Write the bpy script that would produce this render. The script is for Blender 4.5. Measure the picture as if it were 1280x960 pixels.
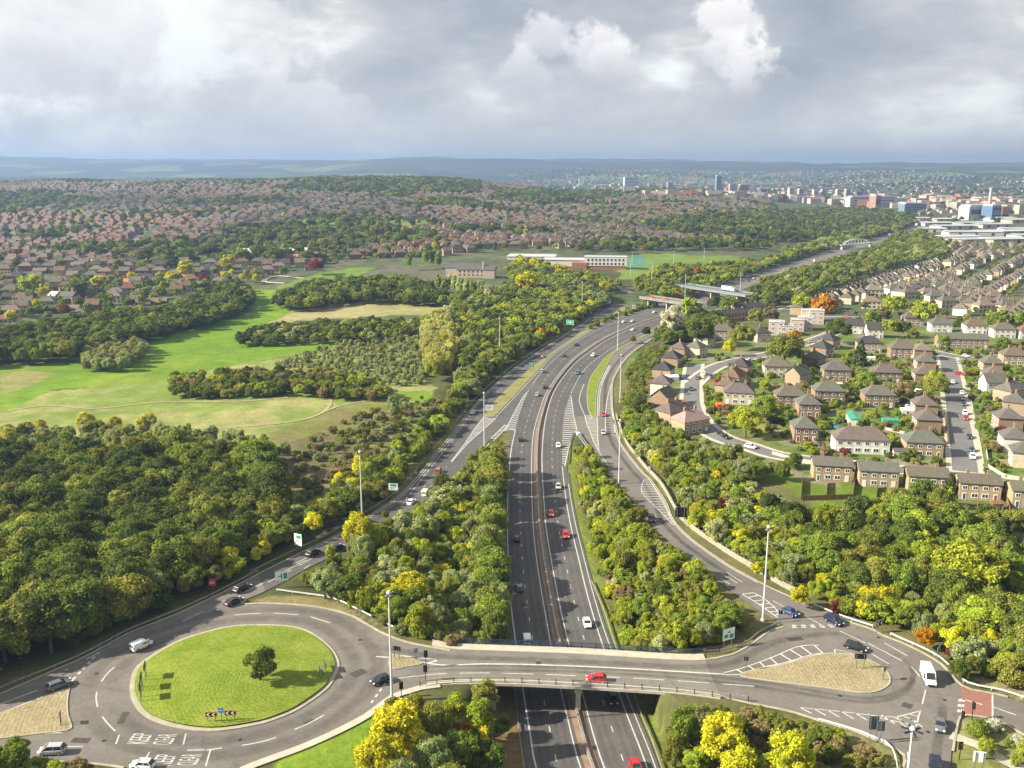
import bpy, math, random
import numpy as np
from mathutils import Vector, Matrix, geometry, kdtree
random.seed(7); RS = np.random.RandomState(7)
R = math.radians
for o in list(bpy.data.objects): bpy.data.objects.remove(o)
SC = bpy.context.scene; COL = SC.collection
# ---------------------------------------------------------------- camera, world, sun, exposure
FOC = 1190.0; CAMH = 103.0; PITCH = math.atan(269.0/FOC)
cd = bpy.data.cameras.new('camera'); cam = bpy.data.objects.new('camera', cd); COL.objects.link(cam)
cd.sensor_width = 36; cd.lens = 36*FOC/1280; cd.clip_start = 1; cd.clip_end = 60000
cam.location = (0, 0, CAMH); cam.rotation_euler = (math.pi/2-PITCH, 0, 0); SC.camera = cam
SUN_EL = 30.0; SUN_DIR = Vector((-math.cos(R(8))*math.cos(R(SUN_EL)), -math.sin(R(8))*math.cos(R(SUN_EL)), math.sin(R(SUN_EL))))
SC.view_settings.view_transform = 'Standard'; SC.view_settings.look = 'None'; SC.view_settings.gamma = 1
SC.view_settings.use_curve_mapping = False; SC.view_settings.exposure = 1.36
SC.cycles.max_bounces = 5; SC.cycles.diffuse_bounces = 2; SC.cycles.glossy_bounces = 2
SC.cycles.transmission_bounces = 3; SC.cycles.volume_bounces = 0; SC.cycles.transparent_max_bounces = 6
SC.cycles.use_denoising = True
try: SC.cycles.denoiser = 'OPENIMAGEDENOISE'
except Exception: pass
SC.cycles.use_adaptive_sampling = True; SC.cycles.adaptive_threshold = 0.02

class NT:
    def __init__(s, t): s.t = t; s.n = t.nodes; s.l = t.links
    def __call__(s, typ, ins=None, **kw):
        n = s.n.new(typ)
        for k, v in kw.items(): setattr(n, k, v)
        for k, v in (ins or {}).items():
            if hasattr(v, 'is_output'): s.l.new(v, n.inputs[k])
            else: n.inputs[k].default_value = v
        return n
    def ramp(s, fac, stops, interp='LINEAR'):
        n = s.n.new('ShaderNodeValToRGB'); s.l.new(fac, n.inputs[0]); e = n.color_ramp.elements
        n.color_ramp.interpolation = interp
        while len(e) < len(stops): e.new(.5)
        for k, (p, c) in enumerate(stops):
            e[k].position = p; e[k].color = (c, c, c, 1) if not isinstance(c, tuple) else (*c, 1)
        return n.outputs[0]
    def mix(s, f, a, b, blend='MIX'):
        n = s.n.new('ShaderNodeMix'); n.data_type = 'RGBA'; n.blend_type = blend
        for i, v in ((0, f), (6, a), (7, b)):
            if hasattr(v, 'is_output'): s.l.new(v, n.inputs[i])
            elif i == 0: n.inputs[0].default_value = v
            else: n.inputs[i].default_value = (*v, 1) if len(v) == 3 else v
        return n.outputs[2]
    def math(s, op, a, b=None, c=None):
        n = s.n.new('ShaderNodeMath'); n.operation = op
        for i, v in enumerate((a, b, c)):
            if v is None: continue
            if hasattr(v, 'is_output'): s.l.new(v, n.inputs[i])
            else: n.inputs[i].default_value = v
        return n.outputs[0]
    def noise(s, vec, scale, detail=4, rough=.55, out=0, dist=0):
        n = s('ShaderNodeTexNoise', {'Scale': scale, 'Detail': detail, 'Roughness': rough, 'Distortion': dist})
        if vec is not None: s.l.new(vec, n.inputs['Vector'])
        return n.outputs[out]

w = bpy.data.worlds.new('World'); SC.world = w; w.use_nodes = True; w.node_tree.nodes.clear()
t = NT(w.node_tree)
sky = t('ShaderNodeTexSky', sky_type='NISHITA'); sky.sun_disc = False
sky.sun_elevation = R(SUN_EL); sky.sun_rotation = math.atan2(SUN_DIR.x, SUN_DIR.y); sky.air_density = 1.0; sky.dust_density = 1.5
tc = t('ShaderNodeTexCoord').outputs['Generated']
sep = t('ShaderNodeSeparateXYZ', {0: tc})
zc = t.math('MAXIMUM', t.math('ADD', sep.outputs[2], 0.30), 0.05)
# clouds lie on a flat layer: direction divided by its height
cv = t('ShaderNodeCombineXYZ', {0: t.math('DIVIDE', sep.outputs[0], zc), 1: t.math('DIVIDE', sep.outputs[1], zc), 2: 0.37}).outputs[0]
big = t.noise(cv, 1.15, 8, .58, dist=.35)
mid = t.noise(cv, 3.4, 7, .60, dist=.4)
puff = t.noise(t('ShaderNodeVectorMath', {0: tc, 1: (1.0, 1.0, 1.5)}, operation='MULTIPLY').outputs[0], 5.2, 8, .55, dist=.2)
shade = t.math('ADD', t.math('MULTIPLY', big, .34), t.math('ADD', t.math('MULTIPLY', mid, .26), t.math('MULTIPLY', puff, .40)))
# brighter towards the sun's side of the sky
sunny = t('ShaderNodeVectorMath', {0: tc, 1: (-.62, .62, .48)}, operation='DOT_PRODUCT').outputs['Value']
sunny = t.ramp(sunny, [(.62, 0.0), (.95, 1.0)])
shade = t.math('ADD', shade, t.math('MULTIPLY', sunny, .10))
CL = 1.0
cloud = t.ramp(shade, [(.37, (2.15, 2.45, 2.85)), (.445, (2.7, 2.95, 3.3)), (.50, (3.35, 3.5, 3.7)), (.555, (4.3, 4.35, 4.35)), (.63, (6.9, 7.1, 6.9))])
gap = t.ramp(shade, [(.58, 0.0), (.66, .22)])
skyc = t.mix(gap, cloud, t.mix(1.0, sky.outputs[0], (1.5, 1.5, 1.4), 'MULTIPLY'))
low = t.ramp(sep.outputs[2], [(0.0, 1.0), (.10, 0.0)])
skyc = t.mix(t.math('MULTIPLY', low, .75), skyc, (4.9, 4.8, 4.5))
# separate sunlit cumulus heads standing in front of the grey layer
wob = t.noise(tc, 9.0, 7, .6); wob2 = t.noise(tc, 26.0, 5, .6)
for (cx, cy, rr, st) in ((752, 62, .036, .8), (772, 78, .028, .6), (903, 36, .036, .9), (925, 84, .034, .95), (895, 62, .028, .7), (675, 48, .032, .55), (655, 92, .030, .4), (250, 60, .10, .45), (395, 135, .05, .35), (60, 20, .12, .7)):
    a_ = (cx-640)/FOC; b_ = (480-cy)/FOC; v_ = Vector((a_, math.cos(PITCH)+b_*math.sin(PITCH), -math.sin(PITCH)+b_*math.cos(PITCH))).normalized()
    dst = t('ShaderNodeVectorMath', {0: tc, 1: tuple(v_)}, operation='DISTANCE').outputs['Value']
    dd = t.math('ADD', t.math('DIVIDE', dst, rr), t.math('ADD', t.math('MULTIPLY', t.math('SUBTRACT', wob, .5), 3.0), t.math('MULTIPLY', t.math('SUBTRACT', wob2, .5), 2.2)))
    # lit from above left, grey below
    e_ = t.math('MULTIPLY', t.math('SUBTRACT', sep.outputs[2], v_.z), 1/rr)
    msk = t.ramp(t.math('MULTIPLY', dd, .5), [(.30, st), (.54, 0.0)], 'EASE')
    skyc = t.mix(msk, skyc, t.ramp(t.math('ADD', t.math('MULTIPLY', e_, .35), t.math('ADD', .18, t.math('MULTIPLY', wob, .7))), [(.25, (3.8, 3.8, 4.0)), (.75, (7.0, 6.85, 6.7))]))
under = t.ramp(sep.outputs[2], [(.49, 1.0), (.5, 0.0)])
bg = t('ShaderNodeBackground', {0: skyc, 1: 0.066}); wo = t('ShaderNodeOutputWorld'); t.l.new(bg.outputs[0], wo.inputs[0])

sd = bpy.data.lights.new('sun', 'SUN'); sd.energy = 5.0; sd.angle = R(.6); sd.color = (1, .92, .76)
so = bpy.data.objects.new('sun', sd); COL.objects.link(so); so.rotation_euler = SUN_DIR.to_track_quat('Z', 'Y').to_euler()

# ---------------------------------------------------------------- projection helpers (photo pixels of the 1280x960 picture)
cp, sp = math.cos(PITCH), math.sin(PITCH)
def rays(p):
    p = np.atleast_2d(np.asarray(p, float)); a = (p[:, 0]-640)/FOC; b = (480-p[:, 1])/FOC
    return np.stack([a, cp+b*sp, -sp+b*cp], 1)
def at(p, z=0.0):
    d = rays(p); k = (np.asarray(z)-CAMH)/d[:, 2]; return d[:, :2]*k[:, None]
def proj(X, Y, Z):
    dz = Z-CAMH; f = Y*cp-dz*sp; u = Y*sp+dz*cp
    f = np.maximum(f, 1e-3); return 640+FOC*X/f, 480-FOC*u/f, f
def sstep(t): t = np.clip(t, 0, 1); return t*t*(3-2*t)
def zs(Y): return 6.5*sstep((345-np.asarray(Y, float))/(345-222))
def zero(Y): return np.zeros_like(np.asarray(Y, float))
def flat(Y): return np.full_like(np.asarray(Y, float), 6.5)
def at_f(p, zf):
    p = np.atleast_2d(np.asarray(p, float)); z = np.zeros(len(p))
    for _ in range(25): xy = at(p, z); z = .5*z+.5*zf(xy[:, 1])
    return at(p, zf(xy[:, 1]))
def curve(pts, n=5, closed=False):
    p = np.asarray(pts, float); m = len(p); out = []
    rng_ = range(m if closed else m-1)
    for i in rng_:
        g = (lambda k: p[k % m]) if closed else (lambda k: p[min(max(k, 0), m-1)])
        a, b, c, d = g(i-1), g(i), g(i+1), g(i+2)
        for k in range(n):
            s = k/n; out.append(.5*((2*b)+(c-a)*s+(2*a-5*b+4*c-d)*s*s+(3*b-a-3*c+d)*s**3))
    if not closed: out.append(p[-1])
    return np.array(out)
def resample(xy, step):
    xy = np.asarray(xy, float); d = np.r_[0, np.cumsum(np.hypot(*np.diff(xy, axis=0).T))]
    n = max(2, int(round(d[-1]/step))+1); s = np.linspace(0, d[-1], n)
    return np.stack([np.interp(s, d, xy[:, 0]), np.interp(s, d, xy[:, 1])], 1)
def normals(xy):
    tg = np.gradient(xy, axis=0); tg /= np.maximum(np.hypot(tg[:, 0], tg[:, 1]), 1e-9)[:, None]
    return np.stack([-tg[:, 1], tg[:, 0]], 1)        # points to the left of travel
def offset(xy, d): return xy+normals(xy)*d
def inpoly(P, x, y):
    P = np.asarray(P, float); c = np.zeros(np.shape(x), bool); j = len(P)-1
    for i in range(len(P)):
        xi, yi = P[i]; xj, yj = P[j]
        if yi != yj: c ^= ((yi > y) != (yj > y)) & (x < (xj-xi)*(y-yi)/(yj-yi)+xi)
        j = i
    return c
# smooth value noise
class VN:
    def __init__(s, seed): s.g = np.random.RandomState(seed).rand(256, 256)
    def __call__(s, x, y, sc):
        x = np.asarray(x)/sc; y = np.asarray(y)/sc; xi = np.floor(x).astype(int); yi = np.floor(y).astype(int)
        fx = x-xi; fy = y-yi; fx = fx*fx*(3-2*fx); fy = fy*fy*(3-2*fy); g = s.g; m = 255
        return (g[xi & m, yi & m]*(1-fx)+g[(xi+1) & m, yi & m]*fx)*(1-fy)+(g[xi & m, (yi+1) & m]*(1-fx)+g[(xi+1) & m, (yi+1) & m]*fx)*fy
vn = VN(3); vn2 = VN(11)
def fbm(x, y, sc): return .5*vn(x, y, sc)+.3*vn2(x, y, sc*.45)+.2*vn(y, x, sc*.2)

# ---------------------------------------------------------------- mesh / tagging helpers
def link(o, parent=None):
    COL.objects.link(o)
    if parent is not None: o.parent = parent
    return o
def tag(o, label=None, cat=None, group=None, kind=None):
    if label: o['label'] = label
    if cat: o['category'] = cat
    if group: o['group'] = group
    if kind: o['kind'] = kind
    return o
def empty(name, loc, rz=0, s=1.0):
    o = bpy.data.objects.new(name, None); COL.objects.link(o); o.empty_display_size = .5
    o.location = loc; o.rotation_euler = (0, 0, rz); o.scale = (s, s, s); return o
def np_mesh(name, V, F, mats=(), mi=None, smooth=False):
    me = bpy.data.meshes.new(name)
    V = np.asarray(V, np.float32)
    if isinstance(F, np.ndarray) and F.ndim == 2:
        n, k = F.shape; me.vertices.add(len(V)); me.vertices.foreach_set('co', V.ravel())
        me.loops.add(n*k); me.loops.foreach_set('vertex_index', F.astype(np.int32).ravel())
        me.polygons.add(n); me.polygons.foreach_set('loop_start', np.arange(0, n*k, k, dtype=np.int32))
    else: me.from_pydata([tuple(v) for v in V], [], [tuple(int(i) for i in f) for f in F])
    for m in mats: me.materials.append(m)
    if mi is not None: me.polygons.foreach_set('material_index', np.asarray(mi, np.int32))
    me.polygons.foreach_set('use_smooth', [smooth]*len(me.polygons))
    me.update(calc_edges=True); me.validate(); return me
class MB:
    def __init__(s): s.v = []; s.f = []; s.m = []; s.sm = []
    def add(s, V, F, m=0, sm=False):
        b = len(s.v); s.v += [tuple(v) for v in V]; s.f += [tuple(b+i for i in f) for f in F]; s.m += [m]*len(F); s.sm += [sm]*len(F); return s
    def box(s, c, d, rz=0, m=0, taper=1.0):
        x, y, z = d[0]/2, d[1]/2, d[2]/2; V = []
        for k, (a, b, e) in enumerate([(-1, -1, -1), (1, -1, -1), (1, 1, -1), (-1, 1, -1), (-1, -1, 1), (1, -1, 1), (1, 1, 1), (-1, 1, 1)]):
            q = taper if e > 0 else 1; X, Y = a*x*q, b*y*q
            V.append((c[0]+X*math.cos(rz)-Y*math.sin(rz), c[1]+X*math.sin(rz)+Y*math.cos(rz), c[2]+e*z))
        return s.add(V, [(0, 3, 2, 1), (4, 5, 6, 7), (0, 1, 5, 4), (1, 2, 6, 5), (2, 3, 7, 6), (3, 0, 4, 7)], m)
    def tube(s, a, b, r0, r1=None, n=8, m=0, cap=True, sm=True):
        r1 = r0 if r1 is None else r1; a = Vector(a); b = Vector(b); d = (b-a).normalized()
        u = d.cross(Vector((0, 0, 1)) if abs(d.z) < .95 else Vector((1, 0, 0))).normalized(); v = d.cross(u); V = []
        for p, r in ((a, r0), (b, r1)):
            for k in range(n): q = 2*math.pi*k/n; V.append(p+u*(r*math.cos(q))+v*(r*math.sin(q)))
        F = [(k, (k+1) % n, n+(k+1) % n, n+k) for k in range(n)]; s.add(V, F, m, sm)
        if cap: s.add(V[:n], [tuple(range(n))[::-1]], m); s.add(V[n:], [tuple(range(n))], m)
        return s
    def quad(s, *p, m=0): return s.add(p, [tuple(range(len(p)))], m)
    def loft(s, rings, m=0, caps=True, sm=True):
        n = len(rings[0]); V = [p for r in rings for p in r]
        F = [(i*n+k, i*n+(k+1) % n, (i+1)*n+(k+1) % n, (i+1)*n+k) for i in range(len(rings)-1) for k in range(n)]; s.add(V, F, m, sm)
        if caps: s.add(rings[0], [tuple(range(n))[::-1]], m); s.add(rings[-1], [tuple(range(n))], m)
        return s
    def mesh(s, name, mats):
        me = bpy.data.meshes.new(name); me.from_pydata(s.v, [], s.f)
        for q in (mats if isinstance(mats, (list, tuple)) else [mats]): me.materials.append(q)
        me.polygons.foreach_set('material_index', s.m); me.polygons.foreach_set('use_smooth', s.sm)
        me.update(); return me
    def build(s, name, mats, parent=None, loc=None):
        o = bpy.data.objects.new(name, s.mesh(name, mats)); link(o, parent)
        if loc is not None: o.location = loc
        return o
def copy_tree(o, parent=None):
    c = o.copy(); COL.objects.link(c); c.parent = parent
    for ch in KIDS.get(o.name, []): copy_tree(ch, c)
    return c
KIDS = {}
def register(root, *kids):
    KIDS[root.name] = list(kids)

# ---------------------------------------------------------------- materials
def new_mat(name):
    m = bpy.data.materials.new(name); m.use_nodes = True; m.node_tree.nodes.clear(); t = NT(m.node_tree)
    out = t('ShaderNodeOutputMaterial'); return m, t, out
def pmat(name, col, rough=.8, metal=0, spec=.3, var=.12, vscale=.6, bump=0, bscale=3.0, tint=False, dirt=None):
    m, t, out = new_mat(name); tcn = t('ShaderNodeTexCoord'); pos = tcn.outputs['Object']
    n1 = t.noise(pos, vscale, 5, .6); base = (*col, 1)
    if tint:
        oi = t('ShaderNodeObjectInfo'); c0 = oi.outputs['Color']
    else: c0 = t.mix(0.0, col, col)
    f = t.ramp(n1, [(.3, 1-var), (.7, 1+var)])
    c = t.mix(1.0, c0, f, 'MULTIPLY')
    if dirt:
        n2 = t.noise(pos, dirt[2], 6, .65); c = t.mix(t.math('MULTIPLY', t.ramp(n2, [(.45, 0.0), (.7, 1.0)]), dirt[1]), c, dirt[0])
    b = t('ShaderNodeBsdfPrincipled', {'Base Color': c, 'Roughness': rough, 'Metallic': metal, 'Specular IOR Level': spec})
    if bump:
        bn = t('ShaderNodeBump', {'Strength': bump, 'Distance': .1, 'Height': t.noise(pos, bscale, 4, .6)}); t.l.new(bn.outputs[0], b.inputs['Normal'])
    t.l.new(b.outputs[0], out.inputs[0]); return m
def road_mat(name, col, patch):
    m, t, out = new_mat(name); pos = t('ShaderNodeNewGeometry').outputs['Position']
    big = t.noise(pos, .035, 5, .6); fine = t.noise(pos, 1.3, 6, .7); mid = t.noise(pos, .22, 5, .65)
    c = t.mix(t.ramp(big, [(.35, 0.0), (.65, 1.0)]), col, patch)
    c = t.mix(1.0, c, t.ramp(fine, [(.25, .82), (.75, 1.16)]), 'MULTIPLY')
    c = t.mix(1.0, c, t.ramp(mid, [(.3, .88), (.7, 1.10)]), 'MULTIPLY')
    vor = t('ShaderNodeTexVoronoi', {'Vector': pos, 'Scale': .06}, feature='DISTANCE_TO_EDGE')
    crack = t.ramp(vor.outputs[0], [(0.0, .80), (.006, 1.0)])
    c = t.mix(1.0, c, crack, 'MULTIPLY')
    b = t('ShaderNodeBsdfPrincipled', {'Base Color': c, 'Roughness': .85, 'Specular IOR Level': .25})
    t.l.new(b.outputs[0], out.inputs[0]); return m
M = {}
M['asphalt'] = road_mat('motorway_asphalt', (.085, .081, .078), (.112, .104, .096))
M['asphalt_pale'] = road_mat('worn_asphalt', (.135, .122, .108), (.175, .157, .138))
M['asphalt_bridge'] = road_mat('bridge_asphalt', (.195, .180, .150), (.160, .148, .125))
M['street'] = road_mat('street_asphalt', (.13, .125, .125), (.17, .165, .16))
M['red_surface'] = pmat('red_surfacing', (.25, .115, .088), .9, var=.12, vscale=1.2)
M['white_paint'] = pmat('road_paint', (.50, .49, .455), .7, var=.18, vscale=.8, dirt=((.25, .24, .22), .6, 1.7))
M['concrete'] = pmat('concrete', (.42, .39, .33), .85, var=.12, vscale=.7, dirt=((.22, .2, .16), .5, .9))
M['footway'] = pmat('pale_footway', (.44, .40, .32), .9, var=.10, vscale=.5, dirt=((.3, .27, .2), .5, .6))
M['kerb'] = pmat('kerb_stone', (.36, .32, .24), .9, var=.15, vscale=.7, dirt=((.22, .2, .12), .5, .8))
M['median'] = pmat('median_concrete', (.25, .17, .115), .9, var=.18, vscale=.5, dirt=((.17, .11, .075), .7, .35))
M['steel'] = pmat('galvanised_steel', (.42, .43, .43), .45, .6, var=.1)
M['rail_steel'] = pmat('weathered_steel', (.34, .32, .28), .6, .3, var=.2, vscale=1.0, dirt=((.2, .11, .06), .5, .8))
M['mast'] = pmat('mast_steel', (.60, .61, .60), .5, .1, var=.05)
M['lamp'] = pmat('lamp_housing', (.03, .03, .035), .5, var=.1)
M['blue_rail'] = pmat('blue_painted_steel', (.028, .045, .075), .5, .1, var=.2)
M['dark_metal'] = pmat('dark_metal', (.03, .03, .035), .5, .2)
M['grey_back'] = pmat('sign_back', (.13, .15, .16), .6, .3)
M['sign_white'] = pmat('sign_white', (.78, .80, .78), .5, var=.04)
M['sign_green'] = pmat('sign_green', (.02, .30, .17), .5, var=.05)
M['sign_red'] = pmat('sign_red', (.45, .05, .05), .5, var=.05)
M['sign_yellow'] = pmat('sign_yellow', (.85, .60, .03), .5, var=.05)
M['sign_blue'] = pmat('sign_blue', (.03, .20, .50), .5, var=.05)
M['sign_black'] = pmat('sign_black', (.012, .012, .014), .5, var=.05)
M['orange'] = pmat('orange_board', (.75, .22, .03), .6, var=.05)
M['fence_wood'] = pmat('fence_panel', (.29, .27, .20), .9, var=.2, vscale=1.5, dirt=((.2, .2, .13), .6, 1.0))
M['timber'] = pmat('timber', (.20, .11, .055), .9, var=.25, vscale=2)
M['bark'] = pmat('bark', (.11, .085, .06), .95, var=.3, vscale=4)
M['paint'] = pmat('car_paint', (1, 1, 1), .28, 0, .6, var=.03, tint=True)
M['glass'] = pmat('car_glass', (.02, .025, .03), .08, 0, .7, var=.02)
M['tyre'] = pmat('tyre', (.015, .015, .015), .9)
M['rim'] = pmat('wheel_rim', (.5, .5, .52), .35, .7)
M['headlight'] = pmat('headlight', (.8, .8, .78), .15, 0, .8)
M['taillight'] = pmat('taillight', (.4, .01, .01), .2, 0, .6)
M['chimney'] = pmat('chimney_brick', (.30, .19, .13), .9, var=.2, vscale=3)
M['pane'] = pmat('window_pane', (.035, .045, .055), .1, 0, .6)
M['frame_white'] = pmat('white_frame', (.78, .78, .76), .5, var=.04)
M['door'] = pmat('house_door', (.5, .5, .5), .5, tint=True)
M['flat_roof'] = pmat('flat_roof', (.42, .42, .42), .9, var=.1, vscale=.3)
M['pale_wall'] = pmat('pale_wall', (.62, .60, .55), .85, var=.08, vscale=.3)
M['brick'] = pmat('red_brick', (.33, .14, .09), .9, var=.12, vscale=2)
M['stone'] = pmat('stone_wall', (.42, .35, .27), .9, var=.14, vscale=1)
M['slate'] = pmat('slate', (.10, .09, .095), .8, var=.15, vscale=1)
M['city_wall'] = pmat('city_wall', (.34, .31, .27), .9, var=.2, vscale=.02)
M['city_pale'] = pmat('city_pale_wall', (.44, .42, .39), .9, var=.15, vscale=.02)
M['city_brick'] = pmat('city_brick', (.30, .19, .14), .9, var=.15, vscale=.02)
M['glasshouse'] = pmat('tower_glass', (.16, .22, .28), .3, 0, .5)

def house_wall():
    m, t, out = new_mat('house_wall'); tcn = t('ShaderNodeTexCoord'); pos = tcn.outputs['Object']
    oi = t('ShaderNodeObjectInfo').outputs['Color']
    br = t('ShaderNodeTexBrick', {'Scale': 2.2, 'Color1': (1, 1, 1, 1), 'Color2': (.82, .80, .78, 1), 'Mortar': (1.15, 1.15, 1.15, 1), 'Mortar Size': .02})
    mp = t('ShaderNodeMapping', {'Vector': pos}); mp.inputs['Rotation'].default_value = (R(90), 0, 0); t.l.new(mp.outputs[0], br.inputs['Vector'])
    c = t.mix(1.0, oi, br.outputs[0], 'MULTIPLY'); n = t.noise(pos, .6, 5, .65)
    c = t.mix(1.0, c, t.ramp(n, [(.3, .86), (.7, 1.1)]), 'MULTIPLY')
    b = t('ShaderNodeBsdfPrincipled', {'Base Color': c, 'Roughness': .9, 'Specular IOR Level': .2}); t.l.new(b.outputs[0], out.inputs[0]); return m
def roof_mat():
    m, t, out = new_mat('house_roof'); tcn = t('ShaderNodeTexCoord'); pos = tcn.outputs['Object']
    oi = t('ShaderNodeObjectInfo').outputs['Color']
    wv = t('ShaderNodeTexWave', {'Vector': pos, 'Scale': 3.2, 'Distortion': 1.0, 'Detail': 2.0}, bands_direction='Z')
    n = t.noise(pos, .9, 6, .7)
    c = t.mix(1.0, oi, t.ramp(wv.outputs['Fac'], [(0.0, .82), (.5, 1.08)]), 'MULTIPLY')
    c = t.mix(1.0, c, t.ramp(n, [(.28, .72), (.72, 1.22)]), 'MULTIPLY')
    b = t('ShaderNodeBsdfPrincipled', {'Base Color': c, 'Roughness': .9, 'Specular IOR Level': .2}); t.l.new(b.outputs[0], out.inputs[0]); return m
M['wall'] = house_wall(); M['roof'] = roof_mat()
def leaf_mat():
    m, t, out = new_mat('leaves')
    a = t('ShaderNodeAttribute', attribute_type='INSTANCER', attribute_name='tint').outputs['Color']
    ri = t('ShaderNodeNewGeometry').outputs['Random Per Island']
    pos = t('ShaderNodeTexCoord').outputs['Object']
    n = t.noise(pos, 5.0, 3, .6)
    hs = t('ShaderNodeHueSaturation', {'Hue': t.ramp(n, [(.3, .492), (.7, .514)]), 'Saturation': 1.0, 'Value': t.ramp(ri, [(0.0, .58), (1.0, 1.80)]), 'Color': a})
    c = t.mix(1.0, hs.outputs[0], t.ramp(n, [(.3, .80), (.7, 1.18)]), 'MULTIPLY')
    d = t('ShaderNodeBsdfDiffuse', {0: c}); tr = t('ShaderNodeBsdfTranslucent', {0: t.mix(1.0, c, (1.15, 1.15, .6), 'MULTIPLY')})
    mx = t('ShaderNodeMixShader', {0: .42}); t.l.new(d.outputs[0], mx.inputs[1]); t.l.new(tr.outputs[0], mx.inputs[2])
    t.l.new(mx.outputs[0], out.inputs[0]); return m
M['leaf'] = leaf_mat()
def ground_mat():
    m, t, out = new_mat('ground_cover'); pos = t('ShaderNodeNewGeometry').outputs['Position']
    a = t('ShaderNodeAttribute', attribute_name='albedo').outputs['Color']
    n1 = t.noise(pos, .9, 6, .7); n2 = t.noise(pos, .12, 6, .65); n3 = t.noise(pos, .02, 5, .6)
    c = t.mix(1.0, a, t.ramp(n1, [(.25, .70), (.75, 1.32)]), 'MULTIPLY')
    c = t.mix(1.0, c, t.ramp(n2, [(.3, .78), (.7, 1.2)]), 'MULTIPLY')
    c = t.mix(1.0, c, t.ramp(n3, [(.3, .86), (.7, 1.12)]), 'MULTIPLY')
    c = t.mix(t.math('MULTIPLY', t.ramp(n2, [(.5, 0.0), (.75, 1.0)]), .22), c, t.mix(1.0, c, (1.35, 1.1, .75), 'MULTIPLY'))
    bn = t('ShaderNodeBump', {'Strength': .6, 'Distance': .35, 'Height': n1})
    b = t('ShaderNodeBsdfPrincipled', {'Base Color': c, 'Roughness': 1.0, 'Specular IOR Level': .1}); t.l.new(bn.outputs[0], b.inputs['Normal'])
    t.l.new(b.outputs[0], out.inputs[0]); return m
M['ground'] = ground_mat()
def grass_sheet_mat(name, c1, c2):
    m, t, out = new_mat(name); pos = t('ShaderNodeNewGeometry').outputs['Position']
    n1 = t.noise(pos, 1.6, 6, .7); n2 = t.noise(pos, .16, 5, .65)
    c = t.mix(t.ramp(n2, [(.35, 0.0), (.65, 1.0)]), c1, c2)
    c = t.mix(1.0, c, t.ramp(n1, [(.25, .60), (.75, 1.40)]), 'MULTIPLY')
    ctr = t('ShaderNodeVectorMath', {0: pos, 1: (41.5, -166.0, 0)}, operation='ADD').outputs[0]
    mow = t('ShaderNodeTexWave', {'Vector': ctr, 'Scale': .42, 'Distortion': 5.0, 'Detail': 3.0, 'Detail Scale': .6}, wave_type='RINGS', rings_direction='Z')
    c = t.mix(1.0, c, t.ramp(mow.outputs['Fac'], [(0.0, .90), (1.0, 1.08)]), 'MULTIPLY')
    dry = t.ramp(t.noise(pos, .45, 6, .7), [(.54, 0.0), (.70, .55)])
    c = t.mix(dry, c, tuple(min(1, q*w_) for q, w_ in zip(c2, (1.35, 1.02, 1.7))))
    bn = t('ShaderNodeBump', {'Strength': .7, 'Distance': .25, 'Height': n1})
    b = t('ShaderNodeBsdfPrincipled', {'Base Color': c, 'Roughness': 1.0, 'Specular IOR Level': .1}); t.l.new(bn.outputs[0], b.inputs['Normal'])
    t.l.new(b.outputs[0], out.inputs[0]); return m
M['grass'] = grass_sheet_mat('mown_grass', (.125, .185, .018), (.205, .245, .035))
M['verge'] = grass_sheet_mat('verge_grass', (.17, .18, .05), (.26, .235, .095))
M['dry_grass'] = grass_sheet_mat('dry_island_grass', (.25, .21, .115), (.31, .265, .15))
# ================================================================ ROAD LINES (traced in the photo, put on the ground)
L1 = [(700, 1060), (684, 1000), (668.8, 955), (663.3, 921), (658.6, 894), (654.7, 868), (650.5, 838), (645.3, 807), (641, 775.6), (637.5, 743), (635.6, 710), (634.7, 680), (634.5, 650), (635, 611.6), (636.6, 588), (638.6, 564.7), (642.5, 545), (645.6, 533), (650.3, 517), (655.8, 501.6), (662.8, 486), (675.3, 467.5), (696.5, 446.5), (716, 430.5), (744, 413.5), (772, 402), (800, 393.5), (821, 388.5), (850, 382), (880, 373)]
L2 = [(762, 1060), (742, 1000), (725, 958), (716.4, 927), (709.4, 897.5), (702.3, 868.6), (696, 838), (689, 808), (682.8, 774), (675.8, 733), (670.3, 696), (666.7, 660), (664.8, 619), (664.4, 588), (665, 561.6), (667.5, 538), (673.8, 515.6), (681.6, 493.8), (695.6, 471.9), (712.8, 451.6), (736, 433.6), (759.7, 419.5), (780, 410.7), (800, 402.8), (822, 395.8), (850, 387.5), (885, 376)]
L3 = [(795, 1060), (773, 1000), (754.7, 958), (746.9, 935), (737.5, 903.7), (729.7, 872.5), (720.5, 840), (711.7, 808), (702.3, 769), (694.5, 730), (687.5, 691), (682.3, 658), (680, 627), (678.4, 603.8), (677.5, 580), (677.9, 561), (680, 536), (684.5, 512.5), (692.5, 489.5), (705, 470), (720.6, 452.6), (737, 440), (757, 426), (781, 414.3), (802, 405.4), (824, 397.6), (852, 389), (887, 377.5)]
L4 = [(852, 1060), (824, 1000), (800, 935), (787.5, 903.7), (775.8, 872.5), (764, 840), (753.9, 808), (743.7, 777), (732.8, 738), (723.4, 699), (713.6, 658), (708, 627), (705, 603.7), (702.9, 583), (702.2, 564.7), (702.6, 541), (705, 518), (708.5, 505), (713, 493.5), (718.5, 481.8), (726, 468), (737, 455.5), (749, 446), (768, 433.5), (790, 422.5), (812, 412), (832, 402.5), (856, 392), (890, 379)]
def W0(px, n=5): return at_f(curve(px, n), zero)
wL1, wL2, wL3, wL4 = [resample(W0(l), 4) for l in (L1, L2, L3, L4)]
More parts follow.
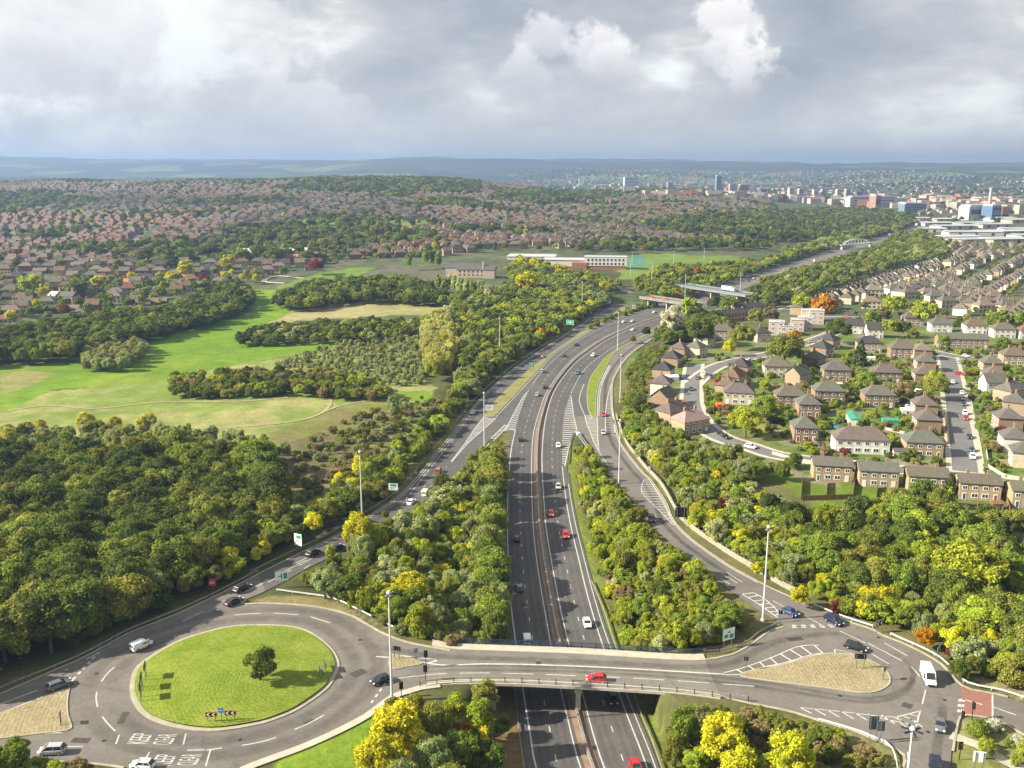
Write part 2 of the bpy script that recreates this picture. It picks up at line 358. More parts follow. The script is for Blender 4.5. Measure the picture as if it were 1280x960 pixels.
def same(a, b, n=260):
    return resample(a, 1)[np.linspace(0, len(resample(a, 1))-1, n).astype(int)], resample(b, 1)[np.linspace(0, len(resample(b, 1))-1, n).astype(int)]
def between(a, b, f=.5):          # a line between two roughly parallel lines
    A = resample(a, 4); kd = resample(b, 1); out = []
    for p in A:
        q = kd[np.argmin(((kd-p)**2).sum(1))]; out.append(p*(1-f)+q*f)
    return resample(np.array(out), 3)
# left slip road: outer kerb and inner kerb
SLo = [(323, 718), (357.5, 700.7), (391.9, 684), (426, 667), (462, 645), (500.6, 619), (522.5, 595.6), (547.5, 564), (569, 539), (588, 514), (600.6, 498.7), (619, 481), (642.5, 461), (673.7, 439), (697, 424), (720.6, 409), (740.6, 396.5), (762.5, 385.5), (775, 378.5)]
SLi = [(306, 749.7), (331.7, 739), (357.5, 725.6), (385, 710), (430, 688), (480, 662), (520, 635), (563, 600), (585, 580), (603.7, 561), (613, 548.7), (625.6, 539)]
STRl = [(609, 521), (606.6, 517), (619, 501.6), (637.8, 482.8), (661, 462.5), (686, 443.7), (712.8, 425), (727, 414.8), (745, 404), (768, 391), (779, 383)]
STRr = [(617.5, 521), (634.7, 503), (655, 481.3), (673.8, 461), (689.4, 443.8), (705, 432.8), (723.8, 421.9), (744, 409), (764.4, 400.5), (793.7, 391), (819, 385.5)]
# right slip road
SRr = [(1017, 760.6), (993.7, 748), (962.5, 734), (939.7, 721.9), (916, 709), (892.8, 693.7), (869, 676.6), (852, 661), (841, 646.9), (835, 631), (825.6, 615.6), (814.7, 600), (807, 592.8), (796, 580), (785, 566), (776, 552), (771, 533.4), (766.6, 511.6), (765.8, 491), (767, 477), (772.8, 464), (781, 451.5), (793.7, 439), (815.6, 423.7), (835, 412), (870, 398), (905, 384)]
SRl = [(718, 538), (725.3, 546), (734.7, 557), (747, 574), (766, 599), (786, 620), (806, 645), (822, 664), (845, 685), (872, 706), (900, 729), (931, 751), (951.6, 765), (975, 777.8), (989, 782.5)]
GSl = [(744.8, 521), (741, 522.3), (736.3, 515.6), (733.6, 501.6), (733.9, 487.5), (737.8, 471.9), (745.6, 461), (756.6, 446.9), (771.4, 436.7), (790, 427), (812, 414), (835, 403), (858, 394)]
GSr = [(744.8, 521), (745, 509), (745.8, 492), (750.3, 475), (759.7, 454.7), (767.5, 442.5), (778, 434.7), (792, 427.5), (813, 416.5), (837, 405), (860, 396)]
def WS(px, n=4): return at_f(curve(px, n), zs)
wSLo, wSLi, wSTRl, wSTRr, wSRr, wSRl, wGSl, wGSr = [WS(l) for l in (SLo, SLi, STRl, STRr, SRr, SRl, GSl, GSr)]

def catz(zf, off): return lambda X, Y: zf(Y)+off
def sheet_mesh(name, outline, zf, mats, step=6, clip=None):
    P = np.asarray(outline, float); keep = np.r_[True, np.hypot(*np.diff(P, axis=0).T) > .05]; P = P[keep]
    if np.hypot(*(P[0]-P[-1])) < .05: P = P[:-1]
    x0, y0 = P.min(0); x1, y1 = P.max(0)
    gx, gy = np.meshgrid(np.arange(x0+step/2, x1, step), np.arange(y0+step/2, y1, step)); gx = gx.ravel(); gy = gy.ravel()
    ok = inpoly(P, gx, gy); I = np.stack([gx[ok], gy[ok]], 1)
    V = [Vector(p) for p in P]+[Vector(p) for p in I]; n = len(P)
    r = geometry.delaunay_2d_cdt(V, [(i, (i+1) % n) for i in range(n)], [], 1, 1e-4)
    v = np.array([tuple(p) for p in r[0]]); z = zf(v[:, 0], v[:, 1]); f = r[2]
    f = [tuple(q) if (v[q[1]]-v[q[0]])[0]*(v[q[2]]-v[q[0]])[1]-(v[q[1]]-v[q[0]])[1]*(v[q[2]]-v[q[0]])[0] > 0 else tuple(q)[::-1] for q in f]
    return v, z, f
def sheet(name, outline, zf, mat, step=6, kind='structure'):
    v, z, f = sheet_mesh(name, outline, zf, mat, step)
    me = np_mesh(name, np.c_[v, z], f, [mat]); o = bpy.data.objects.new(name, me); link(o)
    if kind: o['kind'] = kind
    return o, np.c_[v, z]
# motorway outline
Mleft = np.r_[offset(wL1, 1.6)[wL1[:, 1] < at((0, 548))[0, 1]], WS([(636, 538), (628, 531), (617.5, 521)], 1), wSTRr, W0([(850, 376.5), (872, 369.5)], 1)]
c4 = wL4[:, 1] < at((0, 590))[0, 1]
Mright = np.r_[offset(wL4, -2.2)[c4], at_f([(708.5, 592), (709.7, 579), (711, 557), (718, 538), (728, 532), (741, 522.3)], zero), wGSl[1:], W0([(880, 386), (900, 379)], 1)]
Mout = np.r_[Mleft, Mright[::-1]]
mot, mpts = sheet('motorway', Mout, catz(zero, 0), M['asphalt'])
SLout = np.r_[wSLo, wSTRl[::-1], WS([(617.5, 521), (634.7, 503), (650, 495), (640, 535), (630, 538.2), (625.6, 539)], 1), wSLi[::-1]]
slo, lpts = sheet('slip_road', SLout, catz(zs, .008), M['asphalt'], 5)
SRout = np.r_[wSRr, WS([(880, 389), (860, 396)], 1), wGSr[::-1], WS([(736, 521), (722, 520), (714, 527), (718, 538)], 1)[1:], wSRl[1:]]
sro, rpts = sheet('slip_road', SRout, catz(zs, .008), M['asphalt_pale'], 5)
z65 = lambda X, Y: np.full_like(X, 6.5+.016)
PW = [(-200, 965), (-80, 905), (0, 868), (31, 855), (68.7, 838), (100, 824.7), (135, 806), (162, 791), (220, 768.6), (254, 753), (288.7, 736), (323, 718), (331.7, 739), (306, 749.7), (300, 753), (304, 756), (326.6, 755), (357.5, 756), (391.9, 759), (417.7, 764), (440, 771), (455.6, 780), (479, 793), (502.5, 802), (521, 806.6), (562, 814), (562, 853), (549, 854), (521, 858), (507, 862.8), (488, 869), (455, 893), (417, 913), (374, 932), (330, 948), (296, 962), (270, 985), (262, 1030), (215, 1060), (205, 1000), (190, 972), (156, 959), (122, 954), (47, 950), (0, 950), (-80, 960), (-200, 1000)]
PR = [(845, 823), (870, 825.9), (890, 824.6), (902, 822), (915.6, 819), (931, 811.5), (946.9, 801), (962.5, 790), (980, 784), (975, 777.8), (951.6, 765), (962, 745), (985, 746), (1017, 760.6), (1037.5, 770), (1064, 779), (1090.6, 787.5), (1103, 795), (1126.9, 804), (1150, 815), (1173.7, 829), (1189.4, 845), (1198, 855), (1214, 862.8), (1241, 867.5), (1259.7, 872), (1290, 883), (1350, 912), (1460, 960), (1460, 1020), (1340, 945), (1280, 917.5), (1258, 905), (1241, 898), (1212.8, 893.5), (1199, 895), (1193, 917.5), (1189.4, 939), (1187, 970), (1190, 1040), (1125, 1040), (1131, 960), (1133, 945), (1116, 933), (1095, 923.7), (1071.9, 914), (1048, 906.6), (1023, 899.5), (993.7, 890), (962.5, 883), (936, 878), (900, 869), (845, 864)]
wPW, wPR = at(PW, 6.5), at(PR, 6.5)
pwo, pwpts = sheet('roundabout_road', wPW, z65, M['asphalt_pale'])
pro, prpts = sheet('junction_road', wPR, z65, M['asphalt_pale'])
redp = at([(1199.5, 856), (1214, 862.8), (1240.5, 867.5), (1240.5, 897.5), (1212.8, 893), (1200, 894.5), (1203, 880), (1203, 868)], 6.5)
sheet('red_road_surface', redp, lambda X, Y: np.full_like(X, 6.526), M['red_surface'])
# far motorway beyond the overbridges
far_c = W0([(835, 384), (870, 373.5), (905, 361.5), (960, 340.5), (1010, 329.5), (1055, 311.5), (1097, 300), (1135, 288.5), (1150, 283.5), (1175, 276), (1195, 270)], 6)
far_c = resample(far_c, 10); fl, fr = offset(far_c, 15), offset(far_c, -15)
faro, farpts = sheet('motorway_beyond', np.r_[fl, fr[::-1]], catz(zero, .012), M['asphalt_pale'], 12)

# ================================================================ TERRAIN
YB = [0, 700, 900, 1300, 1800, 2400, 2800, 3400, 5000, 7000, 9500, 12500]
HL = [3, 4, 8, 19, 40, 68, 70, 34, 10, 60, 190, 215]
HM = [3, 4, 6, 10, 22, 38, 36, 10, 0, 60, 160, 190]
HR = [3, 3, 3, 3, 4, 6, 8, 8, 20, 85, 138, 165]
def nat(X, Y):
    X = np.asarray(X, float); Y = np.asarray(Y, float); u = X/np.maximum(Y+150, 60)
    a, b, c = np.interp(Y, YB, HL), np.interp(Y, YB, HM), np.interp(Y, YB, HR)
    m1 = sstep((u+.08)/.16); m2 = sstep((u-.16)/.16)
    h = a*(1-m1)+b*m1; h = h*(1-m2)+c*m2
    amp = np.interp(Y, [0, 500, 1500, 3000, 6000, 9000, 12500], [1.2, 2, 7, 14, 62, 60, 50])
    sc = np.interp(Y, [0, 1000, 3000, 9000], [90, 220, 500, 1000])
    h = h+(fbm(X/sc, Y/sc, 1.0)-.5)*2*amp*.8
    ridge = np.interp(Y, [6000, 9000, 9900, 12500], [0, 1, 1, .5])
    h = h+ridge*(vn(X+5000, Y*0+3, 2600)-.5)*60
    return h
def fan_rows():
    s = [175.0]
    while s[-1] < 13000: s.append(s[-1]*(1+(.0042 if s[-1] < 700 else .0085)))
    return np.array(s)
srow = fan_rows(); NU = 520; uu = np.linspace(-.82, .82, NU)
YY = srow-150
GX = uu[None, :]*srow[:, None]; GY = np.repeat(YY[:, None], NU, 1)
GZ = nat(GX, GY)
# blend to roads
def road_kd(arrs):
    P = np.concatenate(arrs); kd = kdtree.KDTree(len(P))
    for i, p in enumerate(P): kd.insert((p[0], p[1], 0), i)
    kd.balance(); return kd, P
kdM = road_kd([mpts, np.c_[resample(wL2, 2), np.zeros(len(resample(wL2, 2)))]]); kdS = road_kd([lpts, rpts, pwpts, prpts]); kdF = road_kd([farpts])
near = (GY < 1000); RZ = np.zeros_like(GZ); WT = np.zeros_like(GZ)
rw = near & (np.abs(GX) < 420) | (np.abs(GX-far_c[:, 0].max()/2) < 900) & (GY < 2600) & (GX > 100)
idx = np.argwhere(rw); xs, ys = GX[rw], GY[rw]
num = nat(xs, ys)/18.0**2; den = np.full_like(num, 1/18.0**2)
onroad = np.zeros(len(xs), bool)
def isl(px, z=6.5): return at(px, z)
ring_islands = []
for (kd, P), rad, sl, ymax in ((kdM, 3.4, 0, 900), (kdS, 3.2, 0, 800), (kdF, 9, 0, 3000)):
    for i in range(len(xs)):
        if ys[i] > ymax or (kd is kdF[0] and ys[i] < 560): continue
        co, j, d = kd.find((xs[i], ys[i], 0))
        if d > 90: continue
        d2 = max(d-rad, .05); wgt = 1/(d2*d2); num[i] += wgt*(P[j][2]-.14); den[i] += wgt
GZ[rw] = num/den
# roundabout island ground and junction islands stay under their sheets
RI = curve([(162, 865), (168, 837), (190, 819), (225, 800), (268, 787), (292, 782.5), (320, 781), (361, 782.5), (390, 791), (415, 811), (424.5, 830), (421, 843), (409, 862), (374, 887), (347, 899), (320, 907), (270, 914.5), (230, 912), (195, 903), (173, 889)], 4, True)
wRI = at(RI, 6.5)
def rowi(Y): return np.interp(np.asarray(Y)+150, srow, np.arange(len(srow)))
def gz(X, Y):
    X = np.atleast_1d(np.asarray(X, float)); Y = np.atleast_1d(np.asarray(Y, float))
    r = np.clip(rowi(Y), 0, len(srow)-1.001); c = np.clip((X/(Y+150)+.82)/1.64*(NU-1), 0, NU-1.001)
    i = r.astype(int); j = c.astype(int); a = r-i; b = c-j
    return (GZ[i, j]*(1-b)+GZ[i, j+1]*b)*(1-a)+(GZ[i+1, j]*(1-b)+GZ[i+1, j+1]*b)*a
def G(px, dz=0.0, base=3.0):
    """pixel -> ground point (x,y,z); dz lifts the target height above ground"""
    p = np.atleast_2d(np.asarray(px, float)); z = np.full(len(p), float(base))
    for _ in range(30):
        xy = at(p, np.minimum(z+dz, CAMH-4)); xy[:, 1] = np.clip(xy[:, 1], 30, 12000); zn = gz(xy[:, 0], xy[:, 1]); z = .55*z+.45*zn
    xy = at(p, np.minimum(z+dz, CAMH-4)); return np.c_[xy, gz(xy[:, 0], xy[:, 1])]
mask_ri = inpoly(wRI, GX, GY); GZ[mask_ri] = 6.3
for pp in ([(-20, 897), (46.9, 874.7), (87.5, 861), (85, 878), (90, 909), (84, 914), (0, 924), (-20, 926)], [(925, 843), (978, 831), (1029, 817), (1080, 823), (1113, 845), (1106, 860), (1092, 866), (1000, 857)]):
    GZ[inpoly(at(pp, 6.5), GX, GY)] = 6.3
# parks, fields and woods: colour of the ground cover by kind
PX, PY, _f = proj(GX, GY, GZ)
ALB = np.zeros(GX.shape+(3,)); n1 = fbm(GX, GY, 60); n2 = fbm(GX+999, GY, 14); n3 = fbm(GX, GY-777, 160)
def setc(mask, c1, c2, f): ALB[mask] = (np.array(c1)[None]*(1-f[mask][:, None])+np.array(c2)[None]*f[mask][:, None])
allm = np.ones(GX.shape, bool)
nn = sstep((n1-.35)*3.3)
setc(allm, (.075, .085, .03), (.14, .13, .055), nn)                       # rough verge and wood floor
farm = GY > 640; setc(farm, (.065, .095, .035), (.125, .11, .08), sstep((n2-.35)*2.5))   # gardens, yards and streets of the suburbs
hillm = GY > 3300; setc(hillm, (.035, .055, .03), (.085, .10, .05), sstep((fbm(GX, GY, 420)-.35)*3))
moor = GY > 7800; setc(moor, (.045, .045, .035), (.075, .08, .04), sstep((fbm(GX, GY, 900)-.35)*3))
fields = (GY > 5200) & (vn(GX, GY, 520) > .66) & (vn2(GX, GY, 1500) > .45); setc(fields, (.11, .155, .05), (.16, .18, .07), vn(GX, GY, 300))
jx, jy = PX+(vn(GX, GY, 25)-.5)*5, PY+(vn2(GX, GY, 25)-.5)*3
def region(poly, c1, c2, f=None, jit=True):
    m = inpoly(poly, jx if jit else PX, jy if jit else PY) & (GY < 9000); setc(m, c1, c2, n2 if f is None else f); return m
GREEN = ((.12, .205, .016), (.18, .25, .03)); MEAD = ((.27, .265, .10), (.16, .215, .045)); SCR = ((.17, .14, .065), (.17, .185, .05))
region([(500, 560), (560, 480), (640, 380), (740, 330), (800, 345), (700, 430), (600, 510), (520, 600)], (.05, .06, .02), (.08, .09, .03))
region([(-80, 505), (0, 515), (62, 488), (125, 483), (200, 478), (300, 455), (345, 448), (430, 435), (520, 470), (545, 485), (520, 520), (470, 560), (440, 590), (345, 640), (340, 560), (200, 548), (0, 560), (-80, 560)], *MEAD, f=sstep((.5*n1+.5*n2-.36)*5))
region([(330, 545), (400, 515), (470, 500), (560, 500), (590, 520), (560, 560), (500, 600), (440, 640), (360, 650), (345, 620)], *SCR, f=sstep((n2-.3)*2.6))
region([(345, 560), (400, 540), (450, 560), (430, 600), (370, 610)], (.15, .10, .055), (.12, .12, .05))
region([(-80, 455), (0, 455), (100, 446), (185, 425), (250, 407), (312, 390), (318, 362), (345, 360), (342, 377), (370, 382), (380, 390), (340, 402), (330, 412), (320, 425), (427, 427), (415, 437), (357, 445), (295, 456), (250, 466), (200, 478), (125, 483), (62, 486), (37, 500), (0, 517), (-80, 530)], *GREEN, f=sstep((n1-.35)*3.3))
region([(370, 388), (440, 376), (562, 372), (562, 386), (540, 394), (420, 397), (345, 404), (335, 404)], (.30, .27, .13), (.24, .23, .09), f=sstep((n1-.35)*3.3))
region([(0, 468), (30, 462), (68, 468), (40, 482), (0, 492)], (.26, .22, .10), (.17, .19, .05))
region([(480, 505), (500, 490), (530, 488), (545, 500), (520, 512)], *GREEN)
for pts in ([(345, 278), (400, 272), (470, 274), (545, 277), (548, 288), (470, 292), (430, 291), (390, 283)], [(640, 247), (680, 252), (760, 255), (770, 258), (740, 260), (655, 255), (636, 253), (612, 250)],
            [(800, 285), (850, 288), (890, 297), (870, 300), (840, 297)], [(590, 246), (640, 244), (650, 252), (610, 252)], [(640, 315), (665, 316), (660, 322), (635, 322)],
            [(777, 322), (790, 317), (915, 320), (935, 326), (900, 334), (850, 345), (810, 352), (772, 350)], [(410, 340), (440, 335), (470, 334), (440, 350), (400, 358), (350, 362), (345, 356)],
            [(80, 262), (105, 260), (108, 270), (82, 270)]):
    region(pts, (.11, .18, .03), (.16, .21, .045))
region([(783, 322), (805, 319), (808, 334), (785, 336)], (.08, .20, .13), (.08, .19, .12))
region([(950, 578), (1010, 590), (1120, 615), (1130, 640), (1030, 640), (980, 610), (940, 590)], (.085, .15, .012), (.13, .17, .03))
region([(893, 518), (908, 522), (935, 545), (1000, 558), (1000, 545), (960, 530), (920, 515)], (.16, .20, .035), (.26, .22, .06))
region([(320, 975), (374, 934), (417, 915), (455, 895), (486, 872), (500, 870), (480, 900), (455, 935), (440, 990), (330, 1000)], *GREEN)
region([(710, 545), (720, 560), (722, 620), (740, 690), (755, 735), (765, 770), (790, 812), (765, 812), (745, 760), (725, 690), (712, 640), (706, 600)], (.12, .16, .025), (.17, .19, .045))
region([(628, 540), (643, 542), (636, 590), (633, 650), (634, 720), (642, 800), (625, 805), (618, 760), (622, 680), (626, 600)], (.16, .13, .05), (.13, .14, .045))
region([(790, 870), (805, 868), (860, 990), (820, 990)], (.10, .15, .02), (.16, .16, .05))
region([(600, 870), (645, 870), (672, 990), (600, 990)], (.20, .13, .06), (.12, .10, .05))
region([(930, 885), (1000, 900), (1100, 925), (1135, 950), (1130, 1000), (1000, 1000), (940, 920)], (.20, .17, .09), (.12, .14, .03))
region([(345, 742), (400, 745), (450, 768), (500, 792), (512, 800), (460, 776), (400, 757), (310, 752)], (.26, .21, .11), (.17, .16, .06))
region([(1195, 900), (1245, 895), (1290, 915), (1290, 1000), (1190, 1000)], (.22, .20, .10), (.14, .17, .03))
region([(1215, 850), (1290, 880), (1290, 865), (1230, 845)], (.30, .25, .14), (.22, .2, .09))
gd = [(780, 440), (1290, 395), (1290, 660), (1180, 640), (1000, 600), (940, 570), (860, 530), (800, 520), (785, 480)]
m = inpoly(gd, jx, jy); ok = m & (ALB[..., 1] < .145); setc(ok, (.085, .145, .02), (.16, .165, .07), sstep((fbm(GX, GY, 9)-.32)*2.8))
pv = m & (vn(GX+50, GY, 11) > .74); setc(pv, (.22, .195, .16), (.15, .16, .07), n2)
gm = np_mesh('ground', np.stack([GX, GY, GZ], -1).reshape(-1, 3),
    (lambda a: np.stack([a[:-1, :-1].ravel(), a[:-1, 1:].ravel(), a[1:, 1:].ravel(), a[1:, :-1].ravel()], 1))(np.arange(GX.size).reshape(GX.shape)), [M['ground']], smooth=True)
ca = gm.color_attributes.new('albedo', 'FLOAT_COLOR', 'POINT')
ca.data.foreach_set('color', np.c_[ALB.reshape(-1, 3), np.ones(GX.size)].astype(np.float32).ravel())
go = bpy.data.objects.new('ground', gm); link(go); go['kind'] = 'structure'

# ================================================================ ISLANDS, KERBS, STRIPS, MEDIAN
def kerb(name, line, zf, wd=.3, h=.12, mat='kerb', side=1):
    a = resample(line, 2.0); b = offset(a, wd*side); z = zf(a[:, 0], a[:, 1]); V = []; F = []
    for i in range(len(a)): V += [(*a[i], z[i]-.05), (*a[i], z[i]+h), (*b[i], z[i]+h), (*b[i], z[i]-.05)]
    for i in range(len(a)-1):
        q = 4*i
        for k in range(3): F.append((q+k, q+4+k, q+5+k, q+1+k))
    o = bpy.data.objects.new(name, np_mesh(name, V, F, [M[mat]])); link(o); o['kind'] = 'structure'; return o
def zl(off): return lambda X, Y: zs(Y)+off
def island(outline, zf, mat, wd=.5, mat_k='kerb', name='traffic_island'):
    P = np.r_[outline, outline[:1]]; area = np.sum(P[:-1, 0]*P[1:, 1]-P[1:, 0]*P[:-1, 1])
    if area < 0: P = P[::-1]
    a = resample(P, 1.0); b = offset(a, wd)
    V = []; F = []; z = zf(a[:, 0], a[:, 1]); zb = zf(b[:, 0], b[:, 1])
    for i in range(len(a)): V += [(*a[i], z[i]-.1), (*a[i], z[i]+.14), (*b[i], zb[i]+.14)]
    for i in range(len(a)-1):
        q = 3*i; F += [(q, q+3, q+4, q+1), (q+1, q+4, q+5, q+2)]
    o = bpy.data.objects.new('island_kerb', np_mesh('island_kerb', V, F, [M[mat_k]])); link(o); o['kind'] = 'structure'
    s, _ = sheet(name, offset(a, wd*.92)[:-1], lambda X, Y: zf(X, Y)+.125, M[mat], 4)
    return s
island(wRI, lambda X, Y: X*0+6.52, 'grass', 1.0)
# gently domed lawn: raise the middle
o_ = bpy.data.objects['traffic_island']; c_ = wRI.mean(0)
for v in o_.data.vertices:
    d = math.hypot(v.co.x-c_[0], v.co.y-c_[1])/22; v.co.z += 1.0*max(0, 1-d*d)
DOME = (c_, 22, 1.0)
island(at(curve([(-40, 908), (0, 891.9), (46.9, 874.7), (86, 861), (87, 863), (85, 877), (86, 895), (90.5, 908), (84, 914), (46.9, 918), (0, 924), (-40, 929)], 2, True), 6.5), lambda X, Y: X*0+6.52, 'dry_grass', .3)
island(at(curve([(488, 819), (510, 822), (527, 827.5), (527.5, 830.8), (507, 834), (487.5, 837)], 2, True), 6.5), lambda X, Y: X*0+6.52, 'dry_grass', .25)
island(at(curve([(925, 843), (946.9, 836), (978, 830.5), (1009, 821.6), (1029.7, 817.2), (1056, 817.2), (1079.7, 822.5), (1100, 832), (1111, 842), (1113.6, 852.8), (1106.6, 860.6), (1092.5, 866), (1075, 866.5), (1056, 864), (1032.8, 860.5), (1000, 856.8), (962.5, 852), (931, 847)], 4, True), 6.5), lambda X, Y: X*0+6.52, 'dry_grass', .4)
island(np.r_[wGSl[2:], wGSr[::-1]], lambda X, Y: X*0+.02, 'grass', .25, name='verge_strip')
island(np.r_[wSTRl, wSTRr[::-1]], lambda X, Y: zs(Y)+.02, 'verge', .2, name='verge_strip')
kerb('kerb', wSLo, zl(.01), .35, .1, side=1 if wSLo[-1, 1] > wSLo[0, 1] else -1)
kerb('kerb', wSRr, zl(.01), .35, .1, side=1)
kerb('kerb', at(PW[1:12], 6.5), lambda X, Y: X*0+6.52, .35, .1, side=1)
kerb('kerb', at(curve(PW[13:26], 3), 6.5), lambda X, Y: X*0+6.52, .6, .1, side=1)
kerb('footway', at(curve(PW[27:37], 3), 6.5), lambda X, Y: X*0+6.52, 1.6, .1, 'footway', side=1)
kerb('kerb', at(curve(PW[-6:-1], 3), 6.5), lambda X, Y: X*0+6.52, .5, .1, side=1)
kerb('kerb', at(curve(PR[14:26], 3), 6.5), lambda X, Y: X*0+6.52, .5, .1, side=1)
kerb('kerb', at(curve(PR[1:9], 3), 6.5), lambda X, Y: X*0+6.52, .5, .1, side=1)
kerb('kerb', at(curve(PR[29:38], 3), 6.5), lambda X, Y: X*0+6.52, .4, .1, side=1)
kerb('kerb', at(curve(PR[41:52], 3), 6.5), lambda X, Y: X*0+6.52, .5, .1, side=1)
ml = offset(wL2, -.75); mr = between(wL3, wL2, .12)
med, _ = sheet('central_reservation', np.r_[ml, resample(offset(wL3, .75), 4)[::-1]], lambda X, Y: X*0+.1, M['median'], 5)
# ================================================================ ROAD MARKINGS
mk = MB()
def stripe(line, wd, zf, dash=None, gap=0, step=2.0, ph=0):
    a = resample(line, step if not dash else .5)
    if dash:
        s = .5; k = int(ph/s); nd, ng = int(dash/s), int(gap/s)
        while k+nd < len(a):
            seg = a[k:k+nd+1:2]; 
            if len(seg) > 1: ribbon(seg, wd, zf)
            k += nd+ng
    else: ribbon(a, wd, zf)
def ribbon(a, wd, zf):
    l, r = offset(a, wd/2), offset(a, -wd/2); z = zf(a[:, 0], a[:, 1])+.022; b = len(mk.v)
    for i in range(len(a)): mk.v += [(*l[i], z[i]), (*r[i], z[i])]
    for i in range(len(a)-1): q = b+2*i; mk.f.append((q+1, q+3, q+2, q)); mk.m.append(0); mk.sm.append(False)
z0f = lambda X, Y: X*0
zsf = lambda X, Y: zs(Y)+.008
z6f = lambda X, Y: X*0+6.516
zbf = lambda X, Y: X*0+6.55
def cut(line, ylo, yhi):          # part of a world line between two photo rows
    ya, yb = at((640, ylo))[0, 1], at((640, yhi))[0, 1]; return line[(line[:, 1] < max(ya, yb)) & (line[:, 1] > min(ya, yb))]
stripe(cut(wL1, 1060, 469), .3, z0f); stripe(cut(wL1, 469, 374), .3, z0f, 2, 2)
stripe(wL2, .24, z0f); stripe(wL3, .26, z0f)
stripe(cut(wL4, 1060, 494), .26, z0f); stripe(cut(wL4, 494, 380), .3, z0f, 4, 2)
stripe(between(cut(wL1, 1060, 410), wL2), .2, z0f, 2.5, 6.5); stripe(between(cut(wL3, 1060, 410), wL4), .2, z0f, 2.5, 6.5)
stripe(offset(wSTRr, -.8), .25, z0f); stripe(offset(wL4[wL4[:, 1] < at((0, 600))[0, 1]], -1.5), .2, z0f)
stripe(offset(cut(wSLo, 719, 380), -.7), .22, zsf); stripe(offset(cut(wSRr, 760, 400), .8), .26, zsf)
def lanes(a, b, ff, d, g, zf, wd=.18):
    for f in ff: stripe(between(a, b, f), wd, zf, d, g)
lanes(cut(wSLo, 505, 400), wSTRl, (.5,), 2.5, 5, zsf)
SLmid = WS([(512, 645), (535, 616), (556, 588), (575, 560), (592, 537), (603, 521), (609, 515)]); 
stripe(WS([(502, 632), (526, 600), (548, 572), (572, 541), (592, 514)]), .2, zsf, 4, 2)
stripe(WS([(528, 622), (563, 577)]), .2, zsf, 2.5, 4)
stripe(WS([(563, 600), (590, 575), (612, 554)]), .35, zsf)
for a, b in (((335, 728), (365, 712)), ((352, 716), (383, 700)), ((366, 706), (384, 697)), ((374, 707), (392, 697)), ((380, 711), (388, 706))): stripe(WS([a, b], 1), .22, zsf)
stripe(WS([(306, 740), (331, 728)], 1), .22, zsf); stripe(at([(228, 777), (254, 764)], 6.5), .22, z6f); stripe(at([(271, 757), (281, 751)], 6.5), .22, z6f)
# chevron hatching between two edge lines
def hatch(A, B, zf, every=2.4, wd=.55, v=.0, edge=True, border=.3):
    A, B = resample(A, .5), resample(B, .5)
    if edge: ribbon(A[::2], border, zf); ribbon(B[::2], border, zf)
    L = len(A); k = 0
    while k < L:
        a = A[k]; j = np.argmin(((B-a)**2).sum(1)); b = B[j]
        if np.hypot(*(b-a)) > .9:
            tg = A[min(k+2, L-1)]-A[max(k-2, 0)]; tg = tg/np.hypot(*tg); mid = (a+b)/2+tg*v*np.hypot(*(b-a))
            e = (b-a)/np.hypot(*(b-a)); off_ = tg*wd/2
            for p, q in ((a, mid), (mid, b)): 
                zz = zf(np.array([p[0], q[0]]), np.array([p[1], q[1]]))+.026
                c4_ = [p-off_, q-off_, q+off_, p+off_]; zq = [zz[0], zz[1], zz[1], zz[0]]
                V = [(*c4_[i], zq[i]) for i in range(4)]
                x = np.cross(np.array(c4_[1])-c4_[0], np.array(c4_[3])-c4_[0]); mk.add(V, [(0, 1, 2, 3) if x > 0 else (3, 2, 1, 0)])
        k += int(every/.5)
hatch(W0([(631, 539), (637, 527), (645, 512), (654, 496), (662.8, 486), (675.3, 467.5)]), W0([(644, 538), (650.3, 517), (655.8, 501.6), (662.8, 486.2), (675.5, 467.7)]), z0f, 3.2, .8, .5)
hatch(WS([(613.5, 548), (624, 538), (631, 531)]), WS([(617, 551), (630, 538), (637, 530)]), zsf, 2.2, .7, .0)
hatch(WS([(564, 577), (580, 556), (595, 534), (606, 520)]), WS([(564.5, 577.5), (583, 556), (602, 539), (620, 523)]), zsf, 2.2, .65, -.4)
hatch(W0([(703, 583), (702.2, 564.7), (702.6, 541), (705, 518), (708.5, 505), (713, 494)]), W0([(706, 583), (711, 560), (719, 540), (721, 537), (717, 519), (715, 503), (713.3, 494)]), z0f, 3.4, .8, .0)
hatch(WS([(731, 519.5), (733.5, 530), (737.5, 540), (742, 552), (748, 563)]), WS([(746.5, 521), (747, 535), (747.4, 548), (748.5, 563)]), zsf, 2.2, .6, -.3)
hatch(WS([(746.6, 520), (747, 505), (748, 490), (752.5, 474), (761, 457)]), WS([(748.6, 520), (749.2, 505), (750.2, 490), (754.5, 475), (763, 458)]), zsf, 3, .8, 0)
hatch(WS([(757, 541), (757, 515), (759.5, 497), (764, 480)]), WS([(768.5, 541), (766.5, 520), (765, 500), (766, 482)]), zsf, 4.2, .4, .0)
hatch(WS([(804.5, 600), (802.5, 616), (823, 637), (841, 656)]), WS([(812, 600), (822, 617), (833, 636), (845, 655)]), zsf, 3.4, .35, .0, border=.2)
stripe(WS([(731, 519.5), (724, 500), (730, 480)], 4), .3, z0f); stripe(WS([(748, 563), (754, 573), (760, 581)]), .25, zsf)
stripe(WS([(757, 541), (772, 546)], 1), .3, zsf)
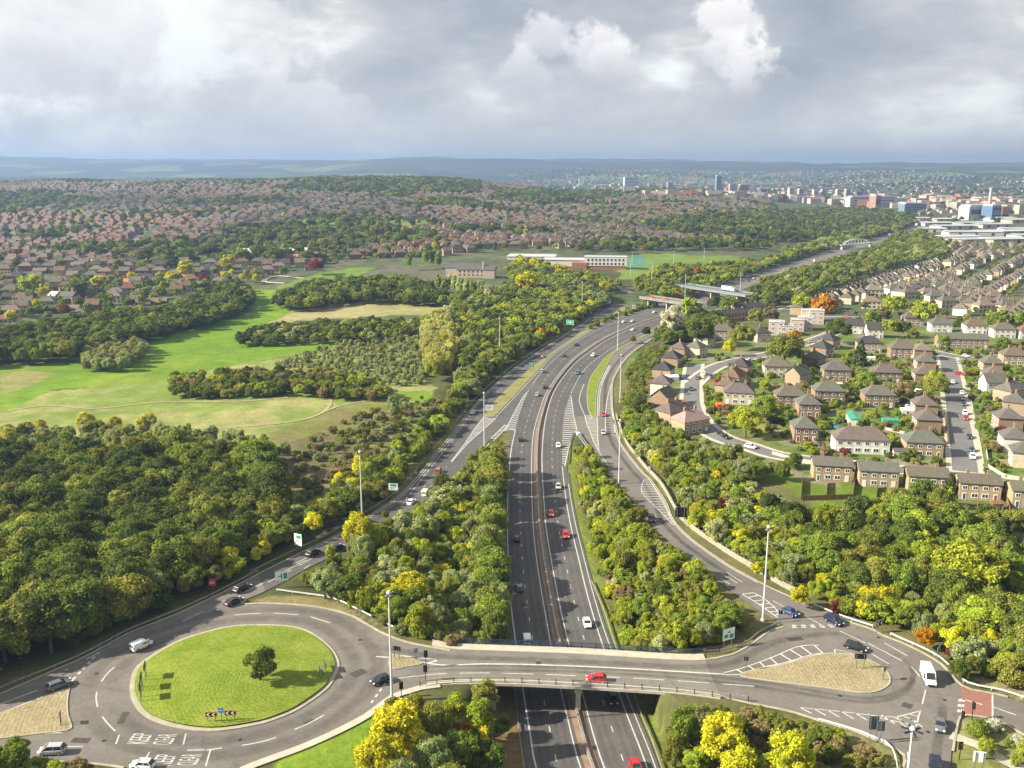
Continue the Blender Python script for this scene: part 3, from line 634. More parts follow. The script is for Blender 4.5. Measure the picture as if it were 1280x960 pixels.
# right slip lower end: lane lines and stop line
for a, b in (((908, 715), (928, 728)), ((903, 718), (922, 729)), ((901, 723), (912, 730)), ((966, 751), (981, 759)), ((985, 758), (996, 763)), ((1008, 771), (1030, 783))): stripe(at([a, b], 6.5), .2, z6f)
hatch(at([(928, 743), (948, 755), (962, 765), (972, 772)], 6.5), at([(942, 741), (955, 748), (968, 759), (974, 767)], 6.5), z6f, 2.2, .35)
for row in (782.0, 784.2): stripe(at([(990, row), (1046, row-.5)], 6.5), .5, z6f, 1, 1)
# right island hatching
hatch(at(curve([(905, 841), (925, 836), (950, 827.5), (972, 819), (985, 813), (997, 808.5), (1012, 806.5), (1027, 807)], 3), 6.5), at(curve([(905, 843.5), (925, 843), (948, 835.5), (976, 829.5), (990, 826), (1005, 821), (1020, 817.5), (1031, 816)], 3), 6.5), z6f, 3.2, .36, border=.25)
hatch(at([(1043, 812), (1058, 815), (1070, 819)], 6.5), at([(1041, 816), (1055, 817.5), (1066, 820)], 6.5), z6f, 4, .25, border=.2)
for a, b in (((1050, 789), (1082, 804)), ((1087, 816), (1111, 830)), ((1096, 810), (1127, 826)), ((1106, 804), (1134, 820)), ((1139, 833), (1150, 846)), ((1157, 862.5), (1153, 880)), ((1072, 821), (1080, 824))): stripe(at([a, b], 6.5), .26, z6f)
for a, b in (((1095, 809.5), (1085, 804)), ((1150.5, 888), (1145, 908)), ((1092, 896), (1125, 903)), ((1125, 903), (1142, 916)), ((1118, 897), (1143, 909)), ((1129, 895), (1145, 902)), ((1120, 896.5), (1150, 889)), ((1138, 893), (1147, 895.5)), ((1201, 873.5), (1228, 881)), ((1242, 884), (1270, 894))): stripe(at([a, b], 6.5), .28, z6f)
for k in range(9): stripe(at([(1000+k*17, 884.5+k*1.6), (1015+k*17+k*.3, 892.3+k*2.1)], 6.5), .28, z6f)
stripe(at(curve([(1000, 884.5), (1050, 889.5), (1100, 895.5), (1120, 896.5)], 4), 6.5), .2, z6f)
for xx in (1200.2, 1204.5): stripe(at([(xx, 874), (xx-2.2, 892)], 6.5), .5, z6f, 1, 1)
stripe(at([(1240.7, 868), (1240.7, 897)], 6.5), .3, z6f)
stripe(at([(1130, 945), (1129, 990)], 6.5), .25, z6f); stripe(at([(1135, 940), (1133, 990)], 6.5), .25, z6f)
for k in range(5): stripe(at([(1130, 946+k*7), (1135, 949+k*7)], 6.5), .25, z6f)
# bridge and roundabout lines
stripe(at(curve([(470, 821), (510, 824), (532, 829), (560, 832), (600, 830.3), (660, 831), (720, 833), (800, 837), (860, 840.5), (905, 843)], 5), 6.5), .42, zbf)
stripe(at(curve([(520, 846), (545, 843), (600, 841.5), (660, 842.8), (720, 845), (800, 848.5), (870, 853), (940, 858), (980, 862)], 5), 6.5), .24, zbf, 6, 2.6)
stripe(at([(492, 849), (520, 845)], 6.5), .24, z6f)
for a, b in (((482, 854), (464, 879)),): stripe(at([a, b], 6.5), .4, z6f, 1, 1)
for a, b in (((487, 818), (546, 825)), ((534, 829), (546, 826)),): stripe(at([a, b], 6.5), .4, z6f)
for seg in ([(294, 769), (310, 767.3), (326, 767)], [(342, 766.5), (373, 768.5)], [(388, 771), (413, 779)], [(127, 852), (134, 842), (143, 834)], [(121, 865), (120, 873), (122, 884)], [(128, 896), (135, 905), (144, 914)],
            [(302, 932), (325, 928), (345, 922)], [(368, 912), (385, 905), (405, 894)], [(104, 933), (82, 933.5)], [(1, 880), (47, 863)], [(122, 817), (108, 824)], [(145, 930), (149, 919)], [(182, 949), (187, 940)], [(229, 931), (232.5, 917)],
            [(257, 958), (263, 938)], [(234, 938), (256, 937.5)], [(258, 938), (278, 935)], [(0, 921), (40, 917.5), (77, 916)], [(0, 892), (45, 874), (80, 862)]):
    stripe(at(curve(seg, 3), 6.5), .26, z6f)
stripe(at([(124, 815), (88, 853)], 6.5), .5, z6f, 1.2, 1)
rmk = mk.build('road_markings', M['white_paint']); rmk['kind'] = 'structure'
# tyre-darkened wheel paths: thin stains that fade out at their edges
mw, tw, ow = new_mat('tyre_wear'); at_ = tw('ShaderNodeAttribute', attribute_name='wear').outputs['Fac']; pw_ = tw('ShaderNodeNewGeometry').outputs['Position']
fac_ = tw.math('MULTIPLY', at_, tw.ramp(tw.noise(pw_, .35, 5, .7), [(.3, .25), (.7, 1.0)]))
dfw = tw('ShaderNodeBsdfDiffuse', {0: (.045, .043, .042, 1)}); trw = tw('ShaderNodeBsdfTransparent'); mxw = tw('ShaderNodeMixShader', {0: fac_}); tw.l.new(trw.outputs[0], mxw.inputs[1]); tw.l.new(dfw.outputs[0], mxw.inputs[2]); tw.l.new(mxw.outputs[0], ow.inputs[0])
WV, WF, WA = [], [], []
def wear(line, wd, zf, amt=.55):
    a = resample(line, 3); n = normals(a); z = zf(a[:, 0], a[:, 1])+.013; b = len(WV)
    for i in range(len(a)):
        for s, q in ((-.5, 0), (-.22, 1), (.22, 1), (.5, 0)): WV.append((*(a[i]+n[i]*wd*s), z[i])); WA.append(q*amt*min(1, i/4, (len(a)-1-i)/4))
    for i in range(len(a)-1):
        for k in range(3): q = b+4*i+k; WF.append((q, q+1, q+5, q+4))
for f_ in (.25, .75):
    for s_ in (-.75, .75):
        wear(offset(between(cut(wL1, 1060, 400), wL2, f_), s_), 1.2, z0f, .16); wear(offset(between(cut(wL3, 1060, 400), wL4, f_), s_), 1.2, z0f, .16)
rc_ = np.r_[wRI, wRI[:1]]; sgn_ = -1 if np.sum(rc_[:-1, 0]*rc_[1:, 1]-rc_[1:, 0]*rc_[:-1, 1]) > 0 else 1
for dd_ in (3.0, 7.4): wear(offset(rc_, sgn_*dd_), 3.6, z6f, .22)
for yy_, am_ in ((0, .3), (5, .3)): wear(at(curve([(500, 838+yy_), (545, 833.5+yy_), (600, 832.5+yy_), (700, 834.5+yy_), (800, 839+yy_), (880, 845+yy_*1.1), (960, 854+yy_*1.3), (1040, 868+yy_), (1090, 873+yy_), (1130, 862+yy_), (1142, 840), (1120, 815)], 5), 6.5), 1.4, zbf, am_)
wear(at(curve([(440, 800), (490, 812), (545, 820), (640, 824), (760, 829), (860, 834), (915, 829), (960, 806), (1000, 796), (1050, 793), (1100, 805)], 5), 6.5), 2.6, zbf, .3)
wear(at(curve([(1172, 860), (1178, 890), (1172, 930), (1165, 980)], 4), 6.5), 2.0, z6f, .45); wear(offset(cut(wSLo, 719, 400), -3.4), 2.0, zsf, .3); wear(offset(cut(wSRr, 760, 420), 3.6), 2.0, zsf, .45)
wme = np_mesh('tyre_wear', WV, WF, [mw]); aw = wme.attributes.new('wear', 'FLOAT', 'POINT'); aw.data.foreach_set('value', np.array(WA, np.float32)); wo2 = bpy.data.objects.new('tyre_wear', wme); link(wo2); wo2['kind'] = 'structure'
M['patch'] = pmat('patched_asphalt', (.060, .056, .053), .9, var=.2, vscale=1.5)
for k_, (a_, b_, wd_) in enumerate((((440, 845), (456, 838), 2.2), ((150, 905), (158, 890), 1.2), ((226, 806), (240, 799), 1.6), ((670, 829), (676, 829.3), 1.2), ((1128, 880), (1140, 884), 1.8), ((380, 905), (392, 900), 1.0), ((90, 925), (112, 926), 1.5), ((985, 800), (1003, 798), 1.4))):
    l_ = at([a_, b_], 6.5); e_ = l_[1]-l_[0]; pm_ = MB(); c_2 = l_.mean(0); pm_.box((*c_2, 6.56 if 500 < a_[0] < 930 else 6.527), (float(np.hypot(*e_)), wd_, .006), math.atan2(e_[1], e_[0])); o = pm_.build('road_patch', M['patch']); o['kind'] = 'structure'
for k_, pp_ in enumerate(((121, 842), (130, 926), (300, 925), (450, 800), (1098, 797), (1050, 870), (1181, 875), (1160, 915), (560, 851), (268, 764))):
    c_2 = at([pp_], 6.5)[0]; pm_ = MB(); pm_.tube((*c_2, 6.52), (*c_2, 6.562 if 500 < pp_[0] < 930 else 6.532), .38, .38, 12); o = pm_.build('manhole_cover', M['dark_metal']); o['kind'] = 'structure'
def text_mesh(body, size, align='CENTER'):
    cu = bpy.data.curves.new('t', 'FONT'); cu.body = body; cu.size = size; cu.align_x = align; cu.align_y = 'CENTER'; cu.resolution_u = 2
    o = bpy.data.objects.new('t', cu); COL.objects.link(o); bpy.context.view_layer.update()
    me = bpy.data.meshes.new_from_object(o.evaluated_get(bpy.context.evaluated_depsgraph_get())); bpy.data.objects.remove(o); return me
for (px, py), wd, body in (((176.5, 923.5), 3.4, 'KEEP'), ((207.5, 924.5), 3.4, 'CLEAR'), ((206, 950.5), 3.4, 'KEEP'), ((238, 950), 3.4, 'CLEAR')):
    p = at((px, py), 6.5)[0]; me = text_mesh(body, 1.0); xs_ = [v.co.x for v in me.vertices]; ys_ = [v.co.y for v in me.vertices]
    sx = 3.1/(max(xs_)-min(xs_)); sy = 3.4/(max(ys_)-min(ys_)); me.materials.append(M['white_paint'])
    o = bpy.data.objects.new('road_lettering', me); link(o); o['kind'] = 'structure'
    o.location = (p[0], p[1], 6.545); o.rotation_euler = (0, 0, R(90-1)); o.scale = (sx, sy, 1)
# ================================================================ ROAD BRIDGE
ZB = 6.5
BN = at(curve([(513, 793), (533.7, 798.7), (555.6, 803.4), (580.6, 805.8), (640, 808), (721, 811), (802, 816), (850, 818.6), (875, 818.8), (900, 816.4)], 6), ZB)
BS = at(curve([(507, 862.8), (521, 858.5), (549, 854.5), (588, 852.6), (640, 853), (687.5, 855), (775, 859.7), (856.6, 866), (935, 877)], 6), ZB)
def xcut(line, pxa, pxb):
    X, Y, _ = proj(line[:, 0], line[:, 1], np.full(len(line), ZB)); return line[(X > pxa) & (X < pxb)]
bridge = empty('road_bridge', (float(BN[:, 0].mean()), 172, 0)); tag(bridge, 'concrete road bridge crossing over the motorway between the two junction islands', 'bridge')
bl = bridge.location
def brel(V): return [(v[0]-bl.x, v[1]-bl.y, v[2]) for v in V]
def bobj(name, mb, mats): mb.v = brel(mb.v); return mb.build(name, mats, bridge)
nb, sb = resample(xcut(BN, 540, 884), 2), xcut(BS, 532, 905); sb = resample(sb, 1); sb = sb[np.linspace(0, len(sb)-1, len(nb)).astype(int)]
d = MB(); no, soo = offset(nb, .5), offset(sb, -.5)
rings = []
for a, b in zip(no, soo):
    e = (b-a)/np.hypot(*(b-a)); i1, i2 = a+e*1.6, b-e*1.6
    rings.append([(*a, ZB+.0), (*a, ZB-.55), (*i1, ZB-.75), (*(i1+e*.3), ZB-1.5), (*(i2-e*.3), ZB-1.5), (*i2, ZB-.75), (*b, ZB-.55), (*b, ZB+.0)])
d.loft([r[::-1] for r in rings], sm=False); bobj('deck', d, M['concrete'])
def band(name, a, b, z, mat, h=.0):
    m = MB(); n = min(len(a), len(b))
    V = [];
    for i in range(n): V += [(*a[i], z), (*b[i], z)]
    F = [(2*i, 2*i+1, 2*i+3, 2*i+2) for i in range(n-1)]
    m.add(V, F)
    if h:
        V = []
        for i in range(n): V += [(*b[i], z), (*b[i], z-h)]
        m.add(V, F)
    o = bobj(name, m, mat); return o
e_ = (sb-nb)/np.hypot(*(sb-nb).T)[:, None]
band('road_surface', nb+e_*2.2, sb-e_*.9, ZB+.032, M['asphalt_bridge']); band('footway', nb-e_*.2, nb+e_*2.2, ZB+.15, M['footway'], .13); band('south_verge', sb-e_*.9, sb+e_*.2, ZB+.13, M['footway'])
for pxj in (613, 718.5, 815, 884):    # expansion joints across the deck
    i = int(np.argmin(np.abs(proj(nb[:, 0], nb[:, 1], np.full(len(nb), ZB))[0]-pxj))); a, b = nb[i]+e_[i]*2.2, sb[min(i+1, len(sb)-1)]-e_[i]*.9
    m_ = MB(); m_.box((*((a+b)/2), ZB+.04), (.3, float(np.hypot(*(b-a))), .01), math.atan2(b[1]-a[1], b[0]-a[0])-math.pi/2); bobj('expansion_joint', m_, M['asphalt_pale'])
for pxp, pyp in ((617, 884), (723, 884), (829, 888)):
    p = at((pxp, 866), ZB-1)[0]; q = at((pxp, 812), ZB-1)[0]; p = p+(q-p)*.10; q = q-(q-p)*.05
    pc = (p+q)/2; L = float(np.hypot(*(q-p))); rz = math.atan2(q[1]-p[1], q[0]-p[0]); g = float(gz(pc[0], pc[1])[0])
    m_ = MB(); m_.box((*pc, ZB-1.75), (L, 1.5, .55), rz); m_.box((*pc, ZB-2.2), (L*.96, 1.1, .4), rz); bobj('pier_cap', m_, M['concrete'])
    for f in (-.40, -.13, .13, .40):
        c = pc+(q-p)*f; m_ = MB(); m_.box((*c, (ZB-2.4+g-1)/2), (1.0, .85, ZB-2.4-g+1), rz, taper=1.25); bobj('pier_column', m_, M['concrete'])
for side, pxa in ((0, 552), (1, 872)):   # abutment walls
    i = int(np.argmin(np.abs(proj(nb[:, 0], nb[:, 1], np.full(len(nb), ZB))[0]-pxa))); a, b = nb[i], sb[i]
    m_ = MB(); m_.box((*((a+b)/2), ZB-3.5), (1.2, float(np.hypot(*(b-a))), 4.6), math.atan2(b[1]-a[1], b[0]-a[0])-math.pi/2); bobj('abutment', m_, M['concrete'])
POSTMESH = {}
def post_mesh(key, w, d_, h, mat):
    if key not in POSTMESH:
        m = MB(); m.box((0, 0, h/2), (w, d_, h)); POSTMESH[key] = m.mesh('post', [M[mat]])
    return POSTMESH[key]
def rail_along(line, zf, root, beams, pstep, h, mat, pmatn, pw=.12, names=('beam', 'post'), infill=None):
    """beams: list of (height, half height, thickness)"""
    a = resample(line, 2.0); z = zf(a[:, 0], a[:, 1]); rl = root.location; n = normals(a)
    for hb, hh, th in beams:
        m = MB(); R_ = []
        for i in range(len(a)):
            p, q = a[i]+n[i]*th/2, a[i]-n[i]*th/2
            R_.append([(p[0]-rl.x, p[1]-rl.y, z[i]+hb-hh-rl.z), (q[0]-rl.x, q[1]-rl.y, z[i]+hb-hh-rl.z), (q[0]-rl.x, q[1]-rl.y, z[i]+hb+hh-rl.z), (p[0]-rl.x, p[1]-rl.y, z[i]+hb+hh-rl.z)])
        m.loft(R_, sm=False); m.build(names[0], M[mat], root)
    ps = resample(line, pstep); zz = zf(ps[:, 0], ps[:, 1]); me = post_mesh((pw, h, pmatn), pw, pw, h, pmatn)
    for p, q in list(zip(ps, zz))[:99]:
        o = bpy.data.objects.new(names[1], me); link(o, root); o.location = (p[0]-rl.x, p[1]-rl.y, q-rl.z)
rail_along(offset(BN, .2), lambda X, Y: X*0+ZB+.13, bridge, [(1.15, .06, .1), (.84, .035, .06), (.56, .035, .06), (.28, .10, .06)], 2.8, 1.2, 'blue_rail', 'blue_rail', .14, ('parapet', 'parapet_post'))
rail_along(xcut(offset(BS, -.2), 525, 937), lambda X, Y: X*0+ZB+.13, bridge, [(1.05, .05, .1), (.72, .04, .06), (.4, .04, .06)], 3.3, 1.1, 'rail_steel', 'dark_metal', .14, ('parapet_rail', 'parapet_post'))

# ================================================================ GUARD RAILS AND NOISE WALL
def guard(px, zf, label, pstep=4, double=False, mat='rail_steel', name='guard_rail', xy=None, group=None):
    line = at_f(curve(px, 4), (lambda Y: zf(0, Y)) if True else zf) if xy is None else xy
    c = line.mean(0); r = empty(name, (c[0], c[1], 0)); tag(r, label, 'crash barrier', group)
    rail_along(line, lambda X, Y: np.maximum(gz(X, Y), -9), r, [(.62, .16, .10)]+([(.62, .16, .5)] if double else []), pstep, .75, mat, mat, .12); return r
fz = lambda X, Y: np.full_like(np.asarray(Y, float), 6.5)
guard(None, None, 'long steel crash barrier along the wood side of the left slip road', 6, xy=offset(wSLo, 2.2))
guard([(-60, 891), (0, 862), (60, 838), (100, 821), (135, 803), (162, 788.5), (220, 765), (254, 750), (290, 732), (322, 715)], fz, 'steel crash barrier curving round the top left edge of the roundabout', 5)
guard([(346, 739), (362, 741), (391, 744.5), (418, 750), (440, 760), (464, 772)], fz, 'white curved crash barrier on the rough bank above the roundabout', 4, mat='mast')
guard([(480, 780), (492, 786), (513, 793.5)], fz, 'short white crash barrier joining the blue bridge parapet', 4, mat='mast')
guard([(700, 727), (705, 739), (712, 756), (722, 780), (733, 808), (740, 826), (752, 855), (765, 890), (778, 925), (790, 960), (803, 1000)], lambda X, Y: np.zeros_like(Y), 'crash barrier in the green verge beside the right-hand carriageway before the bridge', 4) if False else None
guard([(739.5, 728), (746, 744), (757, 771), (768, 806), (778, 832), (789, 860), (801, 894), (816, 930), (828, 965), (842, 1000)], lambda X, Y: np.zeros_like(Y), 'pale crash barrier on the verge right of the motorway running under the bridge', 4)
guard([(642, 860), (645, 880), (648, 910), (655, 960), (662, 1000)], lambda X, Y: np.zeros_like(Y), 'crash barrier left of the motorway on the near side of the bridge', 4)
guard([(901, 816), (915, 812.5), (933, 805), (948, 793), (960, 786), (974, 780.5)], fz, 'curved grey crash barrier beside the pale green sign at the bridge end', 4, mat='steel')
guard([(1018, 758), (1040, 767), (1064, 776), (1091, 784.5)], fz, 'crash barrier on the outer kerb of the right slip road beside the red bush', 4, mat='mast')
guard([(1113, 794), (1128, 801), (1151, 811), (1175, 824), (1192, 840), (1202, 851), (1216, 858), (1243, 863), (1262, 868), (1295, 880), (1350, 905)], fz, 'pale crash barrier sweeping round the outside of the far right bend', 5, mat='mast')
guard([(1078, 918), (1095, 925.5), (1110, 932), (1118, 945), (1122, 965)], fz, 'crash barrier bending round the grass corner behind the two grey signs', 3.5, mat='mast')
guard([(1023, 901.5), (1048, 908.6), (1078, 918)], fz, 'low crash barrier between the lower road edge and the brown scrub', 5, mat='mast')
guard([(716, 541), (712, 552), (710.5, 566), (709, 580)], lambda X, Y: np.zeros_like(Y), 'dark crash barrier on the left side of the triangular green nose', 3)
cm = between(wL2, wL3)
guard(None, None, 'rusty double crash barrier running down the centre of the motorway', 7.2, True, xy=resample(cut(cm, 1060, 384), 3))
# crash cushion at the nose of the exit
cq = at((722, 543), 0)[0]; cq2 = at((735, 561), 0)[0]; rz_ = math.atan2(cq2[1]-cq[1], cq2[0]-cq[0]); r = empty('crash_cushion', (*cq, .05), rz_); tag(r, 'pale grey crash cushion on the nose of the motorway exit', 'crash cushion')
L_ = float(np.hypot(*(cq2-cq))); m_ = MB(); m_.box((1.2, 0, .55), (2.6, 1.3, 1.0)); m_.build('nose', M['mast'], r)
m_ = MB(); m_.box((2.6+L_/2, .45, .6), (L_, .12, .5)); m_.box((2.6+L_/2, -.45, .6), (L_, .12, .5)); [m_.box((3+k*2.5, 0, .4), (.2, .9, .8)) for k in range(int(L_/2.5))]; m_.build('side_panel', M['steel'], r)
# noise wall above the right slip road
NWp = [(770, 520), (776, 538), (784, 556), (797, 573), (808, 587), (826, 606), (842, 634), (853, 651), (870, 665), (893, 681), (916, 696), (940, 710), (960, 722), (980, 734), (999, 743)]
nw = offset(WS(NWp, 4), .0); c_ = nw.mean(0); r = empty('boundary_wall', (c_[0], c_[1], 0)); tag(r, 'long pale panel fence above the outer kerb of the right slip road', 'fence')
a_ = resample(nw, 2.5); za = gz(a_[:, 0], a_[:, 1]); n_ = normals(a_); m_ = MB()
m_.loft([[(*(a_[i]+n_[i]*.07-c_), za[i]-.3), (*(a_[i]-n_[i]*.07-c_), za[i]-.3), (*(a_[i]-n_[i]*.07-c_), za[i]+1.45), (*(a_[i]+n_[i]*.07-c_), za[i]+1.45)] for i in range(len(a_))], sm=False); m_.build('panels', M['fence_wood'], r)
pm = post_mesh(('nw',), .2, .2, 2.3, 'concrete')
for i in range(0, len(a_), 1):
    if i < 98: o = bpy.data.objects.new('post', pm); link(o, r); o.location = (*(a_[i]-c_), za[i]-.3)

# ================================================================ HIGH MASTS
mp_ = MB(); mp_.tube((0, 0, -1), (0, 0, 21.6), .26, .13, 12); mp_.tube((0, 0, -1), (0, 0, .35), .45, .45, 12)
hd = MB(); hd.tube((0, 0, 21.4), (0, 0, 21.75), .30, .42, 14); hd.tube((0, 0, 21.75), (0, 0, 22.05), .42, .2, 14); hd.tube((0, 0, 21.25), (0, 0, 21.35), .75, .75, 16, cap=True)
lm_ = MB(); lm_.loft([[(x, y*s, z+dz) for y, z in ((-.2, 0), (.2, 0), (.17, .16), (-.17, .16))] for x, s, dz in ((.45, .6, 21.42), (.8, 1, 21.4), (1.45, .75, 21.38))], sm=False)
m0, m1_, m2_ = mp_.mesh('mast_pole', [M['mast']]), hd.mesh('head_ring', [M['mast']]), lm_.mesh('lamp', [M['lamp']])
MASTS = [((490, 876), 6.5, 'tall lighting mast on the verge at the left end of the bridge'), ((453, 655), 3, 'lighting mast among the yellow trees left of the left slip road'),
 ((605.5, 561), None, 'lighting mast beside the chevron hatching on the left slip road'), ((624.5, 447), None, 'lighting mast in the wood above the outer kerb of the left slip road'),
 ((727.5, 390), None, 'lighting mast by the upper end of the left slip road'), ((773.5, 605), None, 'lighting mast at the top of the wedge of yellow trees right of the motorway'),
 ((775, 503), None, 'lighting mast on the scrubby bank opposite the long green verge strip'), ((772, 437.5), 0, 'lighting mast at the far tip of the long green verge strip'),
 ((814.5, 360), None, 'lighting mast just left of the far overbridge'), ((856, 378), None, 'lighting mast beside the deck of the far overbridge'), ((924.5, 376), None, 'lighting mast beyond the second far overbridge'),
 ((953.5, 775.5), 6.5, 'tall lighting mast on the green corner beside the right slip road'), ((1123, 1082), 6.5, 'nearest lighting mast seen head-on above the two grey signs')]
for (px, py), z, lab in MASTS:
    g = G([(px, py)])[0]
    if z is not None: g = np.r_[at((px, py), z)[0], z]
    r = empty('lamp_mast', tuple(g), random.uniform(0, 1)); tag(r, lab, 'street light', 'high lighting masts of the junction')
    for nm, me in (('mast', m0), ('head', m1_)): link(bpy.data.objects.new(nm, me), r)
    for k in range(6): o = bpy.data.objects.new('lamp', m2_); link(o, r); o.rotation_euler = (0, 0, k*math.pi/3)

# ================================================================ SIGNS
def place(px, dz, z=None):
    if z is not None: return np.r_[at(px, z+dz)[0], z]
    return G([px], dz)[0]
def face_to(p, yaw): return yaw
def sign(px, w, h, hc, label, yaw=0, posts=2, front='sign_white', back='grey_back', shapes=(), z=None, name='road_sign', post='grey_back', cat='road sign', group=None, thick=.08):
    """yaw 0 faces the camera (-Y)."""
    p = place(px, hc, z); r = empty(name, tuple(p), R(yaw)); tag(r, label, cat, group)
    m = MB(); m.box((0, 0, hc), (w, thick, h)); m.m = [0]*6; m.m[2] = 1; m.build('panel', [M[back], M[front]], r)
    for nm, mt, quads in shapes:
        mm = MB()
        for q in quads:
            n = len(q); V = [(x*w/2, -thick/2-.012, hc+y*h/2) for x, y in q]+[(x*w/2, -thick/2-.002, hc+y*h/2) for x, y in q]
            mm.add(V, [tuple(range(n)), tuple(range(2*n-1, n-1, -1))]+[(k, n+k, n+(k+1) % n, (k+1) % n) for k in range(n)])
        mm.build(nm, M[mt], r)
    xs_ = [0] if posts == 1 else [-w*.32, w*.32]
    for x in xs_:
        pmn = MB(); pmn.tube((x, thick/2+.08, -.4), (x, thick/2+.08, hc+h/2-.1), .07, .07, 8); pmn.build('post', M[post], r)
    return r
RECT = lambda x0, y0, x1, y1: [(x0, y0), (x1, y0), (x1, y1), (x0, y1)]
def border(t=.08, u=.1): return [RECT(-1, -1, 1, -1+u), RECT(-1, 1-u, 1, 1), RECT(-1, -1+u, -1+t, 1-u), RECT(1-t, -1+u, 1, 1-u)]
def lines(rows, x0=-.75): return [RECT(x0, y, x0+l, y+.13) for y, l in rows]
wl = ('lettering', 'sign_black', lines([(.5, 1.0), (.15, 1.3), (-.2, .8), (-.55, 1.1)]))
sign((372.5, 674.5), 2.3, 3.2, 4.2, 'tall white direction board with green patch above the left slip road', -25, shapes=[('green_patch', 'sign_green', [RECT(-.4, .2, .8, .7)]), ('lettering', 'grey_back', lines([(-.2, 1.2), (-.5, .9)]))])
sign((352, 720), 3.0, 2.4, 3.0, 'white direction board with green corner patch where the slip road leaves the roundabout', 15, shapes=[('green_patch', 'sign_green', [RECT(.3, -.6, .85, .6)]), ('route_arrow', 'grey_back', [RECT(-.6, -.1, .2, .06), RECT(-.1, -.6, .05, .6)])])
sign((265.5, 728), 1.6, 1.7, 2.6, 'small red square sign at the edge of the wood above the roundabout', 12, posts=1, front='sign_red', shapes=[('lettering', 'sign_white', lines([(.1, 1.1), (-.3, 1.3)]))])
sign((491.5, 608.5), 2.9, 2.2, 4.0, 'white sign with green panel beside bushes on the outer kerb of the left slip road', -5, shapes=[('green_patch', 'sign_green', [RECT(-.6, .1, .7, .8)]), ('lettering', 'grey_back', lines([(-.3, 1.4), (-.65, 1.0)]))])
sign((611.5, 509.5), 3.4, 2.6, 3.4, 'white sign on two posts at the near tip of the left slip road grass strip', 0, shapes=[('lettering', 'grey_back', lines([(.3, 1.2), (-.1, 1.5), (-.5, .9)]))])
sign((665, 456), 2.4, 2.6, 3.2, 'pale green direction sign on the grass strip just below the triangular warning sign', 0, front='sign_green', shapes=[('lettering', 'sign_white', lines([(.4, 1.2), (0, 1.5), (-.5, 1.0)])+border())])
p = place((677.6, 444.5), 3, None); r = empty('warning_sign', tuple(p)); tag(r, 'white triangular warning sign on a post in the long grass strip', 'road sign')
m_ = MB(); m_.add([(-1.2, -.04, 2.0), (1.2, -.04, 2.0), (0, -.04, 4.1), (-1.2, .04, 2.0), (1.2, .04, 2.0), (0, .04, 4.1)], [(0, 1, 2), (5, 4, 3), (0, 3, 4, 1), (1, 4, 5, 2), (2, 5, 3, 0)]); m_.build('red_border', M['sign_red'], r)
m_ = MB(); m_.add([(-.8, -.06, 2.25), (.8, -.06, 2.25), (0, -.06, 3.65)], [(0, 1, 2)]); m_.build('white_panel', M['sign_white'], r); m_ = MB(); m_.tube((0, .1, -.4), (0, .1, 3), .09, .09); m_.build('post', M['grey_back'], r)
sign((712.5, 403), 5.0, 3.2, 5.5, 'large green direction sign with white border above the upper left slip road', -20, front='sign_green', shapes=[('lettering', 'sign_white', border(.06, .08)+lines([(.35, .6), (-.2, .8)], -.7)+[RECT(.1, -.5, .22, .5), RECT(.1, -.05, .6, .08), RECT(.48, -.3, .6, .3)])])
sign((760, 377.2), 4.4, 2.4, 3.5, 'white board on the bank by the end of the left slip road', 0)
sign((792.3, 383.6), 2.6, 2.9, 4.2, 'white sign with a blue symbol beside the motorway before the far overbridge', 0, shapes=[('symbol', 'sign_blue', [RECT(-.4, -.5, .4, .4)])])
sign((911, 792.5), 3.1, 2.6, 3.0, 'pale sign with green route panels at the right end of the bridge beside the shrubs', 28, shapes=[('green_patch', 'sign_green', [RECT(-.75, -.55, -.1, .0), RECT(.15, -.75, .8, -.05), RECT(-.2, .2, .3, .45)])])
sign((1076, 820.5), 2.2, 1.1, 2.6, 'black rectangular sign back on two posts on the dry triangular island', 172, z=6.6, front='sign_black', back='sign_black')
sign((975.8, 765.5), .9, .8, 2.3, 'small black sign back on a single post at the slip road give-way line', 170, posts=1, z=6.5, front='sign_black', back='sign_black')
for (px, py, lab, yw) in ((932.8, 823.5, 'round dark sign on a short post at the sharp tip of the dry island', 170), (1106, 836.5, 'small square sign on a post near the rounded end of the dry island', 90)):
    sign((px, py), .8, .8, 2.3, lab, yw, posts=1, z=6.6, front='sign_black', back='sign_black')
sign((1092.5, 903.5), 1.7, 2.6, 3.6, 'left of two grey sign backs on posts above the lower road barrier', 180, z=6.5, posts=2, front='sign_green', back='grey_back', group='grey sign backs by the lower road')
sign((1101.5, 907.5), 1.3, 1.9, 3.3, 'right and smaller of two grey sign backs above the lower road barrier', 180, z=6.5, posts=1, front='sign_green', back='grey_back', group='grey sign backs by the lower road')
def chev(n, flip=1):
    out = []
    for k in range(n):
        x = -1+2*(k+.5)/n; q = .8/n*flip; out.append([(x-q, 0), (x+q*.1, -.8), (x+q*.9, -.8), (x-q*.2, 0)]); out.append([(x-q, 0), (x-q*.2, 0), (x+q*.9, .8), (x+q*.1, .8)])
    if flip < 0: out = [q[::-1] for q in out]
    return out
def chevboard(px, w, h, hc, lab, yaw, n=2, back='orange', z=6.6, flip=1, grp='chevron boards of the junction'):
    r = sign(px, w*1.14, h*1.3, hc, lab, yaw, z=z, front=back, back='grey_back', name='chevron_board', group=grp)
    sh = MB(); sh.box((0, -.06, hc), (w, .05, h)); sh.build('black_field', M['sign_black'], r)
    mm = MB()
    for q in chev(n, flip): mm.add([(x*w/2, -.095, hc+y*h/2) for x, y in q], [tuple(range(4))])
    mm.build('chevrons', M['sign_white'], r)
zi = 7.1
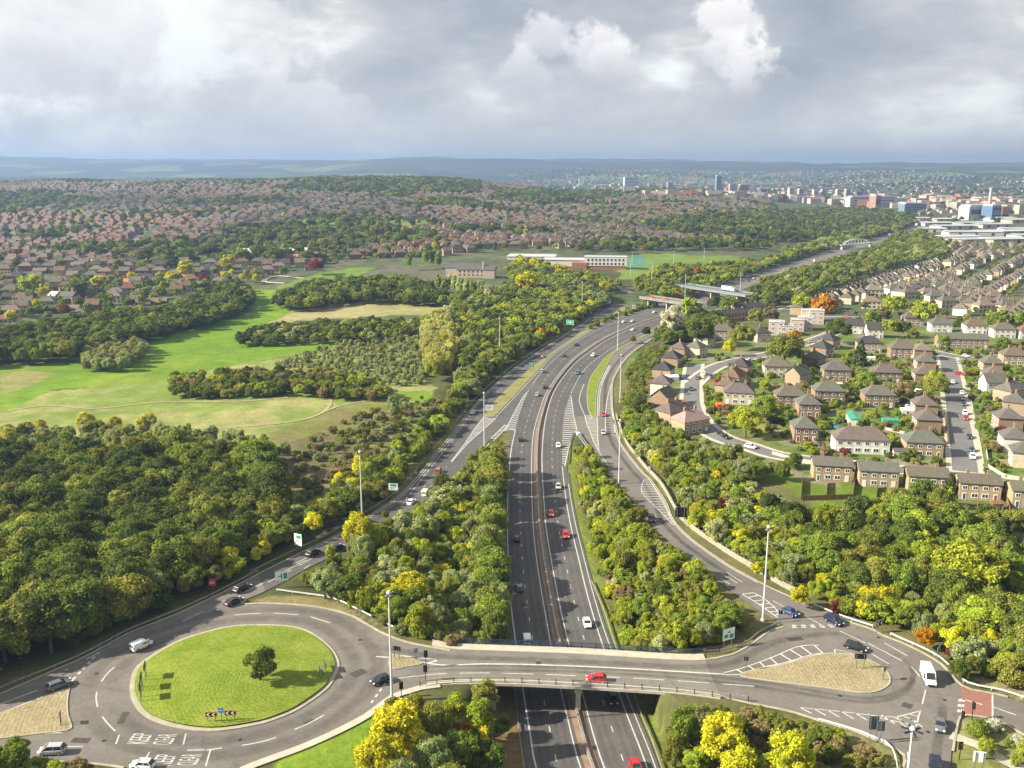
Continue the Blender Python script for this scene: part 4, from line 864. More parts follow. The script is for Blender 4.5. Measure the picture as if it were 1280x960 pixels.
chevboard((263.8, 893), 1.9, .75, 1.6, 'black and white chevron board left of the blue arrow sign on the roundabout lawn', 0, z=6.85)
chevboard((287.8, 891), 1.9, .75, 1.6, 'black and white chevron board right of the blue arrow sign on the roundabout lawn', 0, z=6.85)
r = sign((276, 888), .95, .95, 2.6, 'blue round arrow sign between the two chevron boards on the roundabout', 0, z=6.85, posts=1, front='sign_blue', shapes=[('arrow', 'sign_white', [RECT(-.6, -.12, .5, .12), [(-.75, 0), (-.3, -.4), (-.3, .4)]])])
for px, py, yw, lab in ((174.0, 857, 72, 'lower chevron board seen edge-on at the left rim of the roundabout'), (175.5, 845, 74, 'middle chevron board seen edge-on at the left rim of the roundabout'), (180.3, 832, 76, 'upper chevron board seen edge-on at the left rim of the roundabout')):
    chevboard((px, py), 1.9, .95, 3.0, lab, -yw, z=6.75)
for px, py, yw, lab in ((401.5, 836.5, 120, 'chevron board facing away at the right rim of the roundabout, lower one'), (406.5, 829, 112, 'chevron board facing away at the right rim of the roundabout, upper one')):
    chevboard((px, py), 2.0, .8, 1.5, lab, yw, z=6.7)
chevboard((1099.7, 778.7), 1.9, 1.2, 2.2, 'yellow framed chevron board in the bushes behind the barrier above the outer bend', 25, 2, 'sign_yellow', z=6.4)
chevboard((1173.8, 812), 1.5, 1.2, 2.2, 'yellow framed chevron board beside the orange bush on the far right bend', 50, 2, 'sign_yellow', z=6.4)
sign((851, 640.5), 3.1, 2.9, 3.8, 'black stepped direction sign back beside the pale fence on the right slip road', 175, front='sign_green', back='sign_black')
sign((811.5, 585), .9, 1.1, 2.4, 'small white sign behind the fence on the right slip road bank', 0, posts=1)
sign((89.5+2, 890), .01, .01, 1, 'x', z=6.6) if False else None
sign((75.5, 891), 1.2, .8, 2.1, 'small green sign on two posts on the dry left-hand splitter island', 110, z=6.65, front='sign_green')
sign((496, 810.5), 1.6, .95, 2.2, 'black sign back on two posts on the small splitter island by the bridge', 165, z=6.6, front='sign_black', back='sign_black')
sign((519.7, 813), .8, .9, 2.2, 'blue and white keep-left sign on the small splitter island by the bridge', 20, posts=1, z=6.6, front='sign_blue', shapes=[('arrow', 'sign_white', [[(-.5, .5), (-.3, .65), (.5, -.4), (.3, -.5)]])])
sign((279-220+1165.5, 946), 1.9, 1.9, 2.8, 'cluster of round pale sign backs on two legs beside the lower right path', 170, z=6.5, front='sign_white', back='sign_white', shapes=[('roundels', 'grey_back', [RECT(-.6, .2, -.2, .6), RECT(.2, .2, .6, .6), RECT(-.6, -.6, -.2, -.2), RECT(.2, -.6, .6, -.2)])])
sign((880, 432), 1, 1, 3, 'x') if False else None
def signal(px, hc, label, yaw, z=6.5):
    p = place(px, hc, z); r = empty('traffic_light', tuple(p), R(yaw)); tag(r, label, 'traffic light', 'traffic signals of the junction')
    m = MB(); m.tube((0, 0, -.3), (0, 0, hc+.4), .08, .08); m.build('post', M['dark_metal'], r)
    m = MB(); m.box((0, -.2, hc), (.42, .28, 1.15)); m.box((0, -.04, hc), (.75, .03, 1.5)); hd_ = m.build('signal_head', M['sign_black'], r)
    for k, mt in enumerate(('taillight', 'sign_yellow', 'sign_green')):
        m = MB(); m.tube((0, -.34, hc+.36-.36*k), (0, -.40, hc+.36-.36*k), .13, .13, 10); m.build('lens', M['dark_metal'] if k else M[mt], hd_)
signal((532, 817.5), 3.0, 'traffic signal on the small splitter island by the bridge, upper one', 180); signal((531.5, 836), 2.6, 'traffic signal at the near tip of the small splitter island by the bridge', 180)
signal((1216.7, 882), 2.8, 'traffic signal standing at the edge of the red road surface', 100); signal((1203, 893), 3.0, 'traffic signal at the kerb where the red surface meets the scrub', 90)
signal((1201, 932), 2.6, 'traffic signal by the lower right path beside the scrub', 0); signal((501.5, 857), 2.4, 'slim traffic signal post at the left end of the near parapet', 200)

# ================================================================ VEHICLES
def ring(x, hw, z0, z1, r=.16, n=3):
    pts = []
    hh = (z1-z0)/2; rr = min(r, hw*.6, hh*.8)
    for cx, cz, a0 in ((hw-rr, z0+rr*.6, -90), (hw-rr, z1-rr, 0), (-hw+rr, z1-rr, 90), (-hw+rr, z0+rr*.6, 180)):
        for k in range(n+1): a = R(a0+90*k/n); pts.append((x, cx+rr*math.cos(a), cz+(rr if cz > (z0+z1)/2 else rr*.6)*math.sin(a)))
    return pts
SPEC = { # length, width, height, bonnet z, windscreen base, roof front, roof rear, rear base
 'hatchback': (4.0, 1.76, 1.48, .95, .95, .25, -1.35, -1.85), 'saloon': (4.65, 1.82, 1.42, .92, 1.0, .15, -1.0, -1.75),
 'estate_car': (4.75, 1.84, 1.48, .94, 1.1, .35, -1.75, -2.2), 'suv': (4.55, 1.90, 1.70, 1.08, 1.15, .5, -1.6, -2.1), 'family_car': (4.45, 1.84, 1.66, 1.0, 1.45, .55, -1.7, -2.1)}
def wheel_parts(root, L, W, r=.33, wb=.30):
    m = MB(); m.tube((0, -.1, 0), (0, .1, 0), r, r, 16); tm = m.mesh('tyre', [M['tyre']]); m = MB(); m.tube((0, -.11, 0), (0, .11, 0), r*.62, r*.62, 12); rm = m.mesh('rim', [M['rim']])
    out = []
    for sx in (1, -1):
        for sy in (1, -1):
            o = bpy.data.objects.new('wheel', tm); link(o, root); o.location = (sx*L*wb, sy*(W/2-.09), r); q = bpy.data.objects.new('rim', rm); link(q, o); out.append((o, q))
    return out
PROTO = {}
def reg(root):
    for o in [root]+list(root.children_recursive): KIDS[o.name] = list(o.children)
def body_obj(name, mb, mat, root, bev=False): return mb.build(name, M[mat], root)
def make_car(kind):
    root = empty(kind, (0, -500, 0)); L, W, H, zb, wb, rf, rr, rb = SPEC[kind]; h = W/2
    m = MB(); m.loft([ring(L/2, h*.72, .38, .60), ring(L/2-.10, h*.90, .26, .70), ring(L/2-.5, h*.98, .22, zb-.14), ring(wb+.1, h, .2, zb), ring(0, h, .2, zb+.03), ring(rb+.3, h, .2, zb+.05), ring(-L/2+.25, h*.98, .24, zb+.02), ring(-L/2+.04, h*.92, .3, zb-.1), ring(-L/2, h*.84, .4, zb-.2)])
    m.build('body', M['paint'], root)
    zt = H-.05; hb, ht = h*.93, h*.74
    def prism(z0, z1, ins):
        f = lambda z: (z-zb)/(zt-zb)
        R_ = []
        for z in (z0, z1):
            q = f(z); x0, x1 = wb+(rf-wb)*q+ins, rb+(rr-rb)*q-ins; y = hb+(ht-hb)*q+ins
            R_.append([(x0, -y, z), (x0, y, z), (x1, y, z), (x1, -y, z)])
        return R_
    g = MB(); g.loft(prism(zb-.03, zt, 0), sm=False); g.build('windows', M['glass'], root)
    g = MB(); R_ = prism(zt-.02, zt+.03, .02); q = [(x*.96 if x < 0 else x*.9, y*.88, H+.01) for x, y, z in R_[1]]; g.loft([R_[0], R_[1], q], sm=False); rfm = g.build('roof', M['paint'], root)
    g = MB()
    for sy in (1, -1):
        for (xa, xb) in ((wb, rf), (rb, rr), ((wb+rb)/2-.1, (rf+rr)/2-.05)):
            g.tube((xa, sy*(hb+.012), zb), (xb, sy*(ht+.012), zt), .045, .04, 5, cap=False)
    g.build('pillars', M['paint'], root)
    for sy in (1, -1):
        g = MB(); g.box((L/2-.16, sy*h*.68, .68), (.3, .34, .15)); g.build('headlight', M['headlight'], root)
        g = MB(); g.box((-L/2+.10, sy*h*.76, zb-.2), (.22, .26, .28)); g.build('tail_light', M['taillight'], root)
        g = MB(); g.box((wb-.1, sy*(h+.09), zb+.05), (.14, .2, .14)); g.build('wing_mirror', M['paint'], root)
    g = MB(); g.box((L/2-.015, 0, .44), (.06, h*1.1, .16)); g.build('grille', M['dark_metal'], root)
    wheel_parts(root, L, W); reg(root); return root
def make_van(kind, L, W, H, nose, wsb, rfx):
    root = empty(kind, (0, -500, 0)); h = W/2; zb = 1.15 if H > 2.2 else 1.0
    m = MB(); m.loft([ring(L/2, h*.75, .4, .8), ring(L/2-.12, h*.92, .3, zb-.1), ring(wsb, h*.97, .26, zb+.12), ring((wsb+rfx)/2, h*.95, .26, (zb+H)/2+.12), ring(rfx, h*.94, .26, H-.06), ring(rfx-.5, h*.95, .26, H), ring(-L/2+.2, h*.95, .26, H-.01), ring(-L/2, h*.9, .34, H-.12)])
    m.build('body', M['paint'], root)
    g = MB(); a, b = (wsb-.02, zb+.16), (rfx+.06, H-.16); g.quad((a[0]+.05, -h*.80, a[1]), (a[0]+.05, h*.80, a[1]), (b[0]+.05, h*.72, b[1]), (b[0]+.05, -h*.72, b[1])); g.build('windscreen', M['glass'], root)
    for sy in (1, -1):
        g = MB(); P = [(wsb-.15, sy*(h*.985), zb+.1), (rfx-.75, sy*(h*.975), zb+.1), (rfx-.75, sy*(h*.96), H-.45), (rfx+.05, sy*(h*.96), H-.45)]; g.quad(*(P if sy < 0 else P[::-1])); g.build('side_window', M['glass'], root)
        g = MB(); g.box((L/2-.15, sy*h*.72, .85), (.3, .32, .26)); g.build('headlight', M['headlight'], root)
        g = MB(); g.box((-L/2+.02, sy*h*.84, 1.0), (.08, .16, .5)); g.build('tail_light', M['taillight'], root)
        g = MB(); g.box((wsb-.2, sy*(h+.12), zb+.35), (.15, .24, .32)); g.build('wing_mirror', M['dark_metal'], root)
    g = MB(); g.box((L/2-.01, 0, .5), (.08, h*1.3, .26)); g.build('bumper', M['dark_metal'], root)
    g = MB(); g.box((-L/2-.0, 0, H*.68), (.03, h*1.3, H*.22)); g.build('rear_window', M['glass'], root)
    wheel_parts(root, L, W, .35, .29); reg(root); return root
for k in SPEC: PROTO[k] = make_car(k)
PROTO['panel_van'] = make_van('panel_van', 5.9, 2.05, 2.55, .9, 2.15, 1.45); PROTO['small_van'] = make_van('small_van', 4.4, 1.82, 1.88, .8, 1.35, .65)
USED = set()
C = {'black': (.012, .013, .016), 'dark': (.03, .034, .042), 'grey': (.12, .13, .14), 'silver': (.38, .40, .40), 'white': (.80, .80, .79), 'red': (.52, .012, .015), 'blue': (.02, .055, .15), 'navy': (.010, .016, .05), 'lblue': (.03, .17, .30), 'orange': (.40, .12, .03), 'teal': (.02, .38, .48), 'pale': (.45, .55, .62)}
def tangent(line, p):
    i = int(np.argmin(((line-p)**2).sum(1))); i = min(max(i, 1), len(line)-2); d = line[i+1]-line[i-1]; return math.atan2(d[1], d[0])
def put_car(px, kind, col, direc, label, group=None, z=None, dz=.75):
    if z is None: g = G([px], dz)[0]; g[2] = float(gz(g[0], g[1])[0])+(.15 if direc in ('mL', 'mR', 'sL', 'sR') else .14)
    else: g = np.r_[at(px, z+dz)[0], z]
    if direc == 'mL': a = tangent(wL2, g[:2])
    elif direc == 'mR': a = tangent(wL3, g[:2])+math.pi
    elif direc == 'sL': a = tangent(wSLo, g[:2])
    elif direc == 'sR': a = tangent(wSRr, g[:2])+math.pi
    else:
        q = at((px[0]+direc[0], px[1]+direc[1]), g[2]+dz)[0]; a = math.atan2(q[1]-g[1], q[0]-g[0])
    src = PROTO[kind]; r = src if kind not in USED else copy_tree(src); USED.add(kind)
    r.location = (g[0], g[1], g[2]+.01); r.rotation_euler = (0, 0, a)
    for o in [r]+list(r.children_recursive): o.color = (*C[col], 1)
    tag(r, label, 'van' if 'van' in kind else 'car', group); return r
# make sure tangent lines run away from the camera
if wSRr[-1, 1] < wSRr[0, 1]: wSRr = wSRr[::-1]
if wSLo[-1, 1] < wSLo[0, 1]: wSLo = wSLo[::-1]
GA, GB_, GC, GD = 'vehicles driving away on the left carriageway', 'vehicles driving towards the camera on the right carriageway', 'vehicles on the slip roads', 'vehicles on the roundabouts and bridge'
CARS = [
 ((658.5, 799), 'small_van', 'white', 'mL', 'white van on the left carriageway just beyond the bridge', GA), ((649.4, 734.7), 'hatchback', 'grey', 'mL', 'dark grey car two ahead of the white van on the left carriageway', GA), ((646, 673), 'hatchback', 'navy', 'mL', 'navy car in the tree shade on the left carriageway, furthest down the dark stretch', GA),
 ((651, 549), 'hatchback', 'dark', 'mL', 'blue-grey car on the left carriageway level with the tips of the hatching', GA), ((671.4, 493), 'saloon', 'silver', 'mL', 'silver car near the median beside the thin end of the left hatching', GA), ((681.6, 484), 'hatchback', 'black', 'mL', 'black car hugging the median just ahead of the silver one', GA),
 ((677.7, 464), 'family_car', 'silver', 'mL', 'pale silver car in the left lane below the triangular warning sign', GA), ((704, 444), 'saloon', 'grey', 'mL', 'grey car in the left lane above the triangular warning sign', GA), ((720.6, 430.8), 'hatchback', 'black', 'mL', 'dark car in the middle lane where the carriageway bends right', GA),
 ((779.7, 402), 'saloon', 'white', 'mL', 'lower of two white cars near the lamp mast before the far overbridge', GA), ((790.6, 401.3), 'saloon', 'white', 'mL', 'upper of two white cars near the lamp mast before the far overbridge', GA), ((818, 389.8), 'saloon', 'white', 'mL', 'white car about to pass beneath the far overbridge', GA),
 ((734, 778.7), 'hatchback', 'white', 'mR', 'white car in the outer lane of the right carriageway nearing the bridge', GB_), ((707.8, 668.6), 'hatchback', 'red', 'mR', 'lower of the two red cars on the right carriageway', GB_), ((689, 641.7), 'hatchback', 'red', 'mR', 'upper of the two red cars on the right carriageway', GB_),
 ((698, 608), 'hatchback', 'silver', 'mR', 'silver-blue car following the two red cars', GB_), ((698, 556.6), 'hatchback', 'white', 'mR', 'white car beside the right hatching next to the green nose', GB_), ((722, 466), 'family_car', 'lblue', 'mR', 'bright blue car on the right carriageway above the hatching tip', GB_),
 ((741.3, 444), 'suv', 'white', 'mR', 'tall white car following the bright blue car', GB_), ((790.6, 412), 'saloon', 'white', 'mR', 'white car coming round the far bend beside the median', GB_), ((766, 873.5), 'hatchback', 'dark', 'mR', 'dark car in deep shade under the bridge', GB_), ((794.5, 958), 'hatchback', 'red', 'mR', 'red car half cut off at the bottom edge of the picture', GB_),
 ((801, 428), 'saloon', 'silver', 'sR', 'silver car on the right slip road between the scrub and grass strip', GC), ((754.4, 518), 'hatchback', 'red', 'sR', 'red car on the right slip road beside the green strip tip', GC), ((754.3, 540.5), 'hatchback', 'silver', 'sR', 'silver car below the red one on the right slip road', GC), ((814.7, 648), 'estate_car', 'black', 'sR', 'black car half hidden by bushes on the right slip road', GC),
 ((591, 515), 'saloon', 'white', 'sL', 'white car beside the first lamp mast on the left slip road', GC), ((548, 588.6), 'family_car', 'orange', 'sL', 'orange-brown car alone on the left slip road', GC), ((532, 616), 'small_van', 'white', 'sL', 'upper of two white vehicles at the trees of the left slip road', GC), ((514, 627), 'saloon', 'white', 'sL', 'lower of two white vehicles at the trees of the left slip road', GC),
 ((391.5, 691), 'suv', 'black', 'sL', 'black car on the left slip road beside the tall white board', GC), ((422, 684), 'hatchback', 'navy', 'sL', 'dark blue car peeping out behind the shrub on the left slip road', GC),
 ((302.5, 734), 'estate_car', 'black', (25, -12), 'black estate car in the outer lane leaving the roundabout', GD, 6.53), ((292, 750.5), 'saloon', 'dark', (25, -11), 'dark saloon car in the inner lane leaving the roundabout', GD, 6.53),
 ((176.5, 806), 'small_van', 'white', (25, -11), 'white van on the upper left curve of the roundabout', GD, 6.53), ((74, 854.5), 'estate_car', 'grey', (25, -9), 'grey estate car waiting to enter the roundabout beside the dry splitter island', GD, 6.53), ((65, 936.5), 'family_car', 'silver', (-25, 1), 'silver car leaving the roundabout at the lower left', GD, 6.53),
 ((178, 954.5), 'hatchback', 'white', (-25, -2), 'white car on the road lettering at the bottom edge', GD, 6.53), ((476, 849), 'hatchback', 'black', (-25, 9), 'black car entering the roundabout from the bridge beside the lamp mast', GD, 6.53), ((745.3, 847), 'hatchback', 'red', (-25, -.8), 'red car crossing the bridge towards the roundabout', GD, 6.55),
 ((988.5, 764.3), 'hatchback', 'blue', (24, 11), 'blue car at the bottom of the right slip road near the give-way line', GD, 6.53), ((1042.5, 774.5), 'suv', 'navy', (24, 13), 'navy four-wheel-drive waiting beside the outer barrier near the red bush', GD, 6.53), ((1070, 807.3), 'estate_car', 'black', (24, 7), 'black estate car passing the top of the dry triangular island', GD, 6.53),
 ((1160.5, 843), 'panel_van', 'white', (12, 27), 'large white panel van rounding the right-hand bend', GD, 6.53, 1.2), ((1175.5, 904.5), 'saloon', 'grey', (0, 26), 'grey saloon car heading down beside the scrub below the red surface', GD, 6.53), ((1169, 956), 'suv', 'navy', (1, 25), 'navy car cut off at the bottom edge below the grey saloon', GD, 6.53)]
for c in CARS: put_car(c[0], c[1], c[2], c[3], c[4], c[5], *(c[6:] if len(c) > 6 else ()))
GE = 'cars parked in the housing estate streets'
PARK = [((855.6, 473), 'blue', (20, 2), 'blue parked car by the pale drive above the T-junction of the near estate'), ((873, 472), 'grey', (12, -8), 'grey parked car right of the blue one at the estate corner'), ((881, 466.6), 'white', (12, -8), 'white parked car on the bend of the near estate road'), ((889.7, 471), 'blue', (3, 10), 'small blue parked car beside the hedge of the near estate road'),
 ((897, 475.5), 'red', (20, -1), 'red parked car under the hedge below the pink-roofed house'), ((864, 486), 'dark', (3, 12), 'dark parked car on the pale street leading down'), ((861.5, 508), 'black', (3, 14), 'black parked car next to the garden of the brick house'), ((872, 525.5), 'red', (20, 1), 'bright red parked car on the street beside the teal one'),
 ((876.5, 530), 'teal', (18, 4), 'teal parked car just below the bright red one'), ((901, 541.5), 'black', (14, 8), 'upper of two black cars parked on the curved pavement'), ((907.3, 545.8), 'black', (14, 8), 'lower of two black cars parked on the curved pavement'), ((938, 558), 'white', (20, 4), 'white car parked at the kerb before the bushy green tree'),
 ((1202.5, 491), 'white', (1, 14), 'first white car in the column parked on the straight street'), ((1204, 498), 'silver', (1, 14), 'silver car second in the column parked on the straight street'), ((1205, 505), 'dark', (1, 14), 'dark car third in the column parked on the straight street'), ((1206.5, 516), 'white', (1, 14), 'white car fourth in the column parked on the straight street'),
 ((1207.5, 522.5), 'red', (1, 14), 'red car below the column of parked white cars'), ((1212, 545.5), 'black', (1, 14), 'black car parked alone halfway down the straight street'), ((1215, 562), 'blue', (1, 14), 'blue car parked near the bottom of the straight street'), ((1216, 570.5), 'white', (1, 14), 'white car below the blue one at the bottom of the straight street'),
 ((1135, 508), 'white', (14, 3), 'white car on the drive beside the brick house with a bay'), ((1066, 581), 'dark', (14, 3), 'dark car between the first two brick blocks of the bottom row'), ((1024, 558), 'grey', (14, 2), 'grey car on the drive of the square brick house'), ((1166, 440), 'teal', (16, 1), 'turquoise car on the lawn edge below the long brick terrace'),
 ((1207.5, 444.5), 'white', (16, 1), 'white car parked below the long brick terrace'), ((1224, 447), 'black', (16, 1), 'black car parked right of the white one below the terrace'), ((1199, 452.5), 'silver', (4, 10), 'silver car at the mouth of the straight street'), ((1199, 467), 'red', (12, 1), 'red car near the top of the straight street'), ((1191, 477.5), 'white', (1, 14), 'white car under the yellow-green street tree'),
 ((1075, 397), 'silver', (16, 2), 'silver car in the parking bay beyond the cube flats'), ((1059, 395.5), 'red', (16, 2), 'red car in the parking bay beyond the cube flats'), ((1015, 427), 'silver', (16, 0), 'pale car on the pale path behind the orange-topped tree'), ((1054, 481), 'red', (16, 1), 'dark red car behind the twin brick house with a lawn'), ((937, 449.5), 'white', (16, -2), 'white car in the far estate bend near the big tree'), ((913, 456), 'black', (14, -4), 'black car at the junction by the dark hipped roofs')]
for i, (px, col, dr, lab) in enumerate(PARK): put_car(px, ('hatchback', 'saloon', 'hatchback', 'suv')[i % 4], col, dr, lab, GE)
put_car((1150, 490), 'small_van', 'white', (14, 2), 'white van parked between the brown tree and the yellow-olive tree', GE)
for k in PROTO:
    if k not in USED:
        for o in list(PROTO[k].children_recursive)+[PROTO[k]]: bpy.data.objects.remove(o)
# ================================================================ TREES
def crown_arrays(kind, seed, nleaf, leaf):
    rs = np.random.RandomState(seed); lob = []
    def unit(n): v = rs.normal(size=(n, 3)); return v/np.linalg.norm(v, axis=1)[:, None]
    if kind == 'oak': cz, rx, rz, nl, lr = .58, .41, .35, 58, (.085, .155)
    elif kind == 'round': cz, rx, rz, nl, lr = .57, .32, .37, 46, (.07, .13)
    elif kind == 'tall': cz, rx, rz, nl, lr = .55, .115, .43, 24, (.06, .10)
    elif kind == 'willow': cz, rx, rz, nl, lr = .50, .31, .40, 50, (.06, .11)
    elif kind == 'shrub': cz, rx, rz, nl, lr = .42, .52, .42, 34, (.12, .21)
    else: cz, rx, rz, nl, lr = .5, .2, .5, 30, (.05, .09)
    for k in range(nl):
        d = unit(1)[0]; 
        if d[2] < -.55: d[2] *= .4
        q = .62+.38*rs.rand()**.6 if k > nl*.2 else rs.rand()*.5
        p = np.array([d[0]*rx*q, d[1]*rx*q, cz+d[2]*rz*q*.92]); r = rs.uniform(*lr)
        if kind == 'conifer': zz = .06+.9*(k/nl); p = np.array([d[0]*.20*(1.02-zz), d[1]*.20*(1.02-zz), zz]); r = .05+.15*(1-zz)
        p[2] = max(p[2], r*.75) if kind == 'shrub' else p[2]
        lob.append((p, r))
    wts = np.array([r*r for _, r in lob]); wts /= wts.sum(); V = []; 
    for (p, r), w_ in zip(lob, wts):
        n = int(nleaf*w_); d = unit(n*2); outw = p-np.array([0, 0, cz*.8]); outw /= np.linalg.norm(outw)+1e-6
        keep = (d@outw > -.35) & (d[:, 2] > -.75); d = d[keep][:n]; n = len(d)
        rad = r*(.52+.62*rs.rand(n)+(rs.rand(n) < .12)*rs.rand(n)*.55); el = np.array([1, 1, 1.25 if kind in ('willow', 'tall') else .85])
        c = p+d*rad[:, None]*el; nn_ = d*.75+np.array([0, 0, .25])+rs.normal(size=(n, 3))*.45; nn_ /= np.linalg.norm(nn_, axis=1)[:, None]
        a = np.cross(nn_, rs.normal(size=(n, 3))); a /= np.linalg.norm(a, axis=1)[:, None]; b = np.cross(nn_, a)
        s = leaf*(.6+.8*rs.rand(n))[:, None]; lw = (.55 if kind != 'willow' else .35)
        if kind == 'willow': a = a*.5+np.array([0, 0, -.85]); b = np.cross(nn_, a); b /= np.linalg.norm(b, axis=1)[:, None]
        V.append(np.stack([c-a*s*.5, c+b*s*lw*.6+a*s*.05, c+a*s*.55, c-b*s*lw*.6+a*s*.05], 1))
    V = np.concatenate(V); V[..., 2] = np.clip(V[..., 2], .01, 1.04); return V.reshape(-1, 3)
KIND = {'oak': (17000, .046), 'round': (13000, .045), 'tall': (5500, .038), 'willow': (12500, .054), 'shrub': (8500, .075), 'conifer': (6000, .045)}
CROWN = {}; CROWNFAR = {}; TRUNK = {}
for k, (n, s) in KIND.items():
    CROWN[k] = []; CROWNFAR[k] = []
    for j in range(5):
        V = crown_arrays(k, 100+j*17+len(k), n, s); F = np.arange(len(V), dtype=np.int32).reshape(-1, 4); CROWN[k].append(np_mesh('crown', V, F, [M['leaf']]))
    for j in range(2):
        V = crown_arrays(k, 300+j*17+len(k), n//5, s*2.0); F = np.arange(len(V), dtype=np.int32).reshape(-1, 4); CROWNFAR[k].append(np_mesh('crown', V, F, [M['leaf']]))
    m = MB(); t0 = {'oak': .030, 'round': .024, 'tall': .014, 'willow': .022, 'shrub': .02, 'conifer': .018}[k]
    m.tube((0, 0, -.06), (.01, .005, .34), t0*1.2, t0*.8, 7, cap=False); m.tube((.01, .005, .34), (0, .01, .78), t0*.8, t0*.25, 6, cap=False)
    rs = random.Random(5)
    for q in range(7 if k != 'conifer' else 0):
        a = q*2.4; z = .2+.07*q; rr = .16 if k != 'tall' else .06; m.tube((.008, .004, z), (math.cos(a)*rr, math.sin(a)*rr, z+.16), t0*.42, t0*.12, 5, cap=False)
    TRUNK[k] = m.mesh('trunk', [M['bark']])
COLR = {'dk': (.088, .110, .030), 'md': (.138, .172, .036), 'lt': (.200, .250, .042), 'yg': (.290, .325, .036), 'ye': (.470, .435, .030), 'ol': (.225, .230, .050), 'gg': (.270, .300, .135), 'br': (.250, .195, .095), 'rd': (.19, .045, .035), 'or': (.42, .20, .018), 'pa': (.36, .37, .18), 'py': (.40, .37, .10), 'wh': (.50, .49, .40)}
CNAME = {'dk': 'dark green', 'md': 'mid green', 'lt': 'light green', 'yg': 'yellow-green', 'ye': 'bright yellow', 'ol': 'olive', 'gg': 'grey-green', 'br': 'brownish', 'rd': 'deep red', 'or': 'orange', 'pa': 'pale straw-green', 'py': 'pale yellow', 'wh': 'silvery white'}
SNAME = {'oak': 'broad-crowned', 'round': 'rounded', 'tall': 'slender', 'willow': 'feathery', 'shrub': 'bushy', 'conifer': 'conical'}
TREES = []   # (x, y, z, h, species, colour key, zone)
def road_clear(x, y, d):
    for kd, P in (kdM, kdS):
        if kd.find((x, y, 0))[2] < d: return False
    return True
def gapmask(x, y): return vn2(x, y, 120) < .345
def pick(w, rs):
    t = sum(w.values()); r = rs.rand()*t
    for k, v in w.items():
        r -= v
        if r <= 0: return k
    return k
ZN = 0
def zone(name, poly, spacing, hr, cols, sp, dens=1.0, lift=.55, base=3.0, seed=None, clear=2.6, clump=None, gap=0):
    global ZN; ZN += 1; rs = np.random.RandomState(1000+ZN if seed is None else seed)
    hm = sum(hr)/2; W = G(poly, hm*lift, base)[:, :2]; x0, y0 = W.min(0); x1, y1 = W.max(0)
    gx, gy = np.meshgrid(np.arange(x0, x1, spacing), np.arange(y0, y1, spacing*.87)); gx = gx+(np.arange(gx.shape[0])[:, None] % 2)*spacing/2
    gx = (gx+rs.uniform(-.36, .36, gx.shape)*spacing).ravel(); gy = (gy+rs.uniform(-.36, .36, gy.shape)*spacing).ravel()
    ok = inpoly(W, gx, gy); gx, gy = gx[ok], gy[ok]; z = gz(gx, gy) if len(gx) else []
    for x, y, zz in zip(gx, gy, z):
        if rs.rand() > dens: continue
        if clump and vn(x, y, clump) < .42: continue
        if gap and not gapmask(x, y): continue
        h = rs.uniform(*hr); s = pick(sp, rs); rad = h*{'oak': .40, 'round': .31, 'tall': .12, 'willow': .3, 'shrub': .45, 'conifer': .18}[s]
        if y < 900 and not road_clear(x, y, rad*.62+clear): continue
        # neighbours of one colour clump together
        c = pick(cols, rs)
        TREES.append((x, y, zz, h, s, c, name))
def single(px, h, s, c, name, base=True):
    g = G([px], 0 if base else h*.55)[0]; TREES.append((g[0], g[1], g[2], h, s, c, name)); return len(TREES)-1
def canopy(cx, cy, dpx, c, name, s='round', hk=1.0):
    """a single tree from its canopy centre and width in the photo"""
    g = G([(cx, cy)], 5)[0]; _, _, f = proj(g[0], g[1], g[2]+5); wd = dpx*f/FOC; k = {'oak': 1.02, 'round': .82, 'tall': .34, 'willow': .8, 'shrub': 1.25, 'conifer': .5}[s]
    h = wd/k*hk; g = G([(cx, cy)], h*.56)[0]; TREES.append((g[0], g[1], g[2], h, s, c, name))
# zones: canopy outlines in the photo
zone('in the dense wood left of the roundabout', [(-90, 560), (0, 562), (60, 556), (200, 556), (330, 572), (350, 605), (345, 640), (300, 672), (215, 712), (150, 748), (110, 780), (50, 808), (0, 832), (-90, 868)], 7.4, (9.5, 13.5), {'dk': 6, 'md': 4, 'ol': 2.6, 'lt': .7}, {'oak': 6, 'round': 2})
zone('in the grey-green birch fringe of the left wood', [(-90, 548), (0, 538), (190, 534), (330, 548), (345, 575), (330, 580), (200, 562), (60, 562), (-90, 572)], 4.6, (5.5, 8.5), {'gg': 5, 'ol': 2, 'md': 1, 'pa': 1}, {'willow': 3, 'tall': 2, 'round': 1})
for cx, cy, d in ((10, 545, 22), (50, 530, 19), (107, 524, 20), (143, 525, 18), (156, 536, 17), (183, 523, 21)): canopy(cx, cy+4, d, 'py', 'in the row of pale autumn poplars at the meadow edge', 'willow', 1.25)
zone('in the roadside strip between the left wood and the slip road', [(90, 790), (150, 748), (215, 712), (300, 672), (340, 640), (400, 625), (440, 585), (520, 540), (560, 505), (596, 478), (606, 478), (575, 515), (545, 560), (500, 608), (430, 652), (330, 704), (240, 745), (150, 788), (95, 815)], 4.8, (4.5, 8), {'yg': 4, 'lt': 3, 'md': 2.4, 'ol': 2.2, 'ye': 1.1, 'gg': 1.3, 'dk': 1}, {'round': 4, 'shrub': 2.5, 'willow': 1.5}, clear=3.2)
